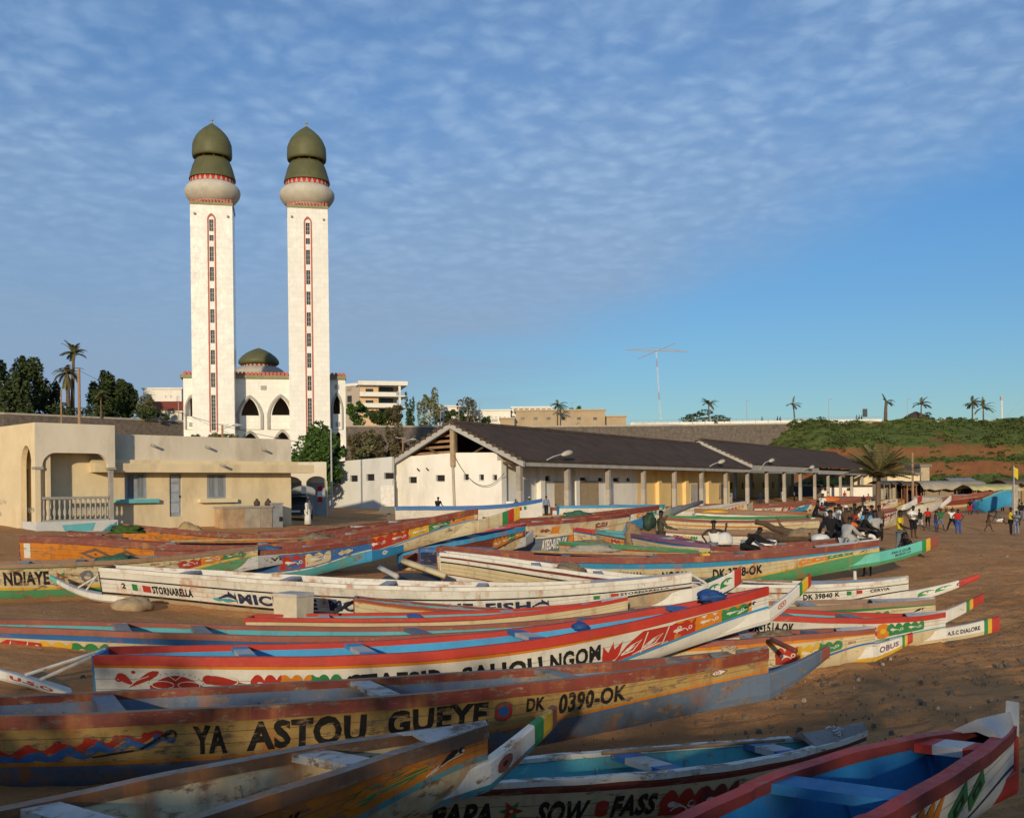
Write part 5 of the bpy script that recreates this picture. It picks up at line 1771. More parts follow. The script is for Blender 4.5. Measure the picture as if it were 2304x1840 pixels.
dm = MB(); dm.lathe((cc.x, cc.y, 0), [(rr(190), zz(330)), (rr(215), zz(335)), (rr(238), zz(318)), (rr(243), zz(300)), (rr(236), zz(275)), (rr(205), zz(235)), (rr(150), zz(190)), (rr(85), zz(155)), (rr(35), zz(135)), (rr(8), zz(126))], 40)
dm.build('dome', M_MGREEN, mq, smooth=True)
fi = MB().tube([(cc.x, cc.y, zz(130)), (cc.x, cc.y, zz(85))], [.12, .04], 6); fi.build('finial', M_GREYT, mq)

# ---------------------------------------------------------------- house on the left
M_PLASTER = plain('cream_plaster', (.70, .57, .36), .92, .10, .6, .1, .35, 9, dirt=(.36, .27, .17), dirt_amt=.7)
M_PLASTER2 = plain('faded_plaster', (.64, .56, .44), .92, .10, .5, .1, .25, 9, dirt=(.34, .28, .21), dirt_amt=.75, stretch=(1, 1, .4))
M_SHUT = plain('grey_blue_paint', (.27, .30, .33), .7, .15, 2, dirt=(.18, .15, .12))
M_TQ = plain('turquoise_paint', (.13, .42, .44), .7, .12, 2)
M_BAL = plain('grey_plaster', (.33, .31, .27), .9, .15, 2, dirt=(.2, .17, .14))
FH = Frame((-23.15, 47.85, 0), (1, 1))
FPO = Frame((-22.3, 47.0, 0), (1, 1))
FLW = Frame((-22.3 - 7 * .735, 47.0 + 7 * .678, 0), (.735, -.678))
hz = 1.1
ho = thing('beach_house', 'cream single storey house with an arched porch beside the beached boats', 'house', (-19, 51.5, hz))
zRf = 7.03
u_end = FH.u_at(655)
mb = MB()
hl = []


def wrect(f, k, x0, x1, y0, y1):
    u0, z1 = f.uz(*P(k, x0, y0)); u1, z0 = f.uz(*P(k, x1, y1))
    return u0, u1, z0, z1


w1 = wrect(FH, 1, 757, 890, 872, 1028)
w2 = wrect(FH, 1, 1255, 1372, 880, 1026)
dr_ = wrect(FH, 1, 1027, 1104, 878, 1135)
hl = [rect(*w1), rect(*w2), rect(dr_[0], dr_[1], dr_[2], dr_[3])]
FH.slab(mb, rect(1.0, u_end, hz, zRf), hl, 0, .28)
FH.box(mb, u_end - .28, u_end, hz, zRf, .282, 8)
FH.box(mb, 1.0, u_end, hz, zRf, 8.002, 8.3)
FH.box(mb, 1.0, 1.28, hz, zRf, .282, 8)
mb.build('wall', M_PLASTER, ho)
rf = MB(); FH.box(rf, 1.282, u_end - .282, zRf - .5, zRf - .3, .282, 8); rf.build('roof', M_PLASTER2, ho)
zl1 = FH.uz(*P(1, 1300, 822))[1]; zl0 = FH.uz(*P(1, 1300, 872))[1]; zl2 = FH.uz(*P(1, 1300, 800))[1]
lg = MB(); FH.box(lg, 3.0, u_end + 1.1, zl0, zl1, -.75, -.003); FH.box(lg, 3.0, u_end + .25, zl1 + .001, zl2, -.35, -.003)
lg.build('canopy', M_PLASTER, ho)
pu = MB(); FH.box(pu, 3.9, u_end, zl2 + .002, zRf + .02, -.05, -.003); pu.build('parapet', M_PLASTER2, ho)
for wd, nm in ((w1, 'turq'), (w2, 'plain')):
    u0, u1, z0, z1 = wd
    fr = MB(); um = (u0 + u1) / 2
    for a, b, c_, d_ in ((u0, u0 + .12, z0, z1), (u1 - .12, u1, z0, z1), (u0 + .12, u1 - .12, z0, z0 + .08), (u0 + .12, u1 - .12, z1 - .08, z1), (um - .1, um + .1, z0 + .08, z1 - .08)):
        FH.box(fr, a, b, c_, d_, .02, .14)
    wn = fr.build('window', M_SHUT, ho)
    pn = MB(); FH.box(pn, u0 + .1, u1 - .1, z0 + .05, z1 - .05, .2, .24); pn.build('pane', M_DARK, wn)
    for side_ in (u0 + .12, um + .1):
        span = (u1 - u0) / 2 - .22
        for i in range(5):
            b_ = MB(); x = side_ + span * (i + .5) / 5
            FH.box(b_, x - .016, x + .016, z0 + .08, z1 - .08, .03, .09)
            b_.build('bar', M_SHUT, wn)
    sl = MB(); FH.box(sl, u0 - .55, u1 + .55, z0 - .22, z0 - .02, -.28, -.003)
    sl.build('sill', M_TQ if nm == 'turq' else M_PLASTER, ho)
u0, u1, z0, z1 = dr_
db_ = MB(); FH.box(db_, u0, u1, z0, z1, .10, .16); do = db_.build('door', M_SHUT, ho)
pz = [z0 + .15, z0 + (z1 - z0) * .32, z0 + (z1 - z0) * .55, z0 + (z1 - z0) * .78, z1 - .08]
for i in range(4):
    pb = MB(); FH.box(pb, u0 + .12, u1 - .12, pz[i] + .05, pz[i + 1] - .05, .07, .1); pb.build('panel', plain('door_panel', (.33, .36, .40), .7), do)
hd = MB(); FH.box(hd, u1 - .1, u1 - .05, z0 + 1.0, z0 + 1.1, .04, .1); hd.build('handle', M_DARK, do)
for x, y in ((920, 705), (1250, 715), (1590, 730), (1303, 828)):
    a, b = FH.uz(*P(1, x - 8, y - 3))
    sp_ = MB(); w0 = -.75 if y > 800 else -.05
    sp_.tube([FH.pt(a, b, w0 + .05), FH.pt(a, b - .08, w0 - .5)], .07, 8)
    sp_.build('spout', M_BAL, ho)
# porch
LP = 3.8
pz1 = FPO.uz(*P(1, 215, 566))[1]
spr = FPO.uz(*P(1, 255, 835))[1]; crn = FPO.uz(*P(1, 450, 752))[1]
flo = FPO.uz(*P(1, 400, 1165))[1]
ar = [(.32, spr)] + [(.32 + .62 * (1 - math.cos(t)), spr + (crn - spr) * math.sin(t)) for t in np.linspace(0, math.pi / 2, 7)][1:] + [(LP - .32 - .62 * (1 - math.cos(t)), spr + (crn - spr) * math.sin(t)) for t in np.linspace(math.pi / 2, 0, 7)]
mb = MB()
FPO.slab(mb, [(0, pz1), (0, spr)] + ar + [(LP, spr), (LP, pz1)], [], 0, .3)
mb.build('porch_arch', M_PLASTER2, ho)
sd = MB()
FE = Frame(FPO.pt(LP, 0, 1.2), tuple((-FPO.n)[:2]))
FR = Frame(FPO.pt(LP, 0, 0) , (-FPO.n.x, -FPO.n.y))
ars = [(.30, spr)] + [(.30 + .35 * (1 - math.cos(t)), spr + (crn - spr) * math.sin(t)) for t in np.linspace(0, math.pi / 2, 6)][1:] + [(1.45 - .35 * (1 - math.cos(t)), spr + (crn - spr) * math.sin(t)) for t in np.linspace(math.pi / 2, 0, 6)]
FR.slab(sd, [(.302, pz1), (.302, spr)] + ars[1:] + [(1.75, spr), (1.75, pz1)], [], 0, .25)
sd.build('porch_side', M_PLASTER2, ho)
for u in (.02, LP - .30):
    cl = MB(); FPO.box(cl, u + .03, u + .23, hz, spr - .12, .05, .25); FPO.box(cl, u - .06, u + .34, spr - .118, spr - .002, -.04, .34)
    cl.build('porch_column', M_BAL, ho)
rp = MB(); FPO.box(rp, .002, LP - .002, pz1 - .5, pz1 - .35, .302, 4.5)
rp.build('porch_roof', M_PLASTER2, ho)
plh = MB(); FPO.box(plh, -.02, LP + .05, hz - .8, flo, -.12, 3.2); plo = plh.build('porch_plinth', plain('white_plinth', (.55, .55, .53), .9, .1), ho)
mu = MB()
for poly, mi in (([(1.15, .62), (2.75, .68), (2.6, .36), (1.3, .34)], 0), ([(.55, .12), (1.6, .22), (3.0, .30), (3.8, .70), (3.82, .05), (2.2, .10), (.9, .0)], 1), ([(3.0, .30), (3.5, .62), (3.78, .40), (3.6, .22)], 0)):
    z_b = flo - .95
    FPO.slab(mu, [(u, z_b + z * 1.25) for u, z in poly], [], -.128, -.124, mi)
mu.build('mural', [M_TQ, plain('mural_blue', (.10, .26, .38), .7, .3, 3)], plo)
bz0, bz1 = flo, FPO.uz(*P(1, 450, 1016))[1]
bal = MB(); FPO.box(bal, .302, LP - .32, bz1 - .12, bz1, .04, .26); FPO.box(bal, .302, LP - .32, bz0, bz0 + .08, .04, .26)
bo = bal.build('balustrade', M_BAL, ho)
nb = 13
pr = [(.055, 0), (.055, .06), (.035, .12), (.085, .3), (.075, .42), (.035, .62), (.05, .8), (.055, 1.0)]
b_proto = None
for i in range(nb):
    u = .302 + (LP - .622) * (i + .5) / nb
    c = FPO.pt(u, bz0 + .082, .15)
    b = MB(); b.lathe(c, [(r_ * 1.05, z * (bz1 - bz0 - .206)) for r_, z in pr], 8); b.build('baluster', M_BAL, bo, smooth=True)
# porch back wall with its door, and the room at the left
bw = MB(); FPO.slab(bw, rect(-.0, LP - 1.0, hz, pz1 - .51), [rect(.35, 2.1, flo, spr - .05)], 2.2, 2.45); bw.build('porch_wall', M_PLASTER, ho)
pd = MB()
for u in (.35, .94, 1.53):
    FPO.box(pd, u + .015, u + .555, flo, spr - .06, 2.25, 2.31)
pd.build('porch_door', M_SHUT, ho)
lw = MB()
nic = [(5.35, 4.6)] + [(5.35 + .62 - .62 * math.cos(t), FLW.uz(*P(1, 140, 835))[1] + 1.0 * math.sin(t)) for t in np.linspace(0, math.pi, 11)] + [(6.59, 4.6)]
nic = [(5.35, hz + .6)] + nic[1:-1] + [(6.59, hz + .6)]
FLW.slab(lw, rect(0, 6.98, hz - .6, pz1 - .002), [nic], 0, .25)
FLW.box(lw, 0, 6.9, hz - .6, pz1 - .01, .55, .75)
lw.build('side_wall', M_PLASTER, ho)
FHN = [(FH, 'n')]
stp = MB(); FLW.box(stp, 5.2, 6.7, hz - .7, hz + .1, -.6, -.01); stp.build('step', M_PLASTER2, ho)
# graffiti painted on the side wall
gf = MB(); rg = random.Random(4)
for cx_, cz_, n_, w_ in ((1.4, 2.6, 14, 2.2), (1.6, 2.0, 10, 1.4), (6.2, 2.2, 9, .7)):
    u, z = cx_, hz + cz_
    for i in range(n_):
        pts = [(u + rg.uniform(-.1, .1), z + rg.uniform(-.14, .14)) for _ in range(5)]
        FLW.slab(gf, ribbon(pts, .022), [], -.006, -.003); u += w_ / n_
gf.build('graffiti', plain('graffiti_grey', (.36, .32, .29), .9), ho)
tq = MB(); FPO.slab(tq, [(2.42, hz + 2.1), (2.58, hz + 2.15), (2.6, hz + 1.2), (2.5, hz + 1.0), (2.36, hz + 1.5)], [], 2.19, 2.198); tq.build('paint_patch', M_TQ, ho)

# low building behind, between the house and the market
FB = Frame((at(640, 1100, 74).x, 74, 0), (.97, .24))
sb_ = thing('arcade_building', 'low cream building with small arches between the house and the white market block', 'building', tuple(FB.pt(3, 2.2, 2)))
mb = MB()
za = FB.uz(*P(1, 1850, 806))[1]
hs_ = []
for a, b in ((1660, 1830), (1858, 1985)):
    u0, u1 = FB.uz(*P(1, a, 1000))[0], FB.uz(*P(1, b, 1000))[0]
    zs = FB.uz(*P(1, a, 925))[1]; zt_ = FB.uz(*P(1, a, 892))[1]
    hs_.append([(u0, 2.1), (u1, 2.1)] + [(u1 - (u1 - u0) * (i / 8), zs + (zt_ - zs) * math.sin(math.pi * i / 8) ** .6) for i in range(9)])
FB.slab(mb, rect(-3, FB.uz(735, 1100)[0], 2, za), hs_, 0, .3)
mb.build('wall', M_PLASTER2, sb_)
bkw = MB(); FB.box(bkw, -3, FB.uz(735, 1100)[0], 2, za - .02, 3.2, 3.4); bkw.build('inner_wall', M_PLASTER, sb_)
rfm = MB(); FB.box(rfm, -3, FB.uz(735, 1100)[0], za - .3, za - .05, .302, 3.198); rfm.build('roof', M_PLASTER2, sb_)
for a in (1800, 1895, 1965):
    u, _ = FB.uz(*P(1, a, 1000)); z1 = FB.uz(*P(1, a, 930))[1]
    dm = MB(); FB.box(dm, u - .45, u + .45, 2.1, z1, 3.12, 3.19); dm.build('door', M_SHUT, sb_)
# ---------------------------------------------------------------- fish market hall
HA = Vector((.64, 85.0, 0)); HD = Vector((.5255, .851, 0)); HB = Vector((.851, -.5255, 0))
M_HWHITE = plain('hall_whitewash', (.78, .75, .68), .9, .10, .35, .1, .3, 6, dirt=(.33, .29, .24), dirt_amt=.55, stretch=(1, 1, .5))
M_HYEL = plain('hall_yellow', (.76, .55, .24), .9, .08, .5, .1, .15, 8, dirt=(.40, .28, .14), dirt_amt=.3)
M_BEAM = plain('beam_grey', (.40, .39, .37), .85, .14, 1.2, dirt=(.22, .19, .16))
M_COLM = plain('column_grey', (.33, .29, .25), .9, .2, 1.2, dirt=(.16, .13, .11))
M_COLW = plain('column_white', (.42, .38, .33), .9, .12, 1.5, dirt=(.25, .2, .16))
t = NT('roof_sheet')
wv = t.n('ShaderNodeTexWave', wave_type='BANDS', bands_direction='X')
wv.inputs['Scale'].default_value, wv.inputs['Distortion'].default_value = 5.0, .0
tc_ = t.n('ShaderNodeTexCoord'); mpr = t.n('ShaderNodeMapping'); mpr.inputs['Rotation'].default_value = (0, 0, -math.atan2(HD.y, HD.x))
t.l(tc_.outputs['Object'], mpr.inputs[0]); t.l(mpr.outputs[0], wv.inputs['Vector'])
t.bump(wv.outputs['Fac'], .7, .05)
M_ROOF = t.done(t.mix(t.ramp(t.noise(.5, 7, .7), .3, .7), (.062, .042, .032), (.115, .078, .058)), .9, .15)
FG = Frame(HA, HB)
FLg = Frame(HA - HB * 2.2, HD)       # the long wall, set back behind the columns
FCo = Frame(HA, HD)
hall = thing('market_hall', 'long open fish market hall with a brown gabled roof on grey columns', 'market hall', (HA.x, HA.y, 1.6))
BAY = 8.45
EZ, RZ, SPN = CAMZ + 2.6, CAMZ + 5.9, 6.7
zb = 1.5


def hp(along, s, z):
    """along the hall, s metres behind the column line"""
    return HA + HD * along - HB * s + Vector((0, 0, z))


def roof(a0, a1, dz, name):
    mb = MB()
    for sgn, (s0, s1) in enumerate(((-.7, SPN), (SPN, 2 * SPN + .7))):
        z0 = EZ - .2 if sgn == 0 else RZ
        z1 = RZ if sgn == 0 else EZ - .2
        c = [hp(a0, s0, z0 + dz), hp(a1, s0, z0 + dz), hp(a1, s1, z1 + dz), hp(a0, s1, z1 + dz)]
        mb.hexa(c + [v + Vector((0, 0, .14)) for v in c])
    ob = mb.build(name, M_ROOF, hall)
    rd = MB()
    n = int((a1 - a0) / 1.1)
    for i in range(n):
        x = a0 + (a1 - a0) * (i + .5) / n
        p = [hp(x - .5, SPN - .3, RZ + dz + .04), hp(x + .5, SPN - .3, RZ + dz + .04), hp(x + .5, SPN + .3, RZ + dz + .04), hp(x - .5, SPN + .3, RZ + dz + .04)]
        q = [hp(x - .5, SPN - .05, RZ + dz + .3), hp(x + .5, SPN - .05, RZ + dz + .3), hp(x + .5, SPN + .05, RZ + dz + .3), hp(x - .5, SPN + .05, RZ + dz + .3)]
        rd.hexa(p + q)
    rd.build('ridge_tile', M_ROOF, ob)
    return ob


def verge(a, dz):
    for s0, s1, z0, z1, nm in ((-.75, SPN - .002, EZ - .22, RZ, 0), (SPN + .002, 2 * SPN + .75, RZ, EZ - .22, 1)):
        mb = MB()
        c = [hp(a - .18, s0, z0 + dz - .48), hp(a + .12, s0, z0 + dz - .48), hp(a + .12, s1, z1 + dz - .48), hp(a - .18, s1, z1 + dz - .48)]
        mb.hexa(c + [v + Vector((0, 0, .46)) for v in c])
        mb.build('barge_board', M_BEAM, hall)
        for i in range(12):
            f = (i + .5) / 12
            s = s0 + (s1 - s0) * f; z = z0 + (z1 - z0) * f + dz
            tb = MB(); tb.hexa([hp(a - .3, s - .22, z - .02), hp(a + .1, s - .22, z - .02), hp(a + .1, s + .22, z - .02), hp(a - .3, s + .22, z - .02), hp(a - .3, s - .2, z + .2), hp(a + .1, s - .2, z + .2), hp(a + .1, s + .2, z + .2), hp(a - .3, s + .2, z + .2)])
            tb.build('verge_tile', M_ROOF, hall)


roof(-.6, BAY * 6.98, 0, 'roof')
roof(BAY * 7.0, BAY * 15.9, .62, 'roof')
verge(-.45, 0)
verge(BAY * 7.0 - .05, .62)
# eaves beams
for a0, a1, z0, z1 in ((-.3, BAY * 7.0 - .3, EZ - .62, EZ - .12), (BAY * 7.0, BAY * 11.1, EZ - .45, EZ + .45), (BAY * 11.12, BAY * 15.6, EZ - .62, EZ - .02)):
    n = max(1, int((a1 - a0) / BAY / 2))
    for i in range(n):
        b = MB(); u0, u1 = a0 + (a1 - a0) * i / n, a0 + (a1 - a0) * (i + 1) / n - .02
        FCo.box(b, u0, u1, z0, z1, -.5, -.2); b.build('eaves_beam', M_BEAM, hall)
for i in range(16):
    for s in ((0,) if i < 8 else (0, 2 * SPN)):
        b = MB()
        u = i * BAY
        top = EZ - .62 if (i < 7 or i > 11) else EZ - .45
        FCo.box(b, u - .20, u + .20, zb + 2.4, top if s == 0 else EZ - .1, s - .21, s + .21, 0)
        FCo.box(b, u - .215, u + .215, zb - .6, zb + 2.398, s - .225, s + .225, 1)
        b.build('column', [M_COLM, M_COLW], hall)
# trusses in the open part and under the gable
for u in [0.3] + [BAY * k for k in range(8, 16)]:
    b = MB()
    dz = 0 if u < 5 else .62
    b.tube([hp(u, 0, EZ - .3 + dz), hp(u, 2 * SPN, EZ - .3 + dz)], .14, 6)
    b.tube([hp(u, SPN, EZ - .3 + dz), hp(u, SPN, RZ - .1 + dz)], .12, 6)
    for sg in (-1, 1):
        b.tube([hp(u, SPN, EZ - .2 + dz), hp(u, SPN + sg * 3.3, EZ + 1.3 + dz)], .09, 6)
        b.tube([hp(u, SPN - sg * SPN, EZ - .2 + dz), hp(u, SPN, RZ - .15 + dz)], .12, 6)
    b.build('truss', M_BARK, hall)
for k in range(5):
    b = MB(); z = EZ + .2 + k * .5; s1 = 2 * SPN - .6 - k * .75
    b.hexa([hp(.5, SPN + .5, z), hp(.62, SPN + .5, z), hp(.62, max(SPN + .6, s1), z - .1), hp(.5, max(SPN + .6, s1), z - .1), hp(.5, SPN + .5, z + .22), hp(.62, SPN + .5, z + .22), hp(.62, max(SPN + .6, s1), z + .12), hp(.5, max(SPN + .6, s1), z + .12)])
    b.build('gable_slat', plain('gable_wood', (.30, .18, .10), .9, .3), hall)
# king post and white pipe on the gable
b = MB(); FG.box(b, -SPN - .2, -SPN + .2, EZ - .5, RZ - .25, -.35, -.05); b.build('gable_post', plain('post_tan', (.36, .27, .17), .9), hall)
b = MB(); b.tube([FG.pt(-SPN + .12, zb, -.2), FG.pt(-SPN - .02, EZ - .5, -.2)], .11, 8); b.build('downpipe', M_COLW, hall)


def openings(f, lst, k):
    out = []
    for x0, x1, y0, y1 in lst:
        u0, z1 = f.uz(*P(k, x0, y0)); u1, z0 = f.uz(*P(k, x1, y1))
        out.append((min(u0, u1), max(u0, u1), z0, z1))
    return out


def windows_in(f, ops, parent, w):
    for u0, u1, z0, z1 in ops:
        b = MB(); f.box(b, u0 + .04, u1 - .04, z0 + .04, z1 - .04, w, w + .05)
        o = b.build('window', M_DARK, parent)
        b2 = MB(); f.box(b2, u0 - .05, u1 + .05, z0 - .09, z0 - .005, -.06, -.004); b2.build('sill', M_HWHITE, o)


g1 = openings(FG, [(592, 641, 897, 934), (756, 811, 886, 923), (925, 956, 880, 915), (1018, 1048, 882, 916), (1100, 1128, 884, 917)], 2)
z_m0 = FG.uz(*P(2, 520, 785))[1]; z_m1 = FG.uz(*P(2, 885, 760))[1]
mb = MB()
uS = FG.u_at(PX(2, 522)) - .2
FG.slab(mb, [(uS, zb - .5), (-2.2, zb - .5), (-2.2, EZ + .6), (-SPN, z_m1 + .15), (uS, z_m0 + .1)], [rect(*o) for o in g1], 0, .3)
mb.build('gable_wall', M_HWHITE, hall)
windows_in(FG, g1, hall, .22)
for x, y in ((650, 855), (705, 852)):
    u, z = FG.uz(*P(2, x, y)); b = MB().tube([FG.pt(u, z, 0), FG.pt(u + .5, z + .1, -.8)], .07, 6); b.build('pipe', M_BARK, hall)
# the lower block on the left
blk = thing('market_block', 'whitewashed flat roofed block with four small windows joined to the market hall', 'building', tuple(FG.pt(-17, 1.6, 3)))
uE = FG.u_at(PX(2, 95))
FG2 = Frame(FG.pt(0, 0, -1.0), HB)
g2 = openings(FG2, [(137, 184, 896, 932), (241, 287, 888, 925), (339, 388, 880, 919), (445, 496, 872, 909)], 2)
dr2 = openings(FG2, [(430, 512, 948, 1150)], 2)[0]
mb = MB()
z_l0 = FG.uz(*P(2, 95, 815))[1]; z_l1 = FG.uz(*P(2, 518, 778))[1]
cuts = sorted({uE, uS - .02, *[v for o in g2 for v in o[:2]]})
for a_, b_ in zip(cuts[:-1], cuts[1:]):
    zt0, zt1 = (z_l0 + (z_l1 - z_l0) * (v - uE) / (uS - uE) for v in (a_, b_))
    hole = next((o for o in g2 if o[0] <= a_ + 1e-6 and o[1] >= b_ - 1e-6), None)
    for lo, h0, h1 in ([(zb - .5, hole[2], hole[2]), (hole[3], zt0, zt1)] if hole else [(zb - .5, zt0, zt1)]):
        q_ = FG.pt
        mb.hexa([q_(a_, lo, -1.1), q_(b_, lo, -1.1), q_(b_, lo, -.8), q_(a_, lo, -.8), q_(a_, h0, -1.1), q_(b_, h1, -1.1), q_(b_, h1, -.8), q_(a_, h0, -.8)])
FG.box(mb, uE, uE + .3, zb - .5, z_l0, -.798, 9); FG.box(mb, uS - .32, uS - .02, zb - .5, z_l1 - .1, -.798, 1); FG.box(mb, uE, uS - .02, zb - .5, z_l0, 9.002, 9.3)
mb.build('wall', plain('block_dim_whitewash', (.60, .59, .56), .9, .12, .35, .1, .3, 6, dirt=(.33, .30, .26), dirt_amt=.6, stretch=(1, 1, .5)), blk)  # whitewash greyed in its base colour to stand for less direct light
windows_in(FG2, g2, blk, .1)
b = MB(); FG.box(b, uE + .302, uS - .02, z_l0 - .3, z_l0 - .1, .202, 9); b.build('roof', M_BEAM, blk)
b = MB(); FG2.box(b, dr2[0], dr2[1], zb - .4, dr2[3], -.2, -.122); b.build('door', plain('door_white', (.72, .69, .62), .85), blk)
for x, y in ((205, 858), (238, 855)):
    u, z = FG.uz(*P(2, x, y)); b = MB().tube([FG.pt(u, z, -.1), FG.pt(u + .45, z + .1, -.9)], .07, 6); b.build('pipe', M_BARK, blk)
# the long wall: white, then yellow
Lw = openings(FLg, [(1410, 1450, 888, 925), (1630, 1672, 897, 922), (1740, 1770, 899, 926), (1825, 1868, 900, 928), (1912, 1935, 902, 926)], 2)
uw1 = FLg.u_at(PX(2, 1978)); uw2 = FLg.u_at(PX(3, 470))
mb = MB(); FLg.slab(mb, rect(.302, uw1, zb - .5, EZ + .75), [rect(*o) for o in Lw], 0, .3); mb.build('long_wall', M_HWHITE, hall)
windows_in(FLg, Lw, hall, .2)
mb = MB(); FLg.box(mb, uw1 + .002, uw2, zb - .5, EZ + .75, 0, .3); FLg.box(mb, uw2 - .3, uw2, zb - .5, EZ + .75, .302, 9.5); mb.build('long_wall', M_HYEL, hall)['label'] = 'yellow painted stretch of the long wall'
for x, m_ in ((1140, M_HWHITE), (1378, M_HWHITE), (1592, M_HWHITE), (1795, M_HWHITE)):
    u = FLg.u_at(PX(2, x)); b = MB(); FLg.box(b, u - .3, u + .5, zb - .5, EZ - .1, -.45, -.004); b.build('pilaster', m_, hall)
for x in (2135 - 40,):
    u = FLg.u_at(PX(2, x)); b = MB(); FLg.box(b, u - .3, u + .5, zb - .5, EZ - .1, -.45, -.004); b.build('pilaster', M_HYEL, hall)
for x in (225, 355, 460):
    u = FLg.u_at(PX(3, x)); b = MB(); FLg.box(b, u - .5, u + .4, zb - .5, EZ - .1, -.45, -.004); b.build('pilaster', M_HYEL, hall)
M_BRD = plain('door_tan', (.36, .28, .18), .85, .15, 2)
for k, x0, x1, y0, m_ in ((2, 1472, 1530, 925, M_BRD), (2, 1622, 1740, 922, M_BRD), (3, 260, 345, 680, M_COLW), (3, 420, 455, 680, M_BRD)):
    u0, z1 = FLg.uz(*P(k, x0, y0)); u1 = FLg.u_at(PX(k, x1))
    b = MB(); FLg.box(b, u0, u1, zb - .4 if k == 2 or x0 < 300 else zb + 1.0, z1, -.07, -.004); d_ = b.build('door', m_, hall)
    hb2 = MB(); FLg.box(hb2, u0 + .1, u0 + .2, zb + 1.0, zb + 1.15, -.13, -.072); hb2.build('handle', M_DARK, d_)
# counter and small white boxes before the wall
b = MB(); u0, u1 = FLg.u_at(PX(2, 1095)), FLg.u_at(PX(2, 1235)); FLg.box(b, .4, u1, zb - .5, zb + 1.5, -1.4, -.6); b.build('counter', M_HWHITE, hall)
# stalls seen through the open part
FX = Frame(hp(BAY * 7.5, 15.5, 0), HD)
sb2 = thing('yellow_store', 'yellow store building seen through the columns at the far end of the hall', 'building', tuple(hp(BAY * 12, 15, 1.5)))
mb = MB(); FX.slab(mb, rect(30, 72, 1, 6.6), [rect(33 + 6 * i, 34.2 + 6 * i, 3.6, 4.8) for i in range(6)], 0, .3); FX.box(mb, 30, 72, 1, 6.6, 6, 6.3); FX.box(mb, 30, 30.3, 1, 6.6, .302, 5.998); mb.build('wall', M_HYEL, sb2)
for i in range(6):
    b = MB(); FX.box(b, 33 + 6 * i, 34.2 + 6 * i, 3.6, 4.8, .2, .25); b.build('window', M_DARK, sb2)
b = MB(); FX.box(b, 29.7, 72.3, 6.602, 6.85, -.3, 6.6); b.build('roof', M_BEAM, sb2)

# curved street lamps fixed on the eaves beam
for k, x, y, l_ in ((2, 1470, 760, 'curved street lamp on the eaves above the white wall'), (3, 380, 555, 'curved street lamp where the two hall roofs meet'), (3, 670, 548, 'curved street lamp above the open bays of the hall'),
                    (3, 905, 585, 'curved street lamp near the lower eaves of the hall'), (3, 1190, 596, 'curved street lamp at the far corner of the hall')):
    u, z = FCo.uz(*P(k, x, y))
    sc = 1.0
    root = thing('street_lamp', l_, 'street lamp', tuple(FCo.pt(u - .6 * 2, z - .9, -.5)), 0, 'curved lamps along the hall eaves')
    p0 = FCo.pt(u - 3.0, EZ - .3, -.5)
    ab = MB(); ab.tube([p0, FCo.pt(u - 1.6, z - .25, -.9), FCo.pt(u - .3, z, -1.1)], .06, 6); ab.build('arm', M_BEAM, root)
    hd_ = MB(); c = FCo.pt(u + .3, z, -1.2)
    vs_, fs_ = [], []
    for i in range(9):
        f = i / 8 * 2 - 1
        w_ = .36 * math.sqrt(max(0.02, 1 - f * f))
        for q in range(8):
            a = 2 * math.pi * q / 8
            vs_.append(c + HD * (f * .95) + HB * (w_ * math.cos(a)) + Vector((0, 0, .9 * w_ * max(-.35, math.sin(a)) + .18 * f)))
    for i in range(8):
        for q in range(8):
            fs_.append((i * 8 + q, i * 8 + (q + 1) % 8, i * 8 + 8 + (q + 1) % 8, i * 8 + 8 + q))
    hd_.add(vs_, fs_); hd_.build('lamp_head', plain('lamp_shell', (.52, .46, .34), .5, .1), root, smooth=True)

# ---------------------------------------------------------------- buildings on the plateau
def far_building(name, label, cat, fx0, fx1, py_top, d, ang, depth, mat, rows, storeys=None, base=WTOP, band=None):
    d = d * PS if base == WTOP else d
    a = at(fx0, 900, d)
    f = Frame((a.x, d, 0), (math.cos(ang), math.sin(ang)))
    u1 = f.u_at(fx1)
    zt_ = f.uz((fx0 + fx1) / 2, py_top)[1]
    r = thing(name, label, cat, tuple(f.pt(u1 / 2, base, depth / 2)))
    ops = []
    for x0, x1, y0, y1 in rows:
        ua, za_ = f.uz(x0, y0); ub, zb_ = f.uz(x1, y1)
        ops.append((ua, ub, zb_, za_))
    mb = MB(); f.slab(mb, rect(0, u1, base - .5, zt_), [rect(*o) for o in ops], 0, .3)
    f.box(mb, 0, .3, base - .5, zt_, .302, depth); f.box(mb, u1 - .3, u1, base - .5, zt_, .302, depth); f.box(mb, 0, u1, base - .5, zt_, depth + .002, depth + .3)
    mb.build('wall', mat, r)
    b = MB(); f.box(b, -.25, u1 + .25, zt_ + .002, zt_ + .35, -.3, depth + .5); b.build('roof', band or M_WHITE, r)
    for o in ops:
        b = MB(); f.box(b, o[0], o[1], o[2], o[3], .2, .25); wo_ = b.build('window', M_GLASS, r)
        b = MB(); f.box(b, o[0] - .08, o[1] + .08, o[2] - .14, o[2] - .003, -.08, -.003); b.build('sill', band or M_WHITE, wo_)
    return r, f, u1, zt_


def K_(k, *a):
    x0, y0 = P(k, a[0], a[2]); x1, y1 = P(k, a[1], a[3])
    return (x0, x1, y0, y1)


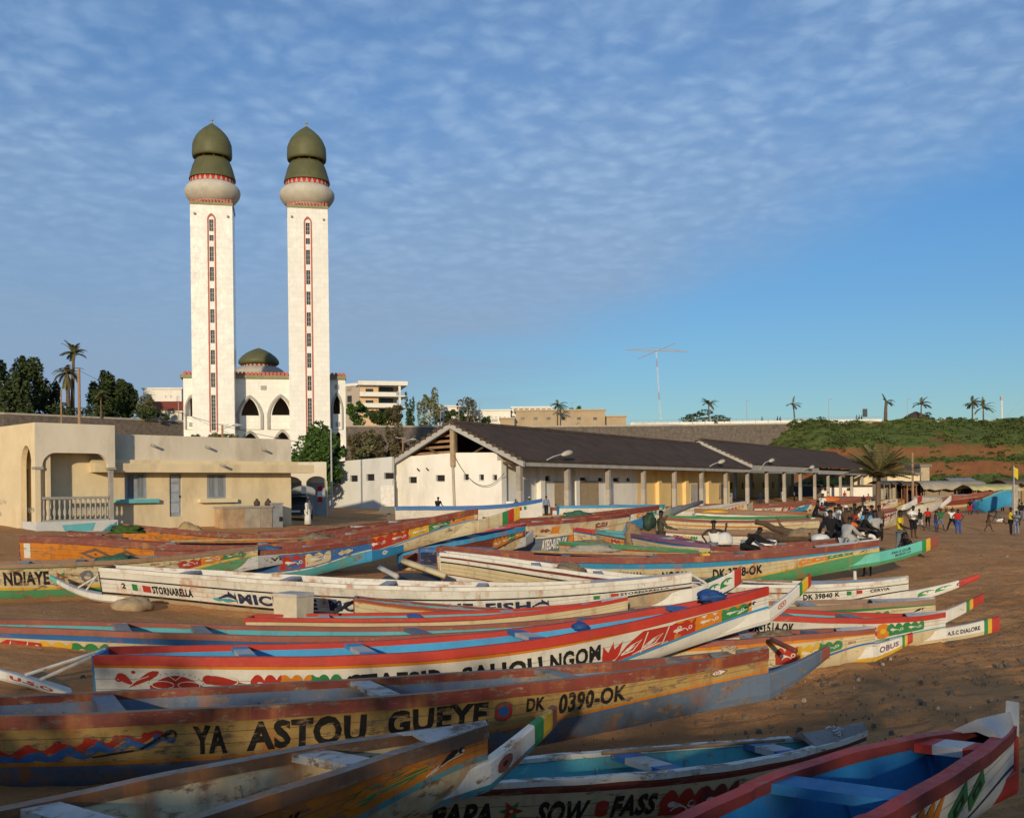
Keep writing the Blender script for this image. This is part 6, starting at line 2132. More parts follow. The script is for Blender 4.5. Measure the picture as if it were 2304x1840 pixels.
far_building('white_villa', 'white villa behind the left trees and beside the mosque', 'house', PX(1, 868), PX(1, 1108), 740 + 366 / 2.695, 175, .1, 9, M_WHITE, [K_(1, 905, 945, 400, 445), K_(1, 1003, 1012, 405, 415), K_(1, 1033, 1045, 405, 415), K_(1, 1072, 1092, 408, 442)])
rb, f, u1, zt_ = far_building('red_roofed_house', 'low house with a dark red roof in front of the white villa', 'house', PX(1, 905), PX(1, 1108), 740 + 505 / 2.695, 172, .1, 6, M_PLASTER2, [K_(1, 960, 990, 512, 522)])
b = MB(); b.hexa([f.pt(-.5, zt_ + .36, -.6), f.pt(u1 + .5, zt_ + .36, -.6), f.pt(u1 + .5, zt_ + .36, 6.6), f.pt(-.5, zt_ + .36, 6.6), f.pt(.2, zt_ + 2.6, 2.5), f.pt(u1, zt_ + 2.6, 2.5), f.pt(u1, zt_ + 2.6, 3.5), f.pt(.2, zt_ + 2.6, 3.5)]); b.build('tiled_roof', plain('red_tiles', (.22, .055, .035), .8), rb)
# apartment block with balconies
M_APT = plain('apartment_peach', (.62, .42, .26), .85, .08, .4)
ab_, f, u1, zt_ = far_building('apartment_block', 'peach and white apartment block with open balconies right of the mosque', 'apartment block', PX(2, 296), PX(2, 415), 740 + 352 / 2.695, 215, .25, 14, M_APT,
                               [K_(2, 330, 378, 362, 395), K_(2, 330, 378, 432, 462), K_(2, 330, 378, 495, 525)])
f2 = Frame(f.pt(0, 0, 0) + Vector((-15, 9, 0)) * PS, (.857, -.515))
mb = MB(); u2 = 17.4 * PS
zs_ = [f.uz(*P(2, 350, y))[1] for y in (360, 405, 472, 545)]
ops = []
for i in range(3):
    for j in range(5):
        ops.append((2.5 + j * 3.8, 4.2 + j * 3.8, zs_[i + 1] + 1.4, zs_[i + 1] + 3.2))
f2.slab(mb, rect(0, u2, WTOP - 2, zt_), [rect(*o) for o in ops], 0, .3); mb.build('side_wall', plain('apt_side', (.42, .34, .27), .85, .1), ab_)
for o in ops:
    b = MB(); f2.box(b, *o, .2, .25); b.build('window', M_WHITE if (ops.index(o) % 3) else M_GLASS, ab_)
uB = f.u_at(PX(2, 583))
for z in zs_[1:3]:
    b = MB(); f.box(b, -.2, uB, z - .3, z, -1.6, 8); b.build('balcony_slab', M_WHITE, ab_)
    b = MB(); f.box(b, -.2, uB - 3, z + .002, z + .9, -1.6, -1.45); b.build('balcony_front', M_WHITE, ab_)
    for k_ in range(10):
        x = uB - 2.9 + k_ * .3; b = MB(); f.box(b, x, x + .06, z + .002, z + 1, -1.55, -1.5); b.build('baluster', M_GREYT, ab_)
b = MB(); f.box(b, -.6, uB + .2, zt_ + .36, zt_ + 1.5, -1.8, 14); b.build('roof_fascia', M_WHITE, ab_)
b = MB(); f2.box(b, 0, u2, zt_ + .36, zt_ + 1.1, -.4, .3); b.build('roof_fascia', M_WHITE, ab_)
for x in (540,):
    u = f.u_at(PX(2, x)); b = MB(); f.box(b, u - .3, u + .3, WTOP - 1, zt_ + .35, -1.3, -.7); b.build('pillar', M_WHITE, ab_)
b = MB(); f.box(b, u1 + .1, uB - 2, WTOP - 1, zt_ + .35, 4, 4.3); b.build('recessed_wall', M_APT, ab_)
for i in range(3):
    b = MB(); f.box(b, u1 + 1, u1 + 4.5, zs_[i + 1] + .2, zs_[i + 1] + 3.0, 3.9, 3.99); b.build('balcony_door', M_GLASS, ab_)
b = MB(); f2.box(b, 9, 11, zt_ + 1.1, zt_ + 2.6, 2, 4); b.build('roof_tank', M_BEAM, ab_)

far_building('white_pavilion', 'small white flat roofed pavilion behind the pale gum tree', 'building', PX(2, 750), PX(2, 905), 740 + 472 / 2.695, 205, .05, 8, M_WHITE, [K_(2, 765, 800, 540, 562), K_(2, 820, 850, 540, 562)])
far_building('white_terrace', 'long low white building with a ribbon of small vents', 'building', PX(2, 935), PX(2, 1215), 740 + 497 / 2.695, 208, -.04, 9, M_WHITE, [K_(2, 960 + 26 * i, 970 + 26 * i, 532, 537) for i in range(9)] + [K_(2, 975 + 60 * i, 1010 + 60 * i, 548, 562) for i in range(4)])
far_building('beige_block', 'long beige unfinished block with a row of small square windows', 'building', PX(2, 1240), PX(2, 1788), 740 + 496 / 2.695, 206, 0, 9, plain('beige_render', (.40, .30, .19), .9, .12, .4), [K_(2, x, x + 24, 536, 552) for x in (1272, 1350, 1428, 1516, 1612, 1710)], band=plain('beige_cap', (.46, .36, .24), .9))
far_building('beige_annex', 'lower beige annex at the end of the unfinished block', 'building', PX(2, 1790), PX(2, 1915), 740 + 532 / 2.695, 206.5, 0, 7, plain('beige_render', (.40, .30, .19)), [], band=plain('beige_cap', (.46, .36, .24)))
far_building('low_beige_wall', 'low beige yard building left of the unfinished block', 'building', PX(2, 1145), PX(2, 1238), 740 + 545 / 2.695, 203, 0, 5, plain('beige_render', (.40, .30, .19)), [], band=plain('beige_cap', (.46, .36, .24)))
far_building('rooftop_pergola', 'white framed glass pavilion rising behind the unfinished block', 'building', PX(2, 1215), PX(2, 1470), 740 + 478 / 2.695, 218, 0, 6, M_WHITE, [K_(2, 1228 + 34 * i, 1252 + 34 * i, 484, 510) for i in range(7)])

# ---------------------------------------------------------------- trees
def plat(px, d):
    d = d * PS
    v = at(px, 900, d)
    return (v.x, d, WTOP - .05)


def tree_at(k, xl, xr, yt, yb, d, name, label, kind, n, ls, **kw):
    px = (PX(k, xl) + PX(k, xr)) / 2
    s = d * PS / FPX / CR[k][2]
    h = max((yb - yt) * s, 1.5)
    rx = (xr - xl) / 2 * s
    base = plat(px, d)
    zt_ = at(px, P(k, 0, yt)[1], d * PS).z
    h = zt_ - base[2]
    if 'rz' in kw:
        kw['rz'] *= PS
    n, ls = int(n * 1.25), ls * 1.1
    return tree(name, label, base, h, rx, kw.pop('rz', h * .45), kind, n, ls, **kw)


g_ = 'dark evergreen trees at the left edge'
tree_at(1, -160, 60, 150, 510, 150, 'evergreen_tree', 'dark casuarina cut by the left edge of the picture', 'dark', 4200, .34, rz=5.2, group=g_, clumps=40)
tree_at(1, 60, 290, 160, 510, 156, 'evergreen_tree', 'tall dark casuarina with a ragged pointed top beside the left edge', 'dark', 5200, .34, rz=5.2, group=g_, clumps=46)
tree_at(1, -30, 180, 250, 510, 150, 'evergreen_tree', 'lower dark tree filling the gap at the left edge', 'dark', 4200, .32, rz=5.2, group=g_, clumps=40)
tree_at(1, 235, 380, 290, 510, 160, 'evergreen_tree', 'dark bushy tree just left of the date palms', 'dark', 3200, .3, rz=5.2, group=g_, clumps=34)
tree_at(1, 535, 760, 265, 530, 162, 'fig_tree', 'broad dark fig tree right of the date palms', 'fig', 6600, .30, clumps=60, rz=3.9)
tree_at(1, 690, 835, 330, 530, 164, 'fig_tree', 'smaller dark fig tree joined to the broad one', 'fig', 3600, .3, clumps=40, rz=3.4)
tree_at(1, 840, 945, 405, 540, 164, 'small_tree', 'small loose tree before the white villa', 'olive', 1300, .26)
palm('date_palm', 'tall date palm with a tufted crown left of the mosque', plat(PX(1, 440), 155), 9.6 * PS, 2.5 * PS, 30, 'frond', (.3, 0), .34, droop=1.1, up=.75)
palm('date_palm', 'shaggy lower date palm with dead fronds hanging', plat(PX(1, 415), 154), 6.6 * PS, 2.6 * PS, 34, 'dryfrond', (-.2, 0), .40, droop=1.3, skirt=True)
palm('fan_palm', 'young palm in front of the broad fig tree', plat(PX(1, 612), 155), 3.4 * PS, 1.8 * PS, 18, 'frond', (0, 0), .16)
for i, (a, b, y0) in enumerate(((330, 470, 470), (500, 640, 480), (820, 900, 490), (900, 1000, 500))):
    px = (PX(1, a) + PX(1, b)) / 2
    shrub('hedge_shrub', ['low dark shrub under the date palms', 'low dark shrub under the fig tree', 'low shrub left of the red roofed house', 'low shrub before the red roofed house'][i], plat(px, 153 + i * 3), 3.3, 1.6, 'dark', 900, .25)
tree_at(2, 205, 355, 445, 595, 190, 'garden_tree', 'bright green garden tree beside the mosque corner', 'fresh', 2200, .3)
tree_at(2, 355, 480, 470, 590, 192, 'garden_tree', 'dark garden tree below the balconies', 'fig', 1900, .3)
tree_at(2, 440, 560, 450, 590, 194, 'garden_tree', 'brownish garden tree under the apartment pillar', 'dry', 1600, .28)
tree_at(2, 560, 630, 375, 580, 195, 'norfolk_pine', 'slim tiered pine beside the apartment block', 'fig', 1500, .28, rz=7, clumps=20, hollow=.1)
tree_at(2, 645, 790, 370, 575, 196, 'gum_tree', 'pale trunked gum tree with an airy crown', 'gum', 2000, .32, bark=M_PALE_BARK, clumps=22, rz=5.2, trunk=.3)
tree_at(2, 885, 1020, 395, 560, 200, 'wispy_tree', 'thin wispy tree blown to the right above the white building', 'dry', 900, .30, clumps=14, rz=4)
tree_at(2, 812, 942, 478, 575, 198, 'round_tree', 'dense dark round tree before the white pavilion', 'fig', 2400, .3)
tree_at(2, 1030, 1092, 527, 575, 198, 'round_tree', 'small green bush tree before the long white building', 'fresh', 900, .25)
tree_at(2, 1565, 1655, 455, 500, 216, 'round_tree', 'green treetop showing above the unfinished block', 'fresh', 1400, .3)
palm('coconut_palm', 'palm in front of the beige unfinished block', plat(PX(2, 1492), 200), 4.6 * PS, 2.3 * PS, 16, 'frond', (.2, 0), .16, wind=.3)
GPP = 'palms along the top of the hill'
for k, x, yt, yb, l_, ln, wd in ((3, 365, 205, 318, 'palm standing over a dark bush on the promenade', 0, .1), (3, 852, 208, 318, 'palm beside the promenade parapet near the two walkers', -.3, .45), (3, 1368, 190, 298, 'thick trunked palm left of the thatched hut', .2, .6),
                                 (3, 1570, 205, 300, 'palm standing behind the thatched hut', .1, .5), (3, 1862, 200, 300, 'taller palm of the pair right on the hilltop', 0, .35), (3, 1924, 225, 300, 'shorter palm of the pair right on the hilltop', 0, .6)):
    d = 193
    b = plat(PX(k, x), d)
    h = at(PX(k, x), P(k, 0, yt + 22)[1], d * PS).z - b[2]
    palm('promenade_palm', l_, b, h, RNG.uniform(2.3, 3.1), RNG.randint(11, 17), 'frond', (ln, 0), .17 if 'thick' not in l_ else .4, group=GPP, wind=wd, droop=1.0)
shrub('round_bush', 'wide dark green bush at the foot of a promenade palm', plat(PX(3, 365), 194.5), 6.3, 2.0, 'fig', 2000, .28)
shrub('round_bush', 'dark bush right of the thatched hut', plat(PX(3, 1595), 196), 2.5, 1.6, 'fig', 900, .25)
hut = thing('thatched_hut', 'low hut with a dark thatched roof on the hilltop', 'hut', plat(PX(3, 1540), 197))
b = MB(); c = plat(PX(3, 1540), 197); b.lathe(c, [(3.6, 0.9), (2.2, 2.2), (.2, 3.1)], 14); b.build('thatched_roof', plain('thatch', (.07, .05, .04), .95, .3), hut)
b = MB(); b.lathe(c, [(2.4, 0), (2.4, 1.0)], 12); b.build('wall', M_PLASTER2, hut)
# scrub below the wall, near the mosque
for i, (a, b_, y0, y1, d, kd, l_) in enumerate(((210, 340, 610, 800, 112, 'dry', 'brown scrub bush right of the mosque corner'), (320, 450, 560, 790, 116, 'dry', 'tall brown scrub in front of the stone wall'), (420, 560, 580, 790, 118, 'dry', 'greyish scrub nearest the solar lamp'), (240, 420, 690, 800, 106, 'olive', 'low olive scrub above the white block'), (540, 680, 640, 800, 122, 'dry', 'thin scrub behind the hall gable'))):
    px = (PX(2, a) + PX(2, b_)) / 2
    zt_ = at(px, P(2, 0, y0)[1], d).z
    zbase = gz_at(at(px, 1000, d).x, d)
    tree('scrub_bush', l_, (at(px, 1000, d).x, d, zbase), zt_ - zbase, (b_ - a) / 2 / 2.695 * d / FPX * 1.1, (zt_ - zbase) * .46, kd, 3600, .24, .1, clumps=40, cat='shrub', trunk_h=1.5, hollow=.2)
d = 92
px = (PX(12, 1300) + PX(12, 2020)) / 2
zbase = gz_at(at(px, 1000, d).x, d)
zt_ = at(px, P(12, 0, 1095)[1], d).z
tree('almond_tree', 'broad bright green tree behind the low arcade building', (at(px, 1000, d).x, d, zbase), zt_ - zbase, 360 / 5.39 * d / FPX, (zt_ - zbase) * .46, 'fresh', 7000, .24, .25, clumps=60, hollow=.4)
palm('yucca', 'spiky grey yucca rising out of the green tree by the mosque', (at(PX(12, 1880), 1000, 95).x, 95.5, zbase), 4.2, 1.5, 18, 'gum', (0, 0), .15, droop=.15, up=.9, leafl=.12)
for a, b_, y0, l_ in ((310, 740, 1112, 'low hedge of shrubs above the house roof before the mosque'), (1150, 1320, 1180, 'small shrub at the foot of the mosque between the arches'), (150, 270, 1165, 'small shrub at the foot of the nearer minaret')):
    px = (PX(12, a) + PX(12, b_)) / 2; d = 108
    zt_ = at(px, P(12, 0, y0)[1], d).z; zbase = gz_at(at(px, 1000, d).x, d)
    tree('mosque_shrub', l_, (at(px, 1000, d).x, d, zbase), zt_ - zbase, (b_ - a) / 2 / 5.39 * d / FPX, 1.1, 'olive', 1500, .2, .08, clumps=24, cat='shrub', hollow=.3)
# the dry palm on the beach
d = 96
px = PX(3, 1325)
zbase = gz_at(at(px, 1100, d).x, d)
palm('beach_palm', 'big dry palm with rising fronds on the beach beyond the hall', (at(px, 1100, d).x, d, zbase), at(px, P(3, 0, 640)[1], d).z - zbase, 3.6, 44, 'dryfrond', (.1, 0), .24, droop=.55, up=.85, leafl=.5, wind=.15)
# ---------------------------------------------------------------- boats
prepare_texts(sorted(TX))
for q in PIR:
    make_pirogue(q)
# outboard motor of the motorboat
for q, h, root in BOATS:
    if q.get('name') == 'motorboat':
        mo = MB()
        z = h.gz(0)
        for x0, x1, z0, z1, w in ((-1.15, -.04, z - .42, z + .02, .42), (-.7, -.35, z - 1.2, z - .42, .10)):
            mo.hexa([(x0, -w, z0), (x1, -w, z0), (x1, w, z0), (x0, w, z0), (x0 + .08, -w * .8, z1), (x1 - .05, -w * .8, z1), (x1 - .05, w * .8, z1), (x0 + .08, w * .8, z1)])
        mo.build('outboard_motor', plain('motor_black', (.02, .02, .022), .4), root, local=True)

# ---------------------------------------------------------------- people
SKIN = plain('dark_skin', (.040, .022, .014), .55, .15, 4, .3)
HAIR = plain('black_hair', (.008, .007, .006), .9, .2)


def cloth(c):
    return plain('cloth_%d_%d_%d' % tuple(int(x * 99) for x in c), c, .9, .16, 6, .1, .3, 14)


KC = dict(yellow=(.55, .40, .03), grey=(.14, .15, .17), black=(.015, .015, .017), white=(.62, .60, .56), red=(.42, .02, .02), green=(.02, .14, .06), blue=(.03, .08, .30), ltblue=(.10, .30, .50), navy=(.02, .03, .07),
          olive=(.065, .065, .042), ltgrey=(.33, .33, .32), orange=(.50, .12, .03), bluegrey=(.17, .20, .27), brown=(.10, .06, .04), cream=(.50, .44, .34), khaki=(.22, .19, .13), salmon=(.55, .22, .14))


def skel(pose):
    """joints of a figure 1.75 m tall facing -Y; x to its own left"""
    g = pose.get
    J = {}
    hipz = g('hip', .90)
    lean = g('lean', 0.0)
    J['pel'] = Vector((0, 0, hipz))
    up = Vector((g('side', 0), -math.sin(lean), math.cos(lean))).normalized()
    J['waist'] = J['pel'] + up * .15
    J['chest'] = J['pel'] + up * .36
    J['neck'] = J['pel'] + up * .52
    hd = (up + Vector((0, g('nod', -.12), .5))).normalized()
    J['jaw'] = J['neck'] + hd * .10
    J['head'] = J['neck'] + hd * .19 + Vector((0, -.012, 0))
    J['crown'] = J['neck'] + hd * .29
    for s, k in ((1, 'L'), (-1, 'R')):
        sh = J['neck'] - up * .06 + Vector((s * .185, 0, 0))
        J['sh' + k] = sh
        fw, ab, el, rot = g('arm' + k, (0.05, .12, .15, 0))
        d = Vector((s * math.sin(ab), -math.sin(fw) * math.cos(ab), -math.cos(fw) * math.cos(ab)))
        J['el' + k] = sh + d * .29
        fw2, ab2 = fw + el, ab + rot
        d2 = Vector((s * math.sin(ab2), -math.sin(fw2) * math.cos(ab2), -math.cos(fw2) * math.cos(ab2)))
        J['wr' + k] = J['el' + k] + d2 * .25
        J['pa' + k] = J['wr' + k] + d2 * .075
        side_ = Vector((0, 1, 0)).cross(d2)
        if side_.length < .1:
            side_ = Vector((0, 0, 1)).cross(d2)
        side_.normalize()
        for i, (o, ln) in enumerate(((-.030, .075), (-.010, .09), (.010, .085), (.030, .065))):
            J['f%d%s' % (i, k)] = J['pa' + k] + side_ * o + d2 * ln * .6
            J['g%d%s' % (i, k)] = J['pa' + k] + side_ * o * 1.2 + d2 * ln + Vector((0, -.012, 0))
        J['t' + k] = J['wr' + k] + d2 * .05 - side_ * .055
        hp_ = J['pel'] + Vector((s * .095, 0, -.04))
        J['hip' + k] = hp_
        fw, ab, kn = g('leg' + k, (0.03, .05, .03))
        d = Vector((s * math.sin(ab), -math.sin(fw) * math.cos(ab), -math.cos(fw) * math.cos(ab)))
        J['kn' + k] = hp_ + d * .42
        d2 = Vector((s * math.sin(ab * .5), -math.sin(fw - kn), -math.cos(fw - kn)))
        d2.normalize()
        J['an' + k] = J['kn' + k] + d2 * .40
        J['to' + k] = J['an' + k] + Vector((s * .03, -.17, -.05))
    return J


RAD = dict(pel=(.13, .10), waist=(.115, .09), chest=(.15, .105), neck=(.05, .055), jaw=(.062, .075), head=(.078, .098), crown=(.050, .062), sh=.055, el=.04, wr=.027, pa=.033, f=.010, g=.008, t=.012, hip=.085, kn=.055, an=.038, to=.032)


def skin_mesh(name, J, edges, scale, mat, parent, root_key, infl=0.0, sub=1, rads=None):
    keys = []
    for a, b in edges:
        for q in (a, b):
            if q not in keys:
                keys.append(q)
    me = bpy.data.meshes.new(name)
    me.from_pydata([tuple(J[k] * scale) for k in keys], [(keys.index(a), keys.index(b)) for a, b in edges], [])
    me.materials.append(mat)
    o = bpy.data.objects.new(name, me)
    COL.objects.link(o)
    o.parent = parent
    m = o.modifiers.new('skin', 'SKIN')
    sv = me.skin_vertices[0].data if me.skin_vertices else None
    if sv is None:
        me.attributes.new  # pragma: no cover
    for i, k in enumerate(keys):
        base = k if k in RAD else k.rstrip('LR0123')
        r_ = (rads or {}).get(k) or RAD.get(base, .04)
        r_ = r_ if isinstance(r_, tuple) else (r_, r_)
        sv[i].radius = ((r_[0] + infl) * scale, (r_[1] + infl) * scale)
        sv[i].use_root = (k == root_key)
    m.use_smooth_shade = True
    s = o.modifiers.new('subdivision', 'SUBSURF')
    s.levels = s.render_levels = sub
    return o


ARM = lambda k, hand=True: [('chest', 'sh' + k), ('sh' + k, 'el' + k), ('el' + k, 'wr' + k)] + ([('wr' + k, 'pa' + k), ('wr' + k, 't' + k)] + [e for i in range(4) for e in (('pa' + k, 'f%d%s' % (i, k)), ('f%d%s' % (i, k), 'g%d%s' % (i, k)))] if hand else [])
LEG = lambda k: [('pel', 'hip' + k), ('hip' + k, 'kn' + k), ('kn' + k, 'an' + k), ('an' + k, 'to' + k)]
TORSO = [('pel', 'waist'), ('waist', 'chest'), ('chest', 'neck'), ('neck', 'jaw'), ('jaw', 'head'), ('head', 'crown')]


def person(label, pos, h, face, pose, top=None, bottom=None, long_sleeve=False, shorts=False, cap=None, robe=None, group=None, stripe=None, number=False):
    """face: heading of the figure's front, radians, 0 = towards the camera, + = towards its left"""
    r = thing('person', label, 'person', pos, face, group)
    J = skel(pose)
    if pose.get('drop') is not None:
        dz = -min(v.z for v in J.values()) + pose['drop']
        for k in J:
            J[k] = J[k] + Vector((0, 0, dz))
    sc = h / 1.75
    body = skin_mesh('body', J, TORSO + ARM('L') + ARM('R') + LEG('L') + LEG('R'), sc, SKIN, r, 'pel')
    # face and ears
    fm = MB()
    hd = J['head'] * sc
    f = Vector((0, -1, 0))
    fm.add([hd + Vector((-.016, -.088, .0)) * sc, hd + Vector((.016, -.088, .0)) * sc, hd + Vector((0, -.092, .045)) * sc, hd + Vector((0, -.122, -.002)) * sc], [(0, 1, 3), (1, 2, 3), (2, 0, 3)])
    for s in (-1, 1):
        fm.tube([hd + Vector((s * .076, -.005, -.02)) * sc, hd + Vector((s * .088, .005, .02)) * sc], .016 * sc, 6)
    fm.build('face', SKIN, r, local=True)
    cp_ = MB()
    prof = [(.100, .0), (.104, .035), (.094, .07), (.066, .10), (.02, .112)] if cap else [(.088, .01), (.092, .035), (.083, .065), (.058, .09), (.02, .10)]
    cp_.lathe(hd + Vector((0, .012, 0)) * sc, [(a * sc, z * sc) for a, z in prof], 12)
    cp_.build('cap' if cap else 'hair', cloth(KC[cap]) if cap else HAIR, r, smooth=True, local=True)
    if robe:
        ed = [('pel', 'waist'), ('waist', 'chest'), ('chest', 'neck')] + ARM('L', False) + ARM('R', False)
        skin_mesh('tunic', J, ed, sc, cloth(KC[robe]), r, 'pel', .035)
        lo = min(J['anL'].z, J['anR'].z)
        mid_ = (J['knL'] + J['knR']) / 2
        an = (J['anL'] + J['anR']) / 2
        sk = MB()
        sk.tube([J['pel'] * sc + Vector((0, 0, .1)), mid_ * sc, an * sc + Vector((0, 0, .03))], [.19 * sc, .21 * sc, .24 * sc], 12)
        sk.build('robe_skirt', cloth(KC[robe]), r, smooth=True, local=True)
    if top:
        ed = [('pel', 'waist'), ('waist', 'chest'), ('chest', 'nk')]
        J['nk'] = J['chest'].lerp(J['neck'], .72)
        for k in 'LR':
            ed += [('chest', 'sh' + k)]
            if long_sleeve:
                ed += [('sh' + k, 'el' + k), ('el' + k, 'wr' + k)]
            elif pose.get('vest'):
                pass
            else:
                J['sl' + k] = J['sh' + k].lerp(J['el' + k], .65)
                ed += [('sh' + k, 'sl' + k)]
        skin_mesh('shirt', J, ed, sc, cloth(KC[top]), r, 'pel', .022, rads=dict(nk=(.085, .07), slL=.05, slR=.05))
    if stripe:
        for i in range(2):
            sm_ = MB(); c = J['waist'].lerp(J['chest'], .35 + .35 * i) * sc
            sm_.tube([c - Vector((0, 0, .022 * sc)), c + Vector((0, 0, .022 * sc))], .157 * sc, 14, cap=False); sm_.build('stripe', cloth(KC[stripe]), r, local=True)
    if number:
        sm_ = MB(); c = J['chest'] * sc
        yb = .14 * sc
        sm_.add([c + Vector((x, yb, z)) * 1 for x, z in ((-.03, -.12), (.03, -.12), (.03, .06), (-.03, .06))], [(0, 1, 2, 3)]); sm_.build('number', cloth(KC['yellow']), r, local=True)
    if bottom:
        ed = [('pel', 'hipL'), ('pel', 'hipR')]
        rads = {}
        for k in 'LR':
            if shorts:
                J['sk' + k] = J['kn' + k].lerp(J['an' + k], .02)
                ed += [('hip' + k, 'sk' + k)]
                rads['sk' + k] = .075
            else:
                J['cu' + k] = J['kn' + k].lerp(J['an' + k], .92)
                ed += [('hip' + k, 'kn' + k), ('kn' + k, 'cu' + k)]
                rads['cu' + k] = .048
        skin_mesh('shorts' if shorts else 'trousers', J, ed, sc, cloth(KC[bottom]), r, 'pel', .022, rads=rads)
    return r


ST = dict()
HANDHIP = dict(armL=(-.25, .75, .55, -1.5), armR=(-.25, .75, .55, -1.5))
POINT = dict(armR=(.55, .15, .75, .0), armL=(.1, .15, .35, 0), legL=(.12, .06, .05), legR=(-.12, .05, .03))
UP = dict(armL=(2.2, .55, .7, -.9), armR=(2.2, .55, .7, -.9), legL=(.25, .12, .1), legR=(-.22, .12, .05))
WALK = dict(legL=(.45, .03, .12), legR=(-.35, .03, .25), armL=(-.3, .1, .2, 0), armR=(.35, .1, .45, 0), lean=.06)
STRIDE = dict(legL=(.35, .25, .1), legR=(-.3, .25, .1), armL=(.6, .4, .5, 0), armR=(.5, .4, .4, 0))
SIT = dict(hip=.50, legL=(1.45, .12, 1.4), legR=(1.45, .12, 1.35), lean=.22, armL=(.7, .12, .5, 0), armR=(.7, .12, .5, 0))
SITF = dict(hip=.14, legL=(1.35, .15, .25), legR=(1.9, .12, 1.6), lean=-.25, armL=(-.5, .2, .1, 0), armR=(.8, .15, .5, 0))
SQUAT = dict(hip=.42, legL=(1.9, .3, 2.2), legR=(1.9, .3, 2.2), lean=.7, armL=(.9, .15, .5, 0), armR=(.9, .15, .5, 0), nod=-.4)
BENT = dict(hip=.50, legL=(1.4, .2, 1.4), legR=(1.4, .2, 1.4), lean=.8, armL=(.9, .15, .5, 0), armR=(.9, .15, .5, 0), nod=-.3)


def merge(a, **k):
    d = dict(a); d.update(k); return d


def stand_at(px, py, d, z=None):
    v = at(px, py, d)
    return (v.x, v.y, gz_at(v.x, v.y) if z is None else z)


def X5(x, y):
    return P(15, x, y)


pi = math.pi
GB = 'people playing and standing on the open beach'
person('man in a yellow shirt and grey trousers pointing beside the turquoise prow', stand_at(2026, 1250, 38), 1.80, R(50), POINT, 'yellow', 'grey', group=GB)
person('man in a white shirt with black stripes and black shorts', stand_at(X5(1000, 0)[0], 1210, 54), 1.78, R(20), merge(HANDHIP, armL=(.3, .15, 1.0, -.3)), 'white', 'black', shorts=True, stripe='black', group=GB)
person('man in a black shirt and pale grey shorts behind the striped shirt', stand_at(X5(1068, 0)[0], 1179, 74), 1.72, R(200), WALK, 'black', 'ltgrey', shorts=True, group=GB)
person('boy in a red shirt and black shorts left of the green shirted one', stand_at(X5(1150, 0)[0], 1171, 80), 1.62, R(160), merge(WALK, armL=(.5, .5, .3, 0)), 'red', 'black', shorts=True, group=GB)
person('dark clad boy in blue shorts beside the green shirted one', stand_at(X5(1232, 0)[0], 1180, 74), 1.6, R(60), ST, 'navy', 'blue', shorts=True, group=GB)
person('player in a green shirt and grey shorts with both arms raised to his head', stand_at(X5(1285, 0)[0], 1178, 76), 1.74, R(0), UP, 'green', 'grey', shorts=True, group=GB)
person('player in a white shirt and black trousers with both arms raised', stand_at(X5(1405, 0)[0], 1180, 76), 1.76, R(190), merge(UP, legL=(.3, .3, .1), legR=(-.2, .3, .1)), 'white', 'black', group=GB)
person('player in a red jersey with a yellow number and blue trousers', stand_at(X5(1467, 0)[0], 1186, 70), 1.78, R(-10), HANDHIP, 'red', 'blue', group=GB, number=True)
person('person in a black top and red shorts before the turquoise hull', stand_at(X5(1592, 0)[0], 1158, 105), 1.7, R(170), ST, 'black', 'red', shorts=True, group=GB)
person('person all in blue before the turquoise hull', stand_at(X5(1640, 0)[0], 1160, 102), 1.72, R(190), WALK, 'blue', 'blue', shorts=True, group=GB)
person('bare chested youth running with his arms stretched forward', stand_at(X5(1786, 0)[0], 1196, 76), 1.66, R(80), merge(WALK, armL=(1.2, .1, .1, 0), armR=(1.2, .1, .1, 0)), None, 'brown', shorts=True, group=GB)
person('person sitting on the sand with knees drawn up near the right edge', stand_at(X5(1885, 0)[0], 1178, 85), 1.7, R(80), merge(SITF, drop=0.0), 'grey', 'white', shorts=True, group=GB)
person('man in a yellow shirt and black trousers near the right edge', stand_at(X5(2018, 0)[0], 1204, 62), 1.76, R(60), merge(ST, armR=(.5, .1, .9, 0)), 'yellow', 'black', group=GB)
person('person in pale blue clothes beside the yellow shirt at the right edge', stand_at(X5(2082, 0)[0], 1199, 66), 1.66, R(-60), merge(ST, armR=(.5, .1, .9, 0)), 'bluegrey', 'bluegrey', group=GB)
person('person in dark clothes cut by the right edge of the picture', stand_at(X5(2135, 0)[0], 1168, 88), 1.74, R(150), WALK, 'black', 'grey', group=GB)
person('child sitting on the sand behind the turquoise prow', stand_at(X5(948, 0)[0], 1244, 37.5), 1.45, R(100), merge(SITF, drop=0.0), 'black', 'grey', shorts=True, group=GB)
GS = 'men gathered on and around the beached boats'
bz = lambda x, y, d, zz: (at(x, y, d).x, d, zz)


def on(px, py_seat, d, seat=.46):
    """feet position so that the seat height falls on the given pixel"""
    v = at(px, py_seat, d)
    return (v.x, d, v.z - seat)


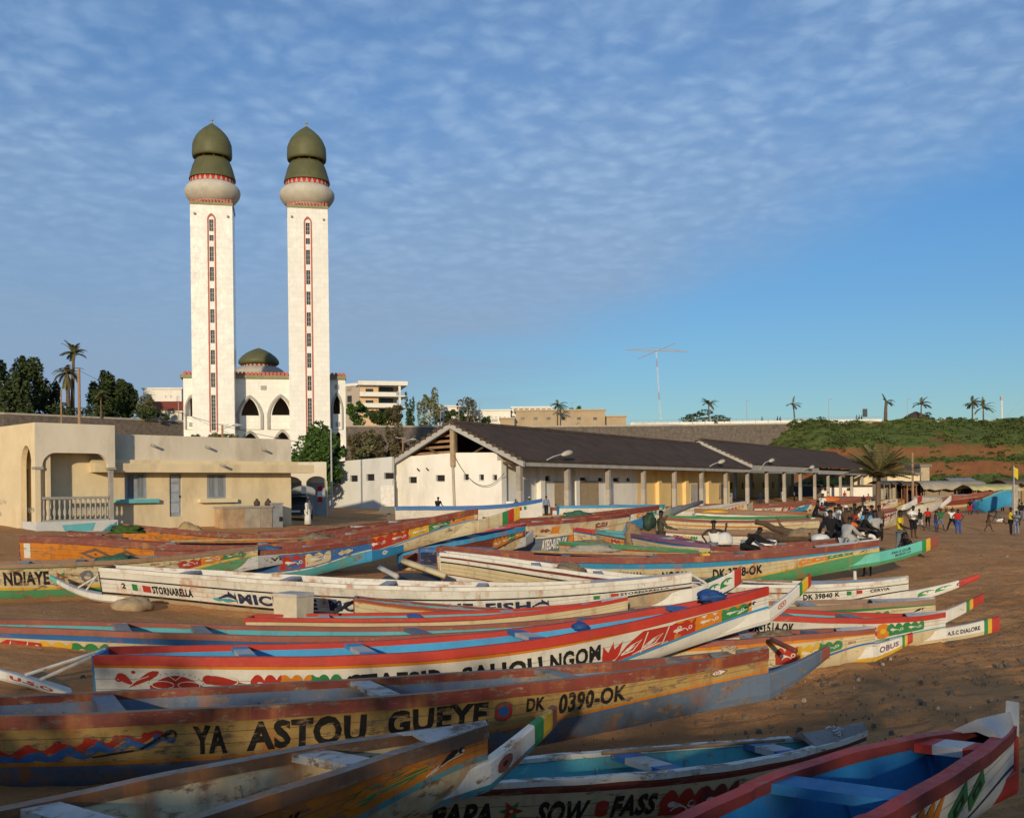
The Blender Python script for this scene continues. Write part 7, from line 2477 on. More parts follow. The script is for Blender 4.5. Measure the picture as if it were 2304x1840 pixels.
person('man in a white vest sitting with one hand on his hip and the other raised', on(1606, 1226, 35.2, .46), 1.80, R(165), merge(SIT, lean=.05, armL=(-.3, .8, .5, -1.4), armR=(1.1, .7, 1.4, -.6), vest=True), 'white', 'grey', group=GS)
person('man in dark clothes crouching over beside the white sack', on(1678, 1232, 34.4, .4), 1.76, R(60), merge(BENT), 'black', 'black', long_sleeve=True, group=GS)
person('tall man in olive clothes standing with an olive bundle on his arm', stand_at(1487, 1222, 39), 1.86, R(100), merge(ST, armR=(.5, .2, .8, 0)), 'olive', 'olive', long_sleeve=True, group=GS)
person('broad man in a black jacket seen from behind in the crowd', on(PX(15, 135), X5(0, 655)[1], 37.0, .50), 1.86, R(175), merge(SIT, lean=.05, armL=(.1, .5, .6, -.5), armR=(.1, .5, .6, -.5)), 'black', 'black', long_sleeve=True, group=GS)
person('man in a white shirt with straps standing behind the black jacket', stand_at(PX(15, 218), 1190, 46), 1.78, R(90), merge(ST, armR=(.6, .2, .9, 0)), 'white', 'navy', group=GS)
person('man in a white cap behind the red capped one', stand_at(PX(15, 298), 1205, 44), 1.74, R(-60), ST, 'brown', 'black', cap='white', group=GS)
person('tall dark man in a brown shirt in the middle of the crowd', stand_at(PX(15, 385), 1195, 46), 1.80, R(30), ST, 'brown', 'black', group=GS)
person('man in a white shirt half hidden in the middle of the crowd', stand_at(PX(15, 430), 1200, 45), 1.66, R(60), ST, 'white', 'navy', group=GS)
person('man in a bright light blue shirt at the back of the crowd', stand_at(PX(15, 512), 1205, 42), 1.68, R(150), ST, 'ltblue', 'navy', group=GS)
person('dark headed man in a navy shirt right of the light blue shirt', stand_at(PX(15, 568), 1200, 44), 1.74, R(170), ST, 'navy', 'black', group=GS)
person('man in a grey T-shirt at the right end of the crowd', on(PX(15, 600), X5(0, 655)[1], 37.2, .46), 1.82, R(200), merge(SIT, lean=.0, armL=(-.1, .6, .5, -1.2), armR=(-.1, .6, .5, -1.2)), 'ltgrey', 'black', group=GS)
person('man bending forward in an orange red cap', on(PX(15, 262), X5(0, 660)[1], 36.0, .42), 1.72, R(100), merge(BENT), 'orange', 'brown', cap='red', group=GS)
person('man wrapped in a pale grey robe sitting on the boat rail', on(PX(15, 285), X5(0, 720)[1], 34.8, .48), 1.78, R(120), merge(SIT, lean=.35, nod=-.3), None, 'ltgrey', robe='ltgrey', group=GS)
person('man in a dark jacket over white in the front of the crowd', on(PX(15, 455), X5(0, 665)[1], 36.2, .46), 1.78, R(80), merge(SIT, lean=.3), 'black', 'white', long_sleeve=True, group=GS)
person('man in a dull green shirt between the robe and the dark jacket', on(PX(15, 368), X5(0, 610)[1], 38.2, .46), 1.74, R(60), merge(SIT), 'khaki', 'grey', group=GS)
person('man sitting with dark legs stretched out on a boat left of the crowd', on(PX(17, 1410), P(17, 0, 810)[1], 58, .40), 1.80, R(75), merge(SITF, hip=.42, lean=.2, legL=(1.3, .1, .2), legR=(1.3, .1, .2)), 'black', 'black', long_sleeve=True, group=GS)
person('man in white sitting behind the one with stretched legs', on(PX(17, 1475), P(17, 0, 720)[1], 63, .46), 1.78, R(120), SIT, 'white', 'grey', group=GS)
person('child in red beside the man in white', on(PX(17, 1462), P(17, 0, 775)[1], 61, .38), 1.3, R(60), SIT, 'red', 'grey', group=GS)
person('person in grey striped shorts standing behind the turquoise prow', stand_at(1952, 1298, 33.0), 1.5, R(180), ST, 'grey', 'grey', shorts=True, group=GS)
rp = random.Random(12)
for px, d, hh, tp, bt, fc, l_ in ((1878, 50, 1.74, 'ltgrey', 'navy', 40, 'grey shirted man at the back left of the crowd'), (1893, 53, 1.78, 'black', 'black', 200, 'dark clad man at the very back of the crowd'), (1912, 49, 1.70, 'khaki', 'black', 120, 'man in a khaki shirt behind the white cap'),
                                  (1935, 51, 1.80, 'cream', 'grey', 170, 'man in a cream shirt behind the crowd'), (1944, 47, 1.72, 'black', 'navy', 60, 'man in black between the white and light blue shirts'), (1978, 48, 1.76, 'brown', 'black', 190, 'man in brown standing at the right edge of the crowd'),
                                  (1858, 62, 1.74, 'white', 'navy', 100, 'man in white left of the crowd among the far boats'), (1905, 66, 1.72, 'navy', 'black', 20, 'man in navy among the far boats behind the crowd')):
    v = at(px, 1100, d)
    person(l_, (v.x, d, gz_at(v.x, d)), hh, R(fc), [ST, HANDHIP, WALK, POINT][rp.randrange(4)], tp, bt, group=GS)
GH = 'people around the market hall'
person('man in an olive shirt and pale cap looking into the hall', stand_at(PX(13, 492), 1152, 82), 1.78, R(160), ST, 'khaki', 'khaki', cap='cream', group=GH)
person('man in a blue grey tunic walking past the motorboat bow', stand_at(PX(13, 695), 1148, 84), 1.8, R(170), WALK, 'bluegrey', 'black', long_sleeve=True, group=GH)
person('child in dark clothes beside the first hall column', stand_at(PX(13, 328), 1150, 84), 1.5, R(200), ST, 'navy', 'navy', group=GH)
person('dark headed person sitting behind the motorboat', on(PX(2, 768), P(2, 0, 1085)[1], 72, .46), 1.7, R(170), SIT, 'black', 'black', group=GH)
person('man in dark clothes walking along the yellow hall wall', stand_at(PX(14, 190), 1134, 122), 1.84, R(185), WALK, 'grey', 'navy', group=GH)
person('person in a salmon pink shirt among the open bays', stand_at(PX(14, 1085), 1126, 140), 1.76, R(30), ST, 'salmon', 'grey', long_sleeve=True, group=GH)
person('person in navy clothes by the middle column of the open bays', stand_at(PX(14, 1248), 1128, 138), 1.78, R(200), ST, 'navy', 'navy', long_sleeve=True, group=GH)
person('person in grey at the left of the open bays', stand_at(PX(14, 888), 1128, 136), 1.78, R(200), ST, 'bluegrey', 'ltgrey', long_sleeve=True, group=GH)
person('slim person in white by the right column of the open bays', stand_at(PX(14, 1500), 1124, 155), 1.76, R(0), ST, 'white', 'white', group=GH)
person('person in white and black leaning before the yellow store', stand_at(PX(14, 1702), 1122, 160), 1.74, R(80), merge(ST, lean=.25), 'white', 'black', group=GH)
person('person in a red shirt beyond the last hall columns', stand_at(PX(17, 1748), 1120, 150), 1.8, R(0), ST, 'red', 'grey', group=GH)
person('person in a long white robe standing by the open car', stand_at(692, 1181, 60), 1.66, R(80), merge(ST), None, 'white', robe='white', group=GH)
person('dark figure standing near the beach palm', stand_at(PX(15, 715), 1124, 130), 1.74, R(60), WALK, 'black', 'black', group=GH)
person('dark figure sitting on a boat near the beach palm', stand_at(PX(15, 868), 1124, 118), 1.7, R(40), merge(SIT, drop=0.5), 'navy', 'black', group=GH)
for k_, x, y, d, tp, l_ in ((18, 1300, 305, 128, 'black', 'dark figure left of the beach palm trunk'), (18, 1325, 300, 130, 'khaki', 'figure in khaki close to the beach palm trunk'), (18, 1350, 312, 122, 'navy', 'navy figure right of the beach palm trunk'), (18, 1110, 305, 140, 'white', 'figure in white at the last hall column'),
                            (18, 930, 300, 150, 'grey', 'grey figure between two far hall columns'), (18, 2040, 300, 112, 'blue', 'figure in blue at the turquoise hull stern'), (18, 2130, 330, 96, 'khaki', 'figure in khaki beyond the right edge of the turquoise hull')):
    v = at(*P(k_, x, y), d)
    person(l_, (v.x, d, gz_at(v.x, d)), 1.74, R(30 + x % 150), WALK if x % 2 else ST, tp, 'black', group=GH if k_ == 18 and x < 1400 else GB)
GPR = 'walkers on the promenade'
for x, l_ in ((660, 'lone walker on the promenade left of the parapet palm'), (746, 'first of the two walkers just left of the parapet palm'), (761, 'second walker just left of the parapet palm'), (1187, 'leftmost of three walkers at the end of the parapet'), (1202, 'middle of three walkers at the end of the parapet'), (1216, 'rightmost of three walkers at the end of the parapet')):
    v = at(PX(3, x), 948, 191.5 * PS)
    person(l_, (v.x, wall_y(v.x) + .95, WTOP), 1.75, R(90), WALK, 'navy', 'black', group=GPR)

# ---------------------------------------------------------------- poles, lamps, mast
M_POLE = plain('wood_pole', (.30, .19, .11), .9, .2)
M_STEEL = plain('galvanised', (.36, .36, .37), .5, .12)


def pole(name, label, cat, k, x, y0, y1, d, r=.09, mat=None, base=None):
    px, p0 = P(k, x, y0)
    a = at(px, p0, d)
    zb_ = base if base is not None else gz_at(a.x, d)
    root = thing(name, label, cat, (a.x, d, zb_))
    b = MB().tube([(a.x, d, zb_ - .3), (a.x, d, a.z)], [r * 1.2, r * .9], 8)
    b.build('pole', mat or M_POLE, root)
    return root, a, zb_


pole('utility_pole', 'tall plain wooden pole in front of the date palms', 'utility pole', 1, 478, 238, 570, 140, .22, base=CAMZ + 1)
rt, a, _ = pole('utility_pole', 'short wooden pole with a small lamp left of the date palms', 'utility pole', 1, 370, 368, 525, 148 * PS, .14, base=WTOP - 3)
b = MB().tube([a, a + Vector((.9, -.2, .1))], .08, 6); b.build('lamp_head', M_STEEL, rt)
pole('utility_pole', 'thin grey pole by the green tree next to the mosque', 'utility pole', 12, 1858, 1100, 1490, 84, .07, M_STEEL)
pole('utility_pole', 'dark wooden pole beyond the dry beach palm', 'utility pole', 3, 1522, 500, 665, 130, .14)
pole('utility_pole', 'thin steel pole left of the red roofed house corner', 'utility pole', 1, 1082, 445, 550, 166 * PS, .08, M_STEEL, base=WTOP - .1)


def solar_lamp(label, k, x, ytop, ybase, d, sx=1):
    rt, a, zb_ = pole('solar_lamp', label, 'solar street lamp', k, x, ytop, ybase, d, .09, plain('rust_pole', (.33, .17, .08), .8))
    b = MB(); b.hexa([a + Vector(v) * .45 for v in ((-1.9, -.4, .42), (.9, -.4, -.02), (.9, .4, -.02), (-1.9, .4, .42), (-1.9, -.4, .5), (.9, -.4, .06), (.9, .4, .06), (-1.9, .4, .5))]); b.build('solar_panel', plain('panel_pale', (.45, .44, .42), .4), rt)
    b = MB().tube([a + Vector((0, 0, -.3)), a + Vector((.9, -.1, -.05))], .035, 6); b.build('arm', M_STEEL, rt)
    b = MB().tube([a + Vector((.8, -.1, -.06)), a + Vector((1.1, -.1, -.02)), a + Vector((1.5, -.1, -.04))], [.05, .14, .04], 8); b.build('lamp_head', M_STEEL, rt)


solar_lamp('solar street lamp rising above the house roof before the mosque', 1, 1348, 582, 665, 78)
solar_lamp('solar street lamp behind the white market block', 2, 556, 668, 765, 112)
for x, y0, l_ in ((580, 205, 'thin promenade lamp post beside the round dark bush'), (1046, 198, 'thin promenade lamp post right of the parapet palm'), (1493, 196, 'thin lamp post beside the thatched hut')):
    rt, a, zb_ = pole('lamp_post', l_, 'lamp post', 3, x, y0, 320, 194 * PS, .07, M_STEEL, base=WTOP)
    b = MB().tube([a, a + Vector((.9, 0, .1))], .09, 6); b.build('lamp_head', M_STEEL, rt)
for k, x, y0, l_ in ((2, 785, 500, 'small lamp post before the white pavilion'), (2, 1022, 450, 'small lamp post before the long white building'), (2, 1577, 448, 'small lamp post over the unfinished block'), (2, 895, 445, 'small lamp post at the corner of the white pavilion')):
    rt, a, zb_ = pole('lamp_post', l_, 'lamp post', k, x, y0, 580, 192 * PS, .07, M_STEEL, base=WTOP)
    b = MB().tube([a, a + Vector((.8, 0, .08))], .09, 6); b.build('lamp_head', M_STEEL, rt)
v = at(PX(3, 1253), 940, 194 * PS)
rt = thing('sign_board', 'upright dark sign board on the hilltop', 'sign', (v.x, 194 * PS, WTOP))
b = MB().tube([(v.x, 194 * PS, WTOP), (v.x, 194 * PS, WTOP + 2)], .08, 6); b.build('post', M_STEEL, rt)
b = MB(); zt_ = at(0, P(3, 0, 252)[1], 194 * PS).z; zt_ = at(PX(3, 1253), P(3, 0, 252)[1], 194 * PS).z; b.box(v.x - .55, v.x + .55, 194 * PS - .1, 194 * PS + .1, WTOP + 1.6, zt_); b.build('board', plain('sign_dark', (.06, .07, .07), .7), rt)
# radio mast with its beam aerial
v0, v1 = at(1487, 950, 192 * PS), at(1476, 788, 192 * PS)
rt = thing('radio_mast', 'red and white radio mast with a long horizontal aerial above the stone wall', 'radio mast', (v0.x, 192 * PS, WTOP))
n = 9
for i in range(n):
    a_, b_ = Vector((v0.x, 192 * PS, WTOP)).lerp(Vector(v1), i / n), Vector((v0.x, 192 * PS, WTOP)).lerp(Vector(v1), (i + 1) / n)
    b = MB()
    for q in range(3):
        o = Vector((math.cos(q * 2.09) * .17, math.sin(q * 2.09) * .17, 0))
        o2 = Vector((math.cos(q * 2.09 + 2.09) * .17, math.sin(q * 2.09 + 2.09) * .17, 0))
        b.tube([a_ + o, b_ + o], .03, 5); b.tube([a_ + o, b_ + o2], .02, 4)
    b.build('mast_section', plain('mast_red', (.42, .20, .17), .6) if i % 4 == 3 else plain('mast_white', (.62, .60, .58), .6), rt)
b = MB()
q = lambda x, y, d=192: at(x * 1.0687, y * 1.0687, d)
b.tube([q(1318, 736), q(1447, 740)], .11, 5); b.build('aerial_boom', M_STEEL, rt)
b = MB().tube([q(1343, 755, 190 * PS), q(1422, 722, 194 * PS)], .11, 5); b.build('aerial_element', M_STEEL, rt)
b = MB().tube([q(1318, 736), q(1382, 732), q(1447, 740)], .03, 4); b.build('stay_wire', M_STEEL, rt)
rt, a, zb_ = pole('radio_mast', 'grey mast stayed with guy wires at the far right hilltop', 'radio mast', 3, 2029, 182, 292, 197 * PS, .22, plain('mast_white', (.62, .60, .58)), base=WTOP)
b = MB()
for dx_ in (-9, -5.5, 5.5, 9.5):
    b.tube([a + Vector((dx_, 0, -.3 if dx_ > 0 else -1.8)), (a.x, 197 * PS, WTOP + .2)], .025, 4)
b.build('guy_wire', M_STEEL, rt)
b = MB().box(a.x - .35, a.x + .35, 197 * PS - .2, 197 * PS + .2, a.z - .9, a.z); b.build('antenna_head', M_STEEL, rt)

# ---------------------------------------------------------------- beach shacks, flag
def shack(name, label, cat, x0, x1, yt, yb, d, mat_w, mat_r, sag=.3, open_=None, slope_=.8):
    a = at(x0, yb, d); bb = at(x1, yb, d)
    zt_ = at(x0, yt, d).z
    zg = min(gz_at(a.x, d), a.z)
    rt = thing(name, label, cat, ((a.x + bb.x) / 2, d, zg))
    f = Frame((a.x, d, 0), (1, 0)); L = bb.x - a.x
    hs = [rect(L * open_[0], L * open_[1], zg + .02, zg + (zt_ - zg) * .62)] if open_ else []
    m = MB(); f.slab(m, rect(0, L, zg - .3, zt_ - .35), [], 1.5, 1.6) if not hs else f.slab(m, rect(0, L, zg - .3, zt_ - .35), hs, .4, .5)
    m.build('wall', mat_w, rt)
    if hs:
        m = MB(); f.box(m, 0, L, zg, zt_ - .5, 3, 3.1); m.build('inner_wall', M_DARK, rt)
    m = MB(); n = 12
    for i in range(n + 1):
        x = a.x - .4 + (L + .8) * i / n
        w = .12 * math.sin(i * 2.1)
        for y_, zz_ in ((d - .9, zt_ - slope_ * 1.0 + w), (d + .6, zt_ - .1 - sag * .5 + w * .5), (d + 2.2, zt_), (d + 5, zt_ - slope_ * .8)):
            m.v.append((x, y_, zz_))
    for i in range(n):
        for j in range(3):
            m.f.append((i * 4 + j, i * 4 + j + 1, i * 4 + j + 5, i * 4 + j + 4)); m.mi.append(0)
    o = m.build('awning', mat_r, rt, smooth=True)
    so = o.modifiers.new('thickness', 'SOLIDIFY'); so.thickness = .06
    m = MB()
    for i in range(5):
        x = a.x + L * i / 4
        m.tube([(x, d - .8, zg - .2), (x, d - .8, zt_ - slope_ + .1)], .06, 5)
    m.build('post', M_POLE, rt)


M_TARP = plain('tarpaulin', (.34, .29, .22), .9, .22, .7, .1, .4, 3, dirt=(.16, .12, .09))
M_TARPY = plain('yellow_tarp', (.44, .38, .18), .9, .25, .7, .1, .4, 3)
M_PLANKW = plain('shack_wall', (.28, .21, .13), .95, .3, .8)
shack('beach_shack', 'long shack under a sagging pale tarpaulin with a dark opening', 'shack', PX(3, 1590), PX(3, 1930), P(3, 0, 662)[1], P(3, 0, 745)[1], 138, M_PLANKW, M_TARP, .4, (.64, .92), 1.2)
shack('beach_shack', 'shack with a yellowish tarpaulin beside the turquoise hull', 'shack', PX(3, 1870), PX(3, 2120), P(3, 0, 682)[1], P(3, 0, 745)[1], 132, M_PLANKW, M_TARPY, .3, (.1, .5), .8)
shack('beach_shack', 'brown roofed shack by the wooden pole', 'shack', PX(3, 1480), PX(3, 1585), P(3, 0, 665)[1], P(3, 0, 735)[1], 140, plain('shack_red', (.14, .055, .035), .9, .3), plain('rusty_sheet', (.10, .07, .055), .9, .3), .1, (.2, .6), .6)
shack('beach_shack', 'dark flat roofed stall with a pale front beyond the beach palm', 'shack', PX(3, 1350), PX(3, 1482), P(3, 0, 662)[1], P(3, 0, 735)[1], 142, plain('stall_front', (.33, .30, .24), .9, .2), plain('dark_sheet', (.07, .075, .07), .9, .3), .1, None, .5)
shack('beach_shack', 'far shack under the brown mat roof at the right edge', 'shack', PX(3, 2060), PX(3, 2260), P(3, 0, 655)[1], P(3, 0, 740)[1], 142, M_PLANKW, plain('mat_roof', (.13, .10, .07), .95, .3), .2, None, .6)
shack('beach_shack', 'small grey tent roof behind the long tarpaulin shack', 'shack', PX(3, 1760), PX(3, 1880), P(3, 0, 645)[1], P(3, 0, 700)[1], 146, M_PLANKW, plain('grey_tarp', (.30, .29, .28), .9), .5, None, .6)
far_building('shed', 'beige shed with a grey sloping roof beyond the beach palm', 'shed', PX(3, 1375), PX(3, 1565), P(3, 0, 628)[1], 150, 0, 6, M_PLASTER, [], base=gz_at(60, 150), band=plain('grey_sheet', (.20, .18, .16), .9, .2))
far_building('shed', 'tall narrow pale gable wall with a dark stepped edge', 'shed', PX(3, 1565), PX(3, 1620), P(3, 0, 580)[1], 151, 0, 5, plain('gable_beige', (.42, .33, .22), .9), [], base=gz_at(66, 151), band=plain('grey_sheet', (.20, .18, .16)))
far_building('shed', 'cream shed with a dark window beyond the last hall column', 'shed', PX(3, 1185), PX(3, 1310), P(3, 0, 614)[1], 196, 0, 5, M_PLASTER, [K_(3, 1275, 1292, 625, 640)], base=gz_at(48, 196) , band=plain('cream_cap', (.55, .42, .24), .9))
far_building('stall', 'blue and white painted stall beyond the hall columns', 'stall', PX(3, 850), PX(3, 1000), P(3, 0, 690)[1], 205, 0, 4, plain('stall_blue', (.14, .17, .26), .8), [], base=gz_at(45, 180), band=M_WHITE)
far_building('stall', 'long white washed stall beyond the last hall columns', 'stall', PX(3, 1000), PX(3, 1330), P(3, 0, 695)[1], 186, 0, 4, M_WHITE, [K_(3, 1020, 1050, 668 + 32, 712), K_(3, 1150, 1180, 700, 712)], base=gz_at(50, 180), band=plain('thatch', (.07, .05, .04)))
rt, a, zb_ = pole('flag_pole', 'leaning pole with a small yellow and green flag at the right edge', 'flag', 3, 2098, 575, 760, 100, .05, M_STEEL)
m = MB(); m.add([a + Vector((.02, 0, -.1)), a + Vector((.38, -.1, -.35)), a + Vector((.36, -.1, -1.4)), a + Vector((.05, 0, -1.1))], [(0, 1, 2, 3)])
o = m.build('flag', cloth(KC['yellow']), rt); o.modifiers.new('thickness', 'SOLIDIFY').thickness = .02
rt, a, zb_ = pole('net_post', 'thick pale post wrapped with cloth beside the turquoise hull', 'post', 15, 2062, 140, 390, 104, .32, plain('post_pale', (.34, .30, .24), .95, .3))

# ---------------------------------------------------------------- loose things
def blob(name, label, cat, c, r, mat, seed=1, amp=.35, fr=1.6, n=(20, 12), flat=-.25):
    m = MB()
    nu, nv = n
    for j in range(nv + 1):
        t_ = math.pi * j / nv
        for i in range(nu):
            p_ = 2 * math.pi * i / nu
            d_ = Vector((math.sin(t_) * math.cos(p_), math.sin(t_) * math.sin(p_), math.cos(t_)))
            k = 1 + amp * noise.noise(d_ * fr + Vector((seed, seed * 2.3, 0))) + amp * .4 * noise.noise(d_ * fr * 3 + Vector((seed, 0, 3)))
            m.v.append((c[0] + d_.x * r[0] * k, c[1] + d_.y * r[1] * k, c[2] + max(flat, d_.z) * r[2] * k))
    for j in range(nv):
        for i in range(nu):
            m.f.append((j * nu + i, j * nu + (i + 1) % nu, (j + 1) * nu + (i + 1) % nu, (j + 1) * nu + i)); m.mi.append(0)
    o = m.build(name, mat, None, smooth=True, loc=c)
    o['label'], o['category'] = label, cat
    return o


def solo(o, label, cat, group=None):
    o['label'], o['category'] = label, cat
    if group:
        o['group'] = group
    return o


M_NET = plain('fishing_net', (.25, .18, .11), .95, .35, 6, .1, .9, 20, bdist=.05)
M_STRAW = plain('straw_rubble', (.40, .27, .13), .95, .3, 3, .1, .9, 8, bdist=.06)
# foam box before BLUE FISH
fb = at(PX(4, 1770), 1140 + 648 / 2.695, 23.9)
m = MB(); W_ = .55
zb_ = gz_at(fb.x, fb.y) - .02
zt_ = at(PX(4, 1770), 1140 + 545 / 2.695, 23.9).z
rt = thing('foam_box', 'dirty cream foam box standing in front of the BLUE FISH lettering', 'box', (fb.x, 24.1, zb_), R(-32))
m = MB(); hgt = zt_ - zb_
m.hexa([(-.36, -.27, 0), (.36, -.27, 0), (.36, .27, 0), (-.36, .27, 0), (-.38, -.29, hgt), (.38, -.29, hgt), (.38, .29, hgt), (-.38, .29, hgt)])
m.build('tub', plain('foam_cream', (.55, .47, .34), .9, .15, 3, dirt=(.28, .2, .12)), rt, local=True)
m = MB(); m.hexa([(-.40, -.31, hgt + .003), (.40, -.31, hgt + .003), (.40, .31, hgt + .003), (-.40, .31, hgt + .003), (-.385, -.295, hgt + .08), (.385, -.295, hgt + .08), (.385, .295, hgt + .08), (-.385, .295, hgt + .08)])
m.build('lid', plain('foam_lid', (.46, .42, .36), .9, .2, 3, dirt=(.28, .22, .18)), rt, local=True)


def hull_of(s):
    return next(h for q, h, r in BOATS if s in q['label'])


# driftwood logs and nets on the boats behind FAN S CLUB
def log(label, p0, p1, r0, r1, mat=M_BARK, name='log'):
    mid_ = (Vector(p0) + Vector(p1)) / 2
    kk = .05 if name == 'log' else .0
    m = MB().tube([p0, Vector(p0).lerp(mid_, .5) + Vector((0, 0, kk)), mid_ - Vector((0, 0, kk)), p1], [r0, r0 * 1.05, (r0 + r1) / 2, r1], 4 if name == 'plank' else 9)
    return solo(m.build(name, mat, None, smooth=True, loc=tuple(mid_)), label, 'log' if name == 'log' else name.replace('_', ' '))


log('thick driftwood log slanting up to the left among the boats', at(*P(14, 1180, 505), 38.5), at(*P(14, 1640, 640), 38.0), .10, .15, plain('driftwood', (.085, .055, .035), .95, .35, 3))
log('thick driftwood log lying flat behind the white sack', at(*P(14, 1180, 690), 38.0), at(*P(14, 1860, 690), 37.2), .15, .17, plain('driftwood', (.085, .055, .035)))
log('thin forked branch standing out of the driftwood', at(*P(14, 1430, 445), 38.2), at(*P(14, 1530, 590), 38.2), .035, .06)
v = at(*P(14, 1780, 660), 37.6); blob('net_heap', 'dark brown net heap at the end of the driftwood', 'fishing net', tuple(v), (.75, .45, .26), M_NET, 3)
v = at(*P(14, 790, 745), 35.3); blob('white_sack', 'round white sack beside the man in the white vest', 'sack', tuple(v), (.36, .35, .33), cloth(KC['white']), 5, .12)
v = at(*P(14, 1220, 800), 34.9)
m = MB().box(v.x - .52, v.x + .52, v.y - .4, v.y + .4, v.z - .35, v.z + .22); solo(m.build('white_box', plain('box_white', (.68, .67, .64), .7), loc=tuple(v)), 'white box with a pale lid between the crouching man and the nets', 'box')
v = at(*P(14, 1970, 715), 36.0); blob('white_bundle', 'small round white bundle beside the seated crowd', 'bundle', tuple(v), (.33, .3, .2), cloth(KC['white']), 6, .1)
v = at(*P(13, 1250, 850), 32.3); blob('net_heap', 'pale grey net heap lying in the middle of the FAN S CLUB boat', 'fishing net', tuple(v), (.85, .45, .20), plain('pale_net', (.36, .31, .26), .95, .25, 6, .1, .9, 20, bdist=.05), 8)
v = at(*P(13, 1940, 500), 39.2); blob('green_bundle', 'dark green oilskin bundle hanging beside the man in olive', 'oilskin', tuple(v), (.26, .2, .34), plain('oilskin', (.022, .045, .03), .6, .2), 9, .35, 1.4, flat=-1)
v = at(*P(14, 690, 385), 66.5); blob('yellow_cloth', 'orange yellow cloth spread over the boats near the hall', 'cloth', tuple(v), (.85, .4, .14), plain('yellow_cloth', (.58, .33, .03), .9), 10, .3)
v = at(*P(15, 120, 300), 98); blob('orange_net', 'bright orange net heap on the far boat left of the crowd', 'fishing net', tuple(v), (1.0, .6, .35), plain('orange_net', (.52, .14, .03), .95, .3, 5), 11)
v = at(*P(13, 1750, 690), 36.2); blob('wooden_bow_stump', 'grey brown broken bow stump left of the olive man', 'stump', tuple(v), (.32, .3, .5), plain('stump_wood', (.22, .15, .09), .95, .3, 4), 12, .4, flat=-1)
v = at(*P(13, 1260, 760), 37.0); blob('net_heap', 'long tan net heap below the AYEO boat', 'fishing net', (v.x, v.y, v.z - .1), (1.2, .45, .20), M_NET, 14)
v = at(*P(4, 770, 150), 36.6); blob('green_net', 'green weed and net heap lying on the orange boat', 'fishing net', (v.x, v.y, v.z), (.62, .4, .22), plain('weed_green', (.055, .10, .025), .95, .4, 6, .1, .9, 14, bdist=.06), 15, .5, 2.5)
v = at(PX(1, 1095), 740 + 1190 / 2.695, 47.5); blob('rubble_heap', 'heap of straw coloured rubble below the grey blue door', 'rubble', (v.x, v.y + 1.2, gz_at(v.x, v.y + 1.2)), (.75, .55, .75), M_STRAW, 16, .25, 2.0)
v = at(PX(1, 1170), 740 + 1190 / 2.695, 47.0); blob('rubble_heap', 'smaller golden rubble lump right of the tall heap', 'rubble', (v.x, v.y + 1.0, gz_at(v.x, v.y + 1)), (.45, .4, .52), plain('golden_rubble', (.46, .29, .10), .95, .3, 4, .1, .9, 8, bdist=.06), 18, .3, 2.4)
fw = Frame(FH.pt(0, 0, -1.3), (FH.u.x, FH.u.y))
u0, u1 = fw.u_at(PX(1, 1350)), fw.u_at(PX(1, 1648))
ty = fw.uz(*P(1, 1500, 1085))[1]
gzz = gz_at(*tuple(fw.pt((u0 + u1) / 2, 0))[:2])
rt = thing('concrete_tank', 'stained concrete wash tank against the house wall', 'tank', tuple(fw.pt((u0 + u1) / 2, gzz)))
for i, (a_, b_) in enumerate(((0, .42), (.425, .75), (.755, 1))):
    m = MB(); fw.box(m, u0 + (u1 - u0) * a_, u0 + (u1 - u0) * b_, gzz - .3, ty, 0, .9); m.build('tank_block', plain('tank_%d' % i, [(.42, .28, .16), (.38, .32, .24), (.33, .27, .20)][i], .95, .25, 2, dirt=(.2, .13, .08)), rt)
m = MB(); fw.box(m, u0 - .05, u1 + .05, ty + .002, ty + .10, -.06, .96); m.build('rim', M_BAL, rt)
u0, u1 = fw.u_at(PX(1, 1652)), fw.u_at(PX(1, 1716))
rt = thing('grey_bin', 'grey metal bin right of the concrete tank', 'bin', tuple(fw.pt((u0 + u1) / 2, gzz)))
tz = fw.uz(*P(1, 1680, 1062))[1]
m = MB(); fw.box(m, u0, u1, gzz - .2, tz, .05, .8); m.build('body', plain('bin_grey', (.27, .27, .27), .6, .15), rt)
m = MB(); fw.box(m, u0 - .04, u1 + .04, tz + .002, tz + .08, .01, .84); m.build('lid', plain('bin_lid', (.33, .33, .33), .6), rt)
m = MB(); fw.box(m, (u0 + u1) / 2 + .1, (u0 + u1) / 2 + .3, gzz + .3, gzz + .55, .0, .048); m.build('tap_hole', M_DARK, rt)
for x, l_ in ((1580, 'small dark pot standing left on the concrete tank'), (1648, 'rounder dark pot standing right on the concrete tank')):
    u = fw.u_at(PX(1, x)); c = fw.pt(u, ty + .102, .4); m = MB(); m.lathe(c, [(.14, 0), (.19, .12), (.16, .24), (.06, .34), (.07, .4)], 12); solo(m.build('clay_pot', plain('dark_pot', (.08, .05, .035), .8), None, smooth=True, loc=tuple(c)), l_, 'pot')
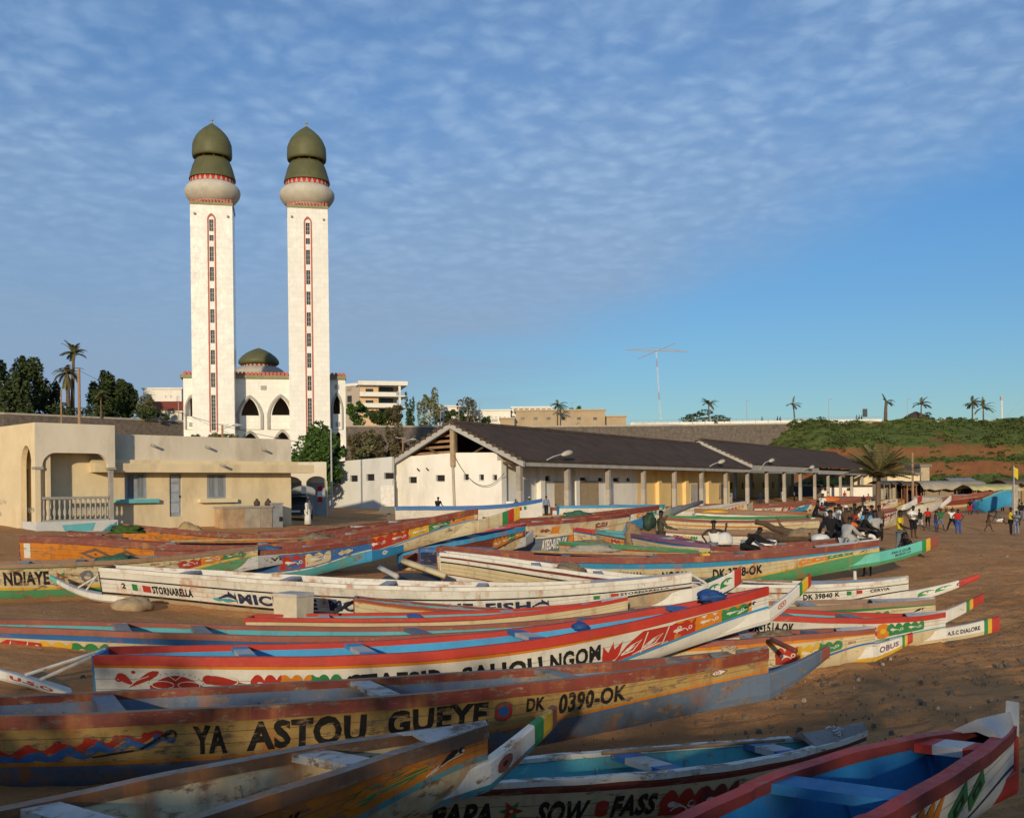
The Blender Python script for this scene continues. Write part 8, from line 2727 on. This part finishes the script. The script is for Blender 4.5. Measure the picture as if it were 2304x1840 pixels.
# dark car with its tailgate open, in the arcade yard
c = at(PX(1, 1795), 740 + 1170 / 2.695, 68)
zg = gz_at(c.x, 68)
rt = thing('parked_car', 'dark car with its tailgate raised between the house and the white block', 'car', (c.x, 68, zg), R(8))
M_CARP = plain('car_dark', (.02, .022, .026), .35, .1, 2, .5)
m = MB(); m.hexa([(-.9, -.2, .35), (.9, -.2, .35), (.9, 4, .35), (-.9, 4, .35), (-.88, -.15, 1.0), (.88, -.15, 1.0), (.88, 4, .95), (-.88, 4, .95)])
m.hexa([(-.86, .05, 1.002), (.86, .05, 1.002), (.86, 2.6, 1.0), (-.86, 2.6, 1.0), (-.72, .2, 1.6), (.72, .2, 1.6), (.72, 2.0, 1.58), (-.72, 2.0, 1.58)]); m.build('body', M_CARP, rt, local=True)
m = MB(); m.hexa([(-.75, -1.0, 1.72), (.75, -1.0, 1.72), (.75, .2, 1.64), (-.75, .2, 1.64), (-.75, -1.0, 1.80), (.75, -1.0, 1.80), (.75, .2, 1.72), (-.75, .2, 1.72)]); m.build('tailgate', M_CARP, rt, local=True)
for s in (-1, 1):
    m = MB(); m.box(s * .78 - .1, s * .78 + .1, -.24, -.19, .75, 1.0); m.build('tail_lamp', plain('lamp_red', (.35, .02, .02), .3), rt, local=True)
    for y in (.6, 3.2):
        m = MB().tube([(s * .92, y, .33), (s * .70, y, .33)], .33, 16); m.build('wheel', plain('tyre', (.015, .015, .015), .9), rt, local=True)
m = MB(); m.box(-.3, .3, -.23, -.19, .55, .68); m.build('plate', M_WHITE, rt, local=True)
c = at(PX(1, 1938), 740 + 1000 / 2.695, 70)
m = MB()
for i, cc_ in enumerate((0, 1, 0)):
    z1, z0 = at(PX(1, 1938), 740 + (950 + i * 33) / 2.695, 70).z, at(PX(1, 1938), 740 + (983 + i * 33) / 2.695, 70).z
    m.hexa([(c.x - .18, 70, z0), (c.x + .2, 70, z0), (c.x + .2, 70.1, z0), (c.x - .18, 70.1, z0), (c.x - .12, 70, z1 - .01), (c.x + .14, 70, z1 - .01), (c.x + .14, 70.1, z1 - .01), (c.x - .12, 70.1, z1 - .01)], [0, 1, 0][i])
solo(m.build('hanging_cloth', [cloth(KC['red']), cloth(KC['white'])], loc=tuple(c)), 'red and white cloth hanging under the arcade', 'cloth')
# mooring poles, oars, props
log('grey weathered pole leaning left on the boats near the yellow hall wall', at(*P(14, 60, 420), 70), at(*P(14, 540, 262), 72), .30, .12, plain('oar_grey', (.13, .14, .16), .9), 'leaning_pole')
log('white strut leaning against the CERVIA boat foredeck', at(*P(6, 1132, 460), 26.6), at(*P(6, 1130, 388), 26.6), .05, .04, paint('white', .3, .2), 'upright_post')
log('brown oar slanting across the orange railed boat', at(*P(6, 625, 805), 17.6), at(*P(6, 770, 872), 16.4), .045, .045, paint('redwood', .4, .2), 'oar')
log('black pole leaning on the BLUE FISH boat beside the foam box', at(*P(4, 2030, 640), 23.6), at(*P(5, 120, 575), 24.4), .045, .045, plain('pole_black', (.03, .03, .03), .7), 'leaning_pole')
log('cream plank lying on the sand behind the BLUE FISH boat', at(*P(5, 420, 330), 29), at(*P(5, 680, 420), 28), .10, .10, paint('cream', .4, .4), 'plank')
log('pale grey plank lying behind the BLUE FISH boat', at(*P(5, 280, 370), 29.5), at(*P(5, 390, 425), 28.6), .09, .09, paint('pale', .4, .3), 'plank')
h = hull_of('TAFSIR'); p = h.world((h.L * .905, -.1, h.gz(.905) + .08)); blob('blue_tarpaulin', 'folded dark blue tarpaulin near the bow of the bright red boat', 'tarpaulin', tuple(p), (.24, .17, .12), plain('tarp_blue', (.02, .06, .19), .6, .25), 21, .5, 2.2, flat=-.8)
p = h.world((h.L * .70, .1, h.gz(.70) - .02)); blob('blue_bundle', 'small dark blue bundle on the bright red boat amidships', 'bundle', tuple(p), (.15, .14, .08), plain('tarp_blue', (.02, .06, .19)), 22, .4)
c = at(PX(4, 800), 1140 + 635 / 2.695, 25.8)
blob('tan_rock', 'tan boulder on the sand below the STORNARELLA lettering', 'rock', (c.x, c.y, gz_at(c.x, c.y) + .05), (.50, .35, .27), plain('rock_tan', (.34, .25, .15), .95, .25, 3, .1, .6, 8), 24, .3)
h = hull_of('CERVIA'); 
# stones and litter on the sand
rg = np.random.default_rng(9)
V, F = [], []
for i in range(1500):
    if i < 900:
        px, d = rg.uniform(1250, 2420), rg.uniform(9.5, 22)
    else:
        px, d = rg.uniform(-100, 2420), rg.uniform(12, 45)
    x = (px - CX) / FPX * d
    s = (.007 + .04 * rg.random() ** 6) * (1 if d < 16 else 1.2)
    z = gz_at(x, d) if False else 0
    V.append((x, d, s))
A_ = np.array(V)
Z_ = ground_np(A_[:, 0], A_[:, 1])
mv, mf, mm = [], [], []
for (x, y, s), z in zip(V, Z_):
    b = len(mv)
    a0 = rg.random() * 6
    for k in range(5):
        a = a0 + k * 1.257
        mv.append((x + s * 1.3 * math.cos(a), y + s * math.sin(a), z - .02))
    for k in range(5):
        a = a0 + k * 1.257 + .3
        mv.append((x + s * .8 * math.cos(a), y + s * .7 * math.sin(a), z + s * .8 + .01))
    mc = 0 if rg.random() < .95 else 1
    for k in range(5):
        mf.append((b + k, b + (k + 1) % 5, b + 5 + (k + 1) % 5, b + 5 + k)); mm.append(mc)
    mf.append(tuple(b + 5 + k for k in range(5))); mm.append(mc)
m = MB(); m.v, m.f, m.mi = mv, mf, mm
o = m.build('pebbles', [plain('pebble_dark', (.11, .09, .075), .9, .4, 2), plain('litter_pale', (.34, .28, .21), .8, .3, 2)])
o['kind'] = 'stuff'; o['label'] = 'dark pebbles and pale litter scattered over the sand'

# gear lying in the boats
def lay_pole(part, t0, t1, y0, y1, name, label, mat, r=.035, lift=.05):
    h = hull_of(part)
    a_ = h.world((h.L * t0, y0 * h.w(t0), h.gz(t0) + lift)); b_ = h.world((h.L * t1, y1 * h.w(t1), h.gz(t1) + lift))
    return log(label, a_, b_, r, r * .8, mat, name)


M_BAMB = plain('bamboo', (.36, .25, .12), .8, .25, 5)
M_OARW = plain('oar_wood', (.24, .15, .09), .85, .3, 4)
for part, t0, t1, y0, y1, nm, l_, mt, r_ in (('PAPA SOW', .40, .80, .5, .1, 'oar', 'grey oar lying along the boat lettered PAPA SOW', M_OARW, .022), ('FAN S CLUB', .22, .5, .2, -.4, 'bamboo_pole', 'bamboo pole lying on the FAN S CLUB boat', M_BAMB, .035), ('scalloped', .3, .6, .3, -.3, 'bamboo_pole', 'bamboo pole lying on the long orange sided boat', M_BAMB, .04),
                                             ('CERVIA', .4, .7, .3, -.3, 'oar', 'oar lying on the CERVIA boat', M_OARW, .03), ('DIORRY', .3, .6, .3, -.3, 'bamboo_pole', 'bamboo pole lying on the boat lettered DIORRY', M_BAMB, .05)):
    lay_pole(part, t0, t1, y0, y1, nm, l_, mt, r_)


def coil(part, t, y, r, label, col):
    h = hull_of(part)
    c = h.world((h.L * t, y, h.gz(t) + .03))
    pts = []
    for i in range(64):
        a = i * .42
        rr_ = r * (.75 + .25 * math.sin(i * 1.7)) * (1 - i * .004)
        pts.append(c + Vector((math.cos(a) * rr_, math.sin(a) * rr_, .0012 * i + .02 * math.sin(i * .9))))
    m = MB().tube(pts, .014, 5)
    solo(m.build('rope_coil', plain('rope_%s' % col, C[col], .95, .3, 20), None, smooth=True, loc=tuple(c)), label, 'rope')


coil('PAPA SOW', .92, .0, .13, 'grey rope coil on the foredeck of the PAPA SOW boat', 'pale')
coil('YA ASTOU', .955, .0, .13, 'rope coil on the foredeck of the DK 0390-OK boat', 'tan')


def jerrycan(part, t, y, label, col):
    h = hull_of(part)
    c = h.world((h.L * t, y, h.gz(t) - .30))
    rt = thing('jerrycan', label, 'jerrycan', tuple(c), h.yaw + .4)
    m = MB(); m.hexa([(-.15, -.09, 0), (.15, -.09, 0), (.15, .09, 0), (-.15, .09, 0), (-.14, -.085, .33), (.10, -.085, .33), (.10, .085, .33), (-.14, .085, .33)]); m.build('body', plain('jerry_%s' % col, C[col], .5, .1, 4), rt, local=True)
    m = MB().tube([(-.11, 0, .33), (-.09, 0, .385), (.04, 0, .385), (.06, 0, .33)], .018, 6); m.build('handle', plain('jerry_%s' % col, C[col]), rt, local=True)
    m = MB(); m.tube([(.105, 0, .31), (.14, 0, .37)], .03, 8); m.build('cap', M_DARK, rt, local=True)


jerrycan('FAN S CLUB', .62, .2, 'yellow jerrycan in the FAN S CLUB boat', 'yellow')
# electric wires over the yard
for i, (a_, b_, l_) in enumerate(((at(177, 833, 140), FG.pt(uE + 2, z_l0 + 1.2, 2), 'sagging electric wire from the tall wooden pole to the white block'), (FG.pt(-SPN + .3, EZ + .5, -.5), FG.pt(-1.2, EZ - 1.2, -.5), 'loose cable drooping over the white gable wall'))):
    n = 14
    pts = [Vector(a_).lerp(Vector(b_), k / n) - Vector((0, 0, (1.6 if i == 0 else 1.8) * 4 * (k / n) * (1 - k / n))) for k in range(n + 1)]
    m = MB().tube(pts, .025, 4); solo(m.build('wire', M_DARK, None, loc=tuple(pts[7])), l_, 'cable')

v = at(*P(5, 480, 400), 30.5); blob('dark_tarpaulin', 'dark crumpled tarpaulin in the shadow behind the BLUE FISH boat', 'tarpaulin', (v.x, v.y, gz_at(v.x, v.y) + .1), (1.5, .7, .45), plain('dark_tarp', (.05, .05, .055), .7, .3, 3), 31, .45, 2.0)
v = at(*P(5, 600, 345), 31.2); blob('net_heap', 'brown net heap beside the dark tarpaulin', 'fishing net', (v.x, v.y, gz_at(v.x, v.y) + .1), (.9, .5, .4), M_NET, 33, .4, 2.4)
# nets in the boats
M_NETG = plain('green_net', (.05, .12, .08), .95, .35, 8, .1, .9, 22, bdist=.04)
M_NETB = plain('blue_net', (.04, .12, .22), .95, .35, 8, .1, .9, 22, bdist=.04)
for i, (part, t_, y_, r_, mt, l_) in enumerate((('CERVIA', .5, 0, .45, M_NETG, 'green net bundled in the CERVIA boat'), ('DK-1514', .4, 0, .4, M_NETB, 'blue net bundled in the DK-1514-OK boat'),
                                                ('graffiti prow', .6, 0, .35, M_NET, 'brown net bundled in the boat with the graffiti prow'), ('NDIAYE', .6, 0, .5, M_NETG, 'green net bundled in the NDIAYE boat'), ('scalloped', .62, 0, .6, M_NET, 'brown net bundled in the long orange sided boat'),
                                                ('blue painted bow', .5, 0, .45, M_NETB, 'blue net bundled in the boat with the blue painted bow'), ('striped boat with its raised', .4, 0, .45, M_NET, 'brown net bundled in the striped boat with the raised stern'), ('DIORRY', .5, 0, .7, M_NETG, 'green net bundled in the DIORRY boat'))):
    h = hull_of(part)
    c = h.world((h.L * t_, y_, h.gz(t_) - .10))
    blob('net_bundle', l_, 'fishing net', tuple(c), (r_ * 1.2, r_ * .8, r_ * .45), mt, 40 + i, .45, 2.6, flat=-.8)
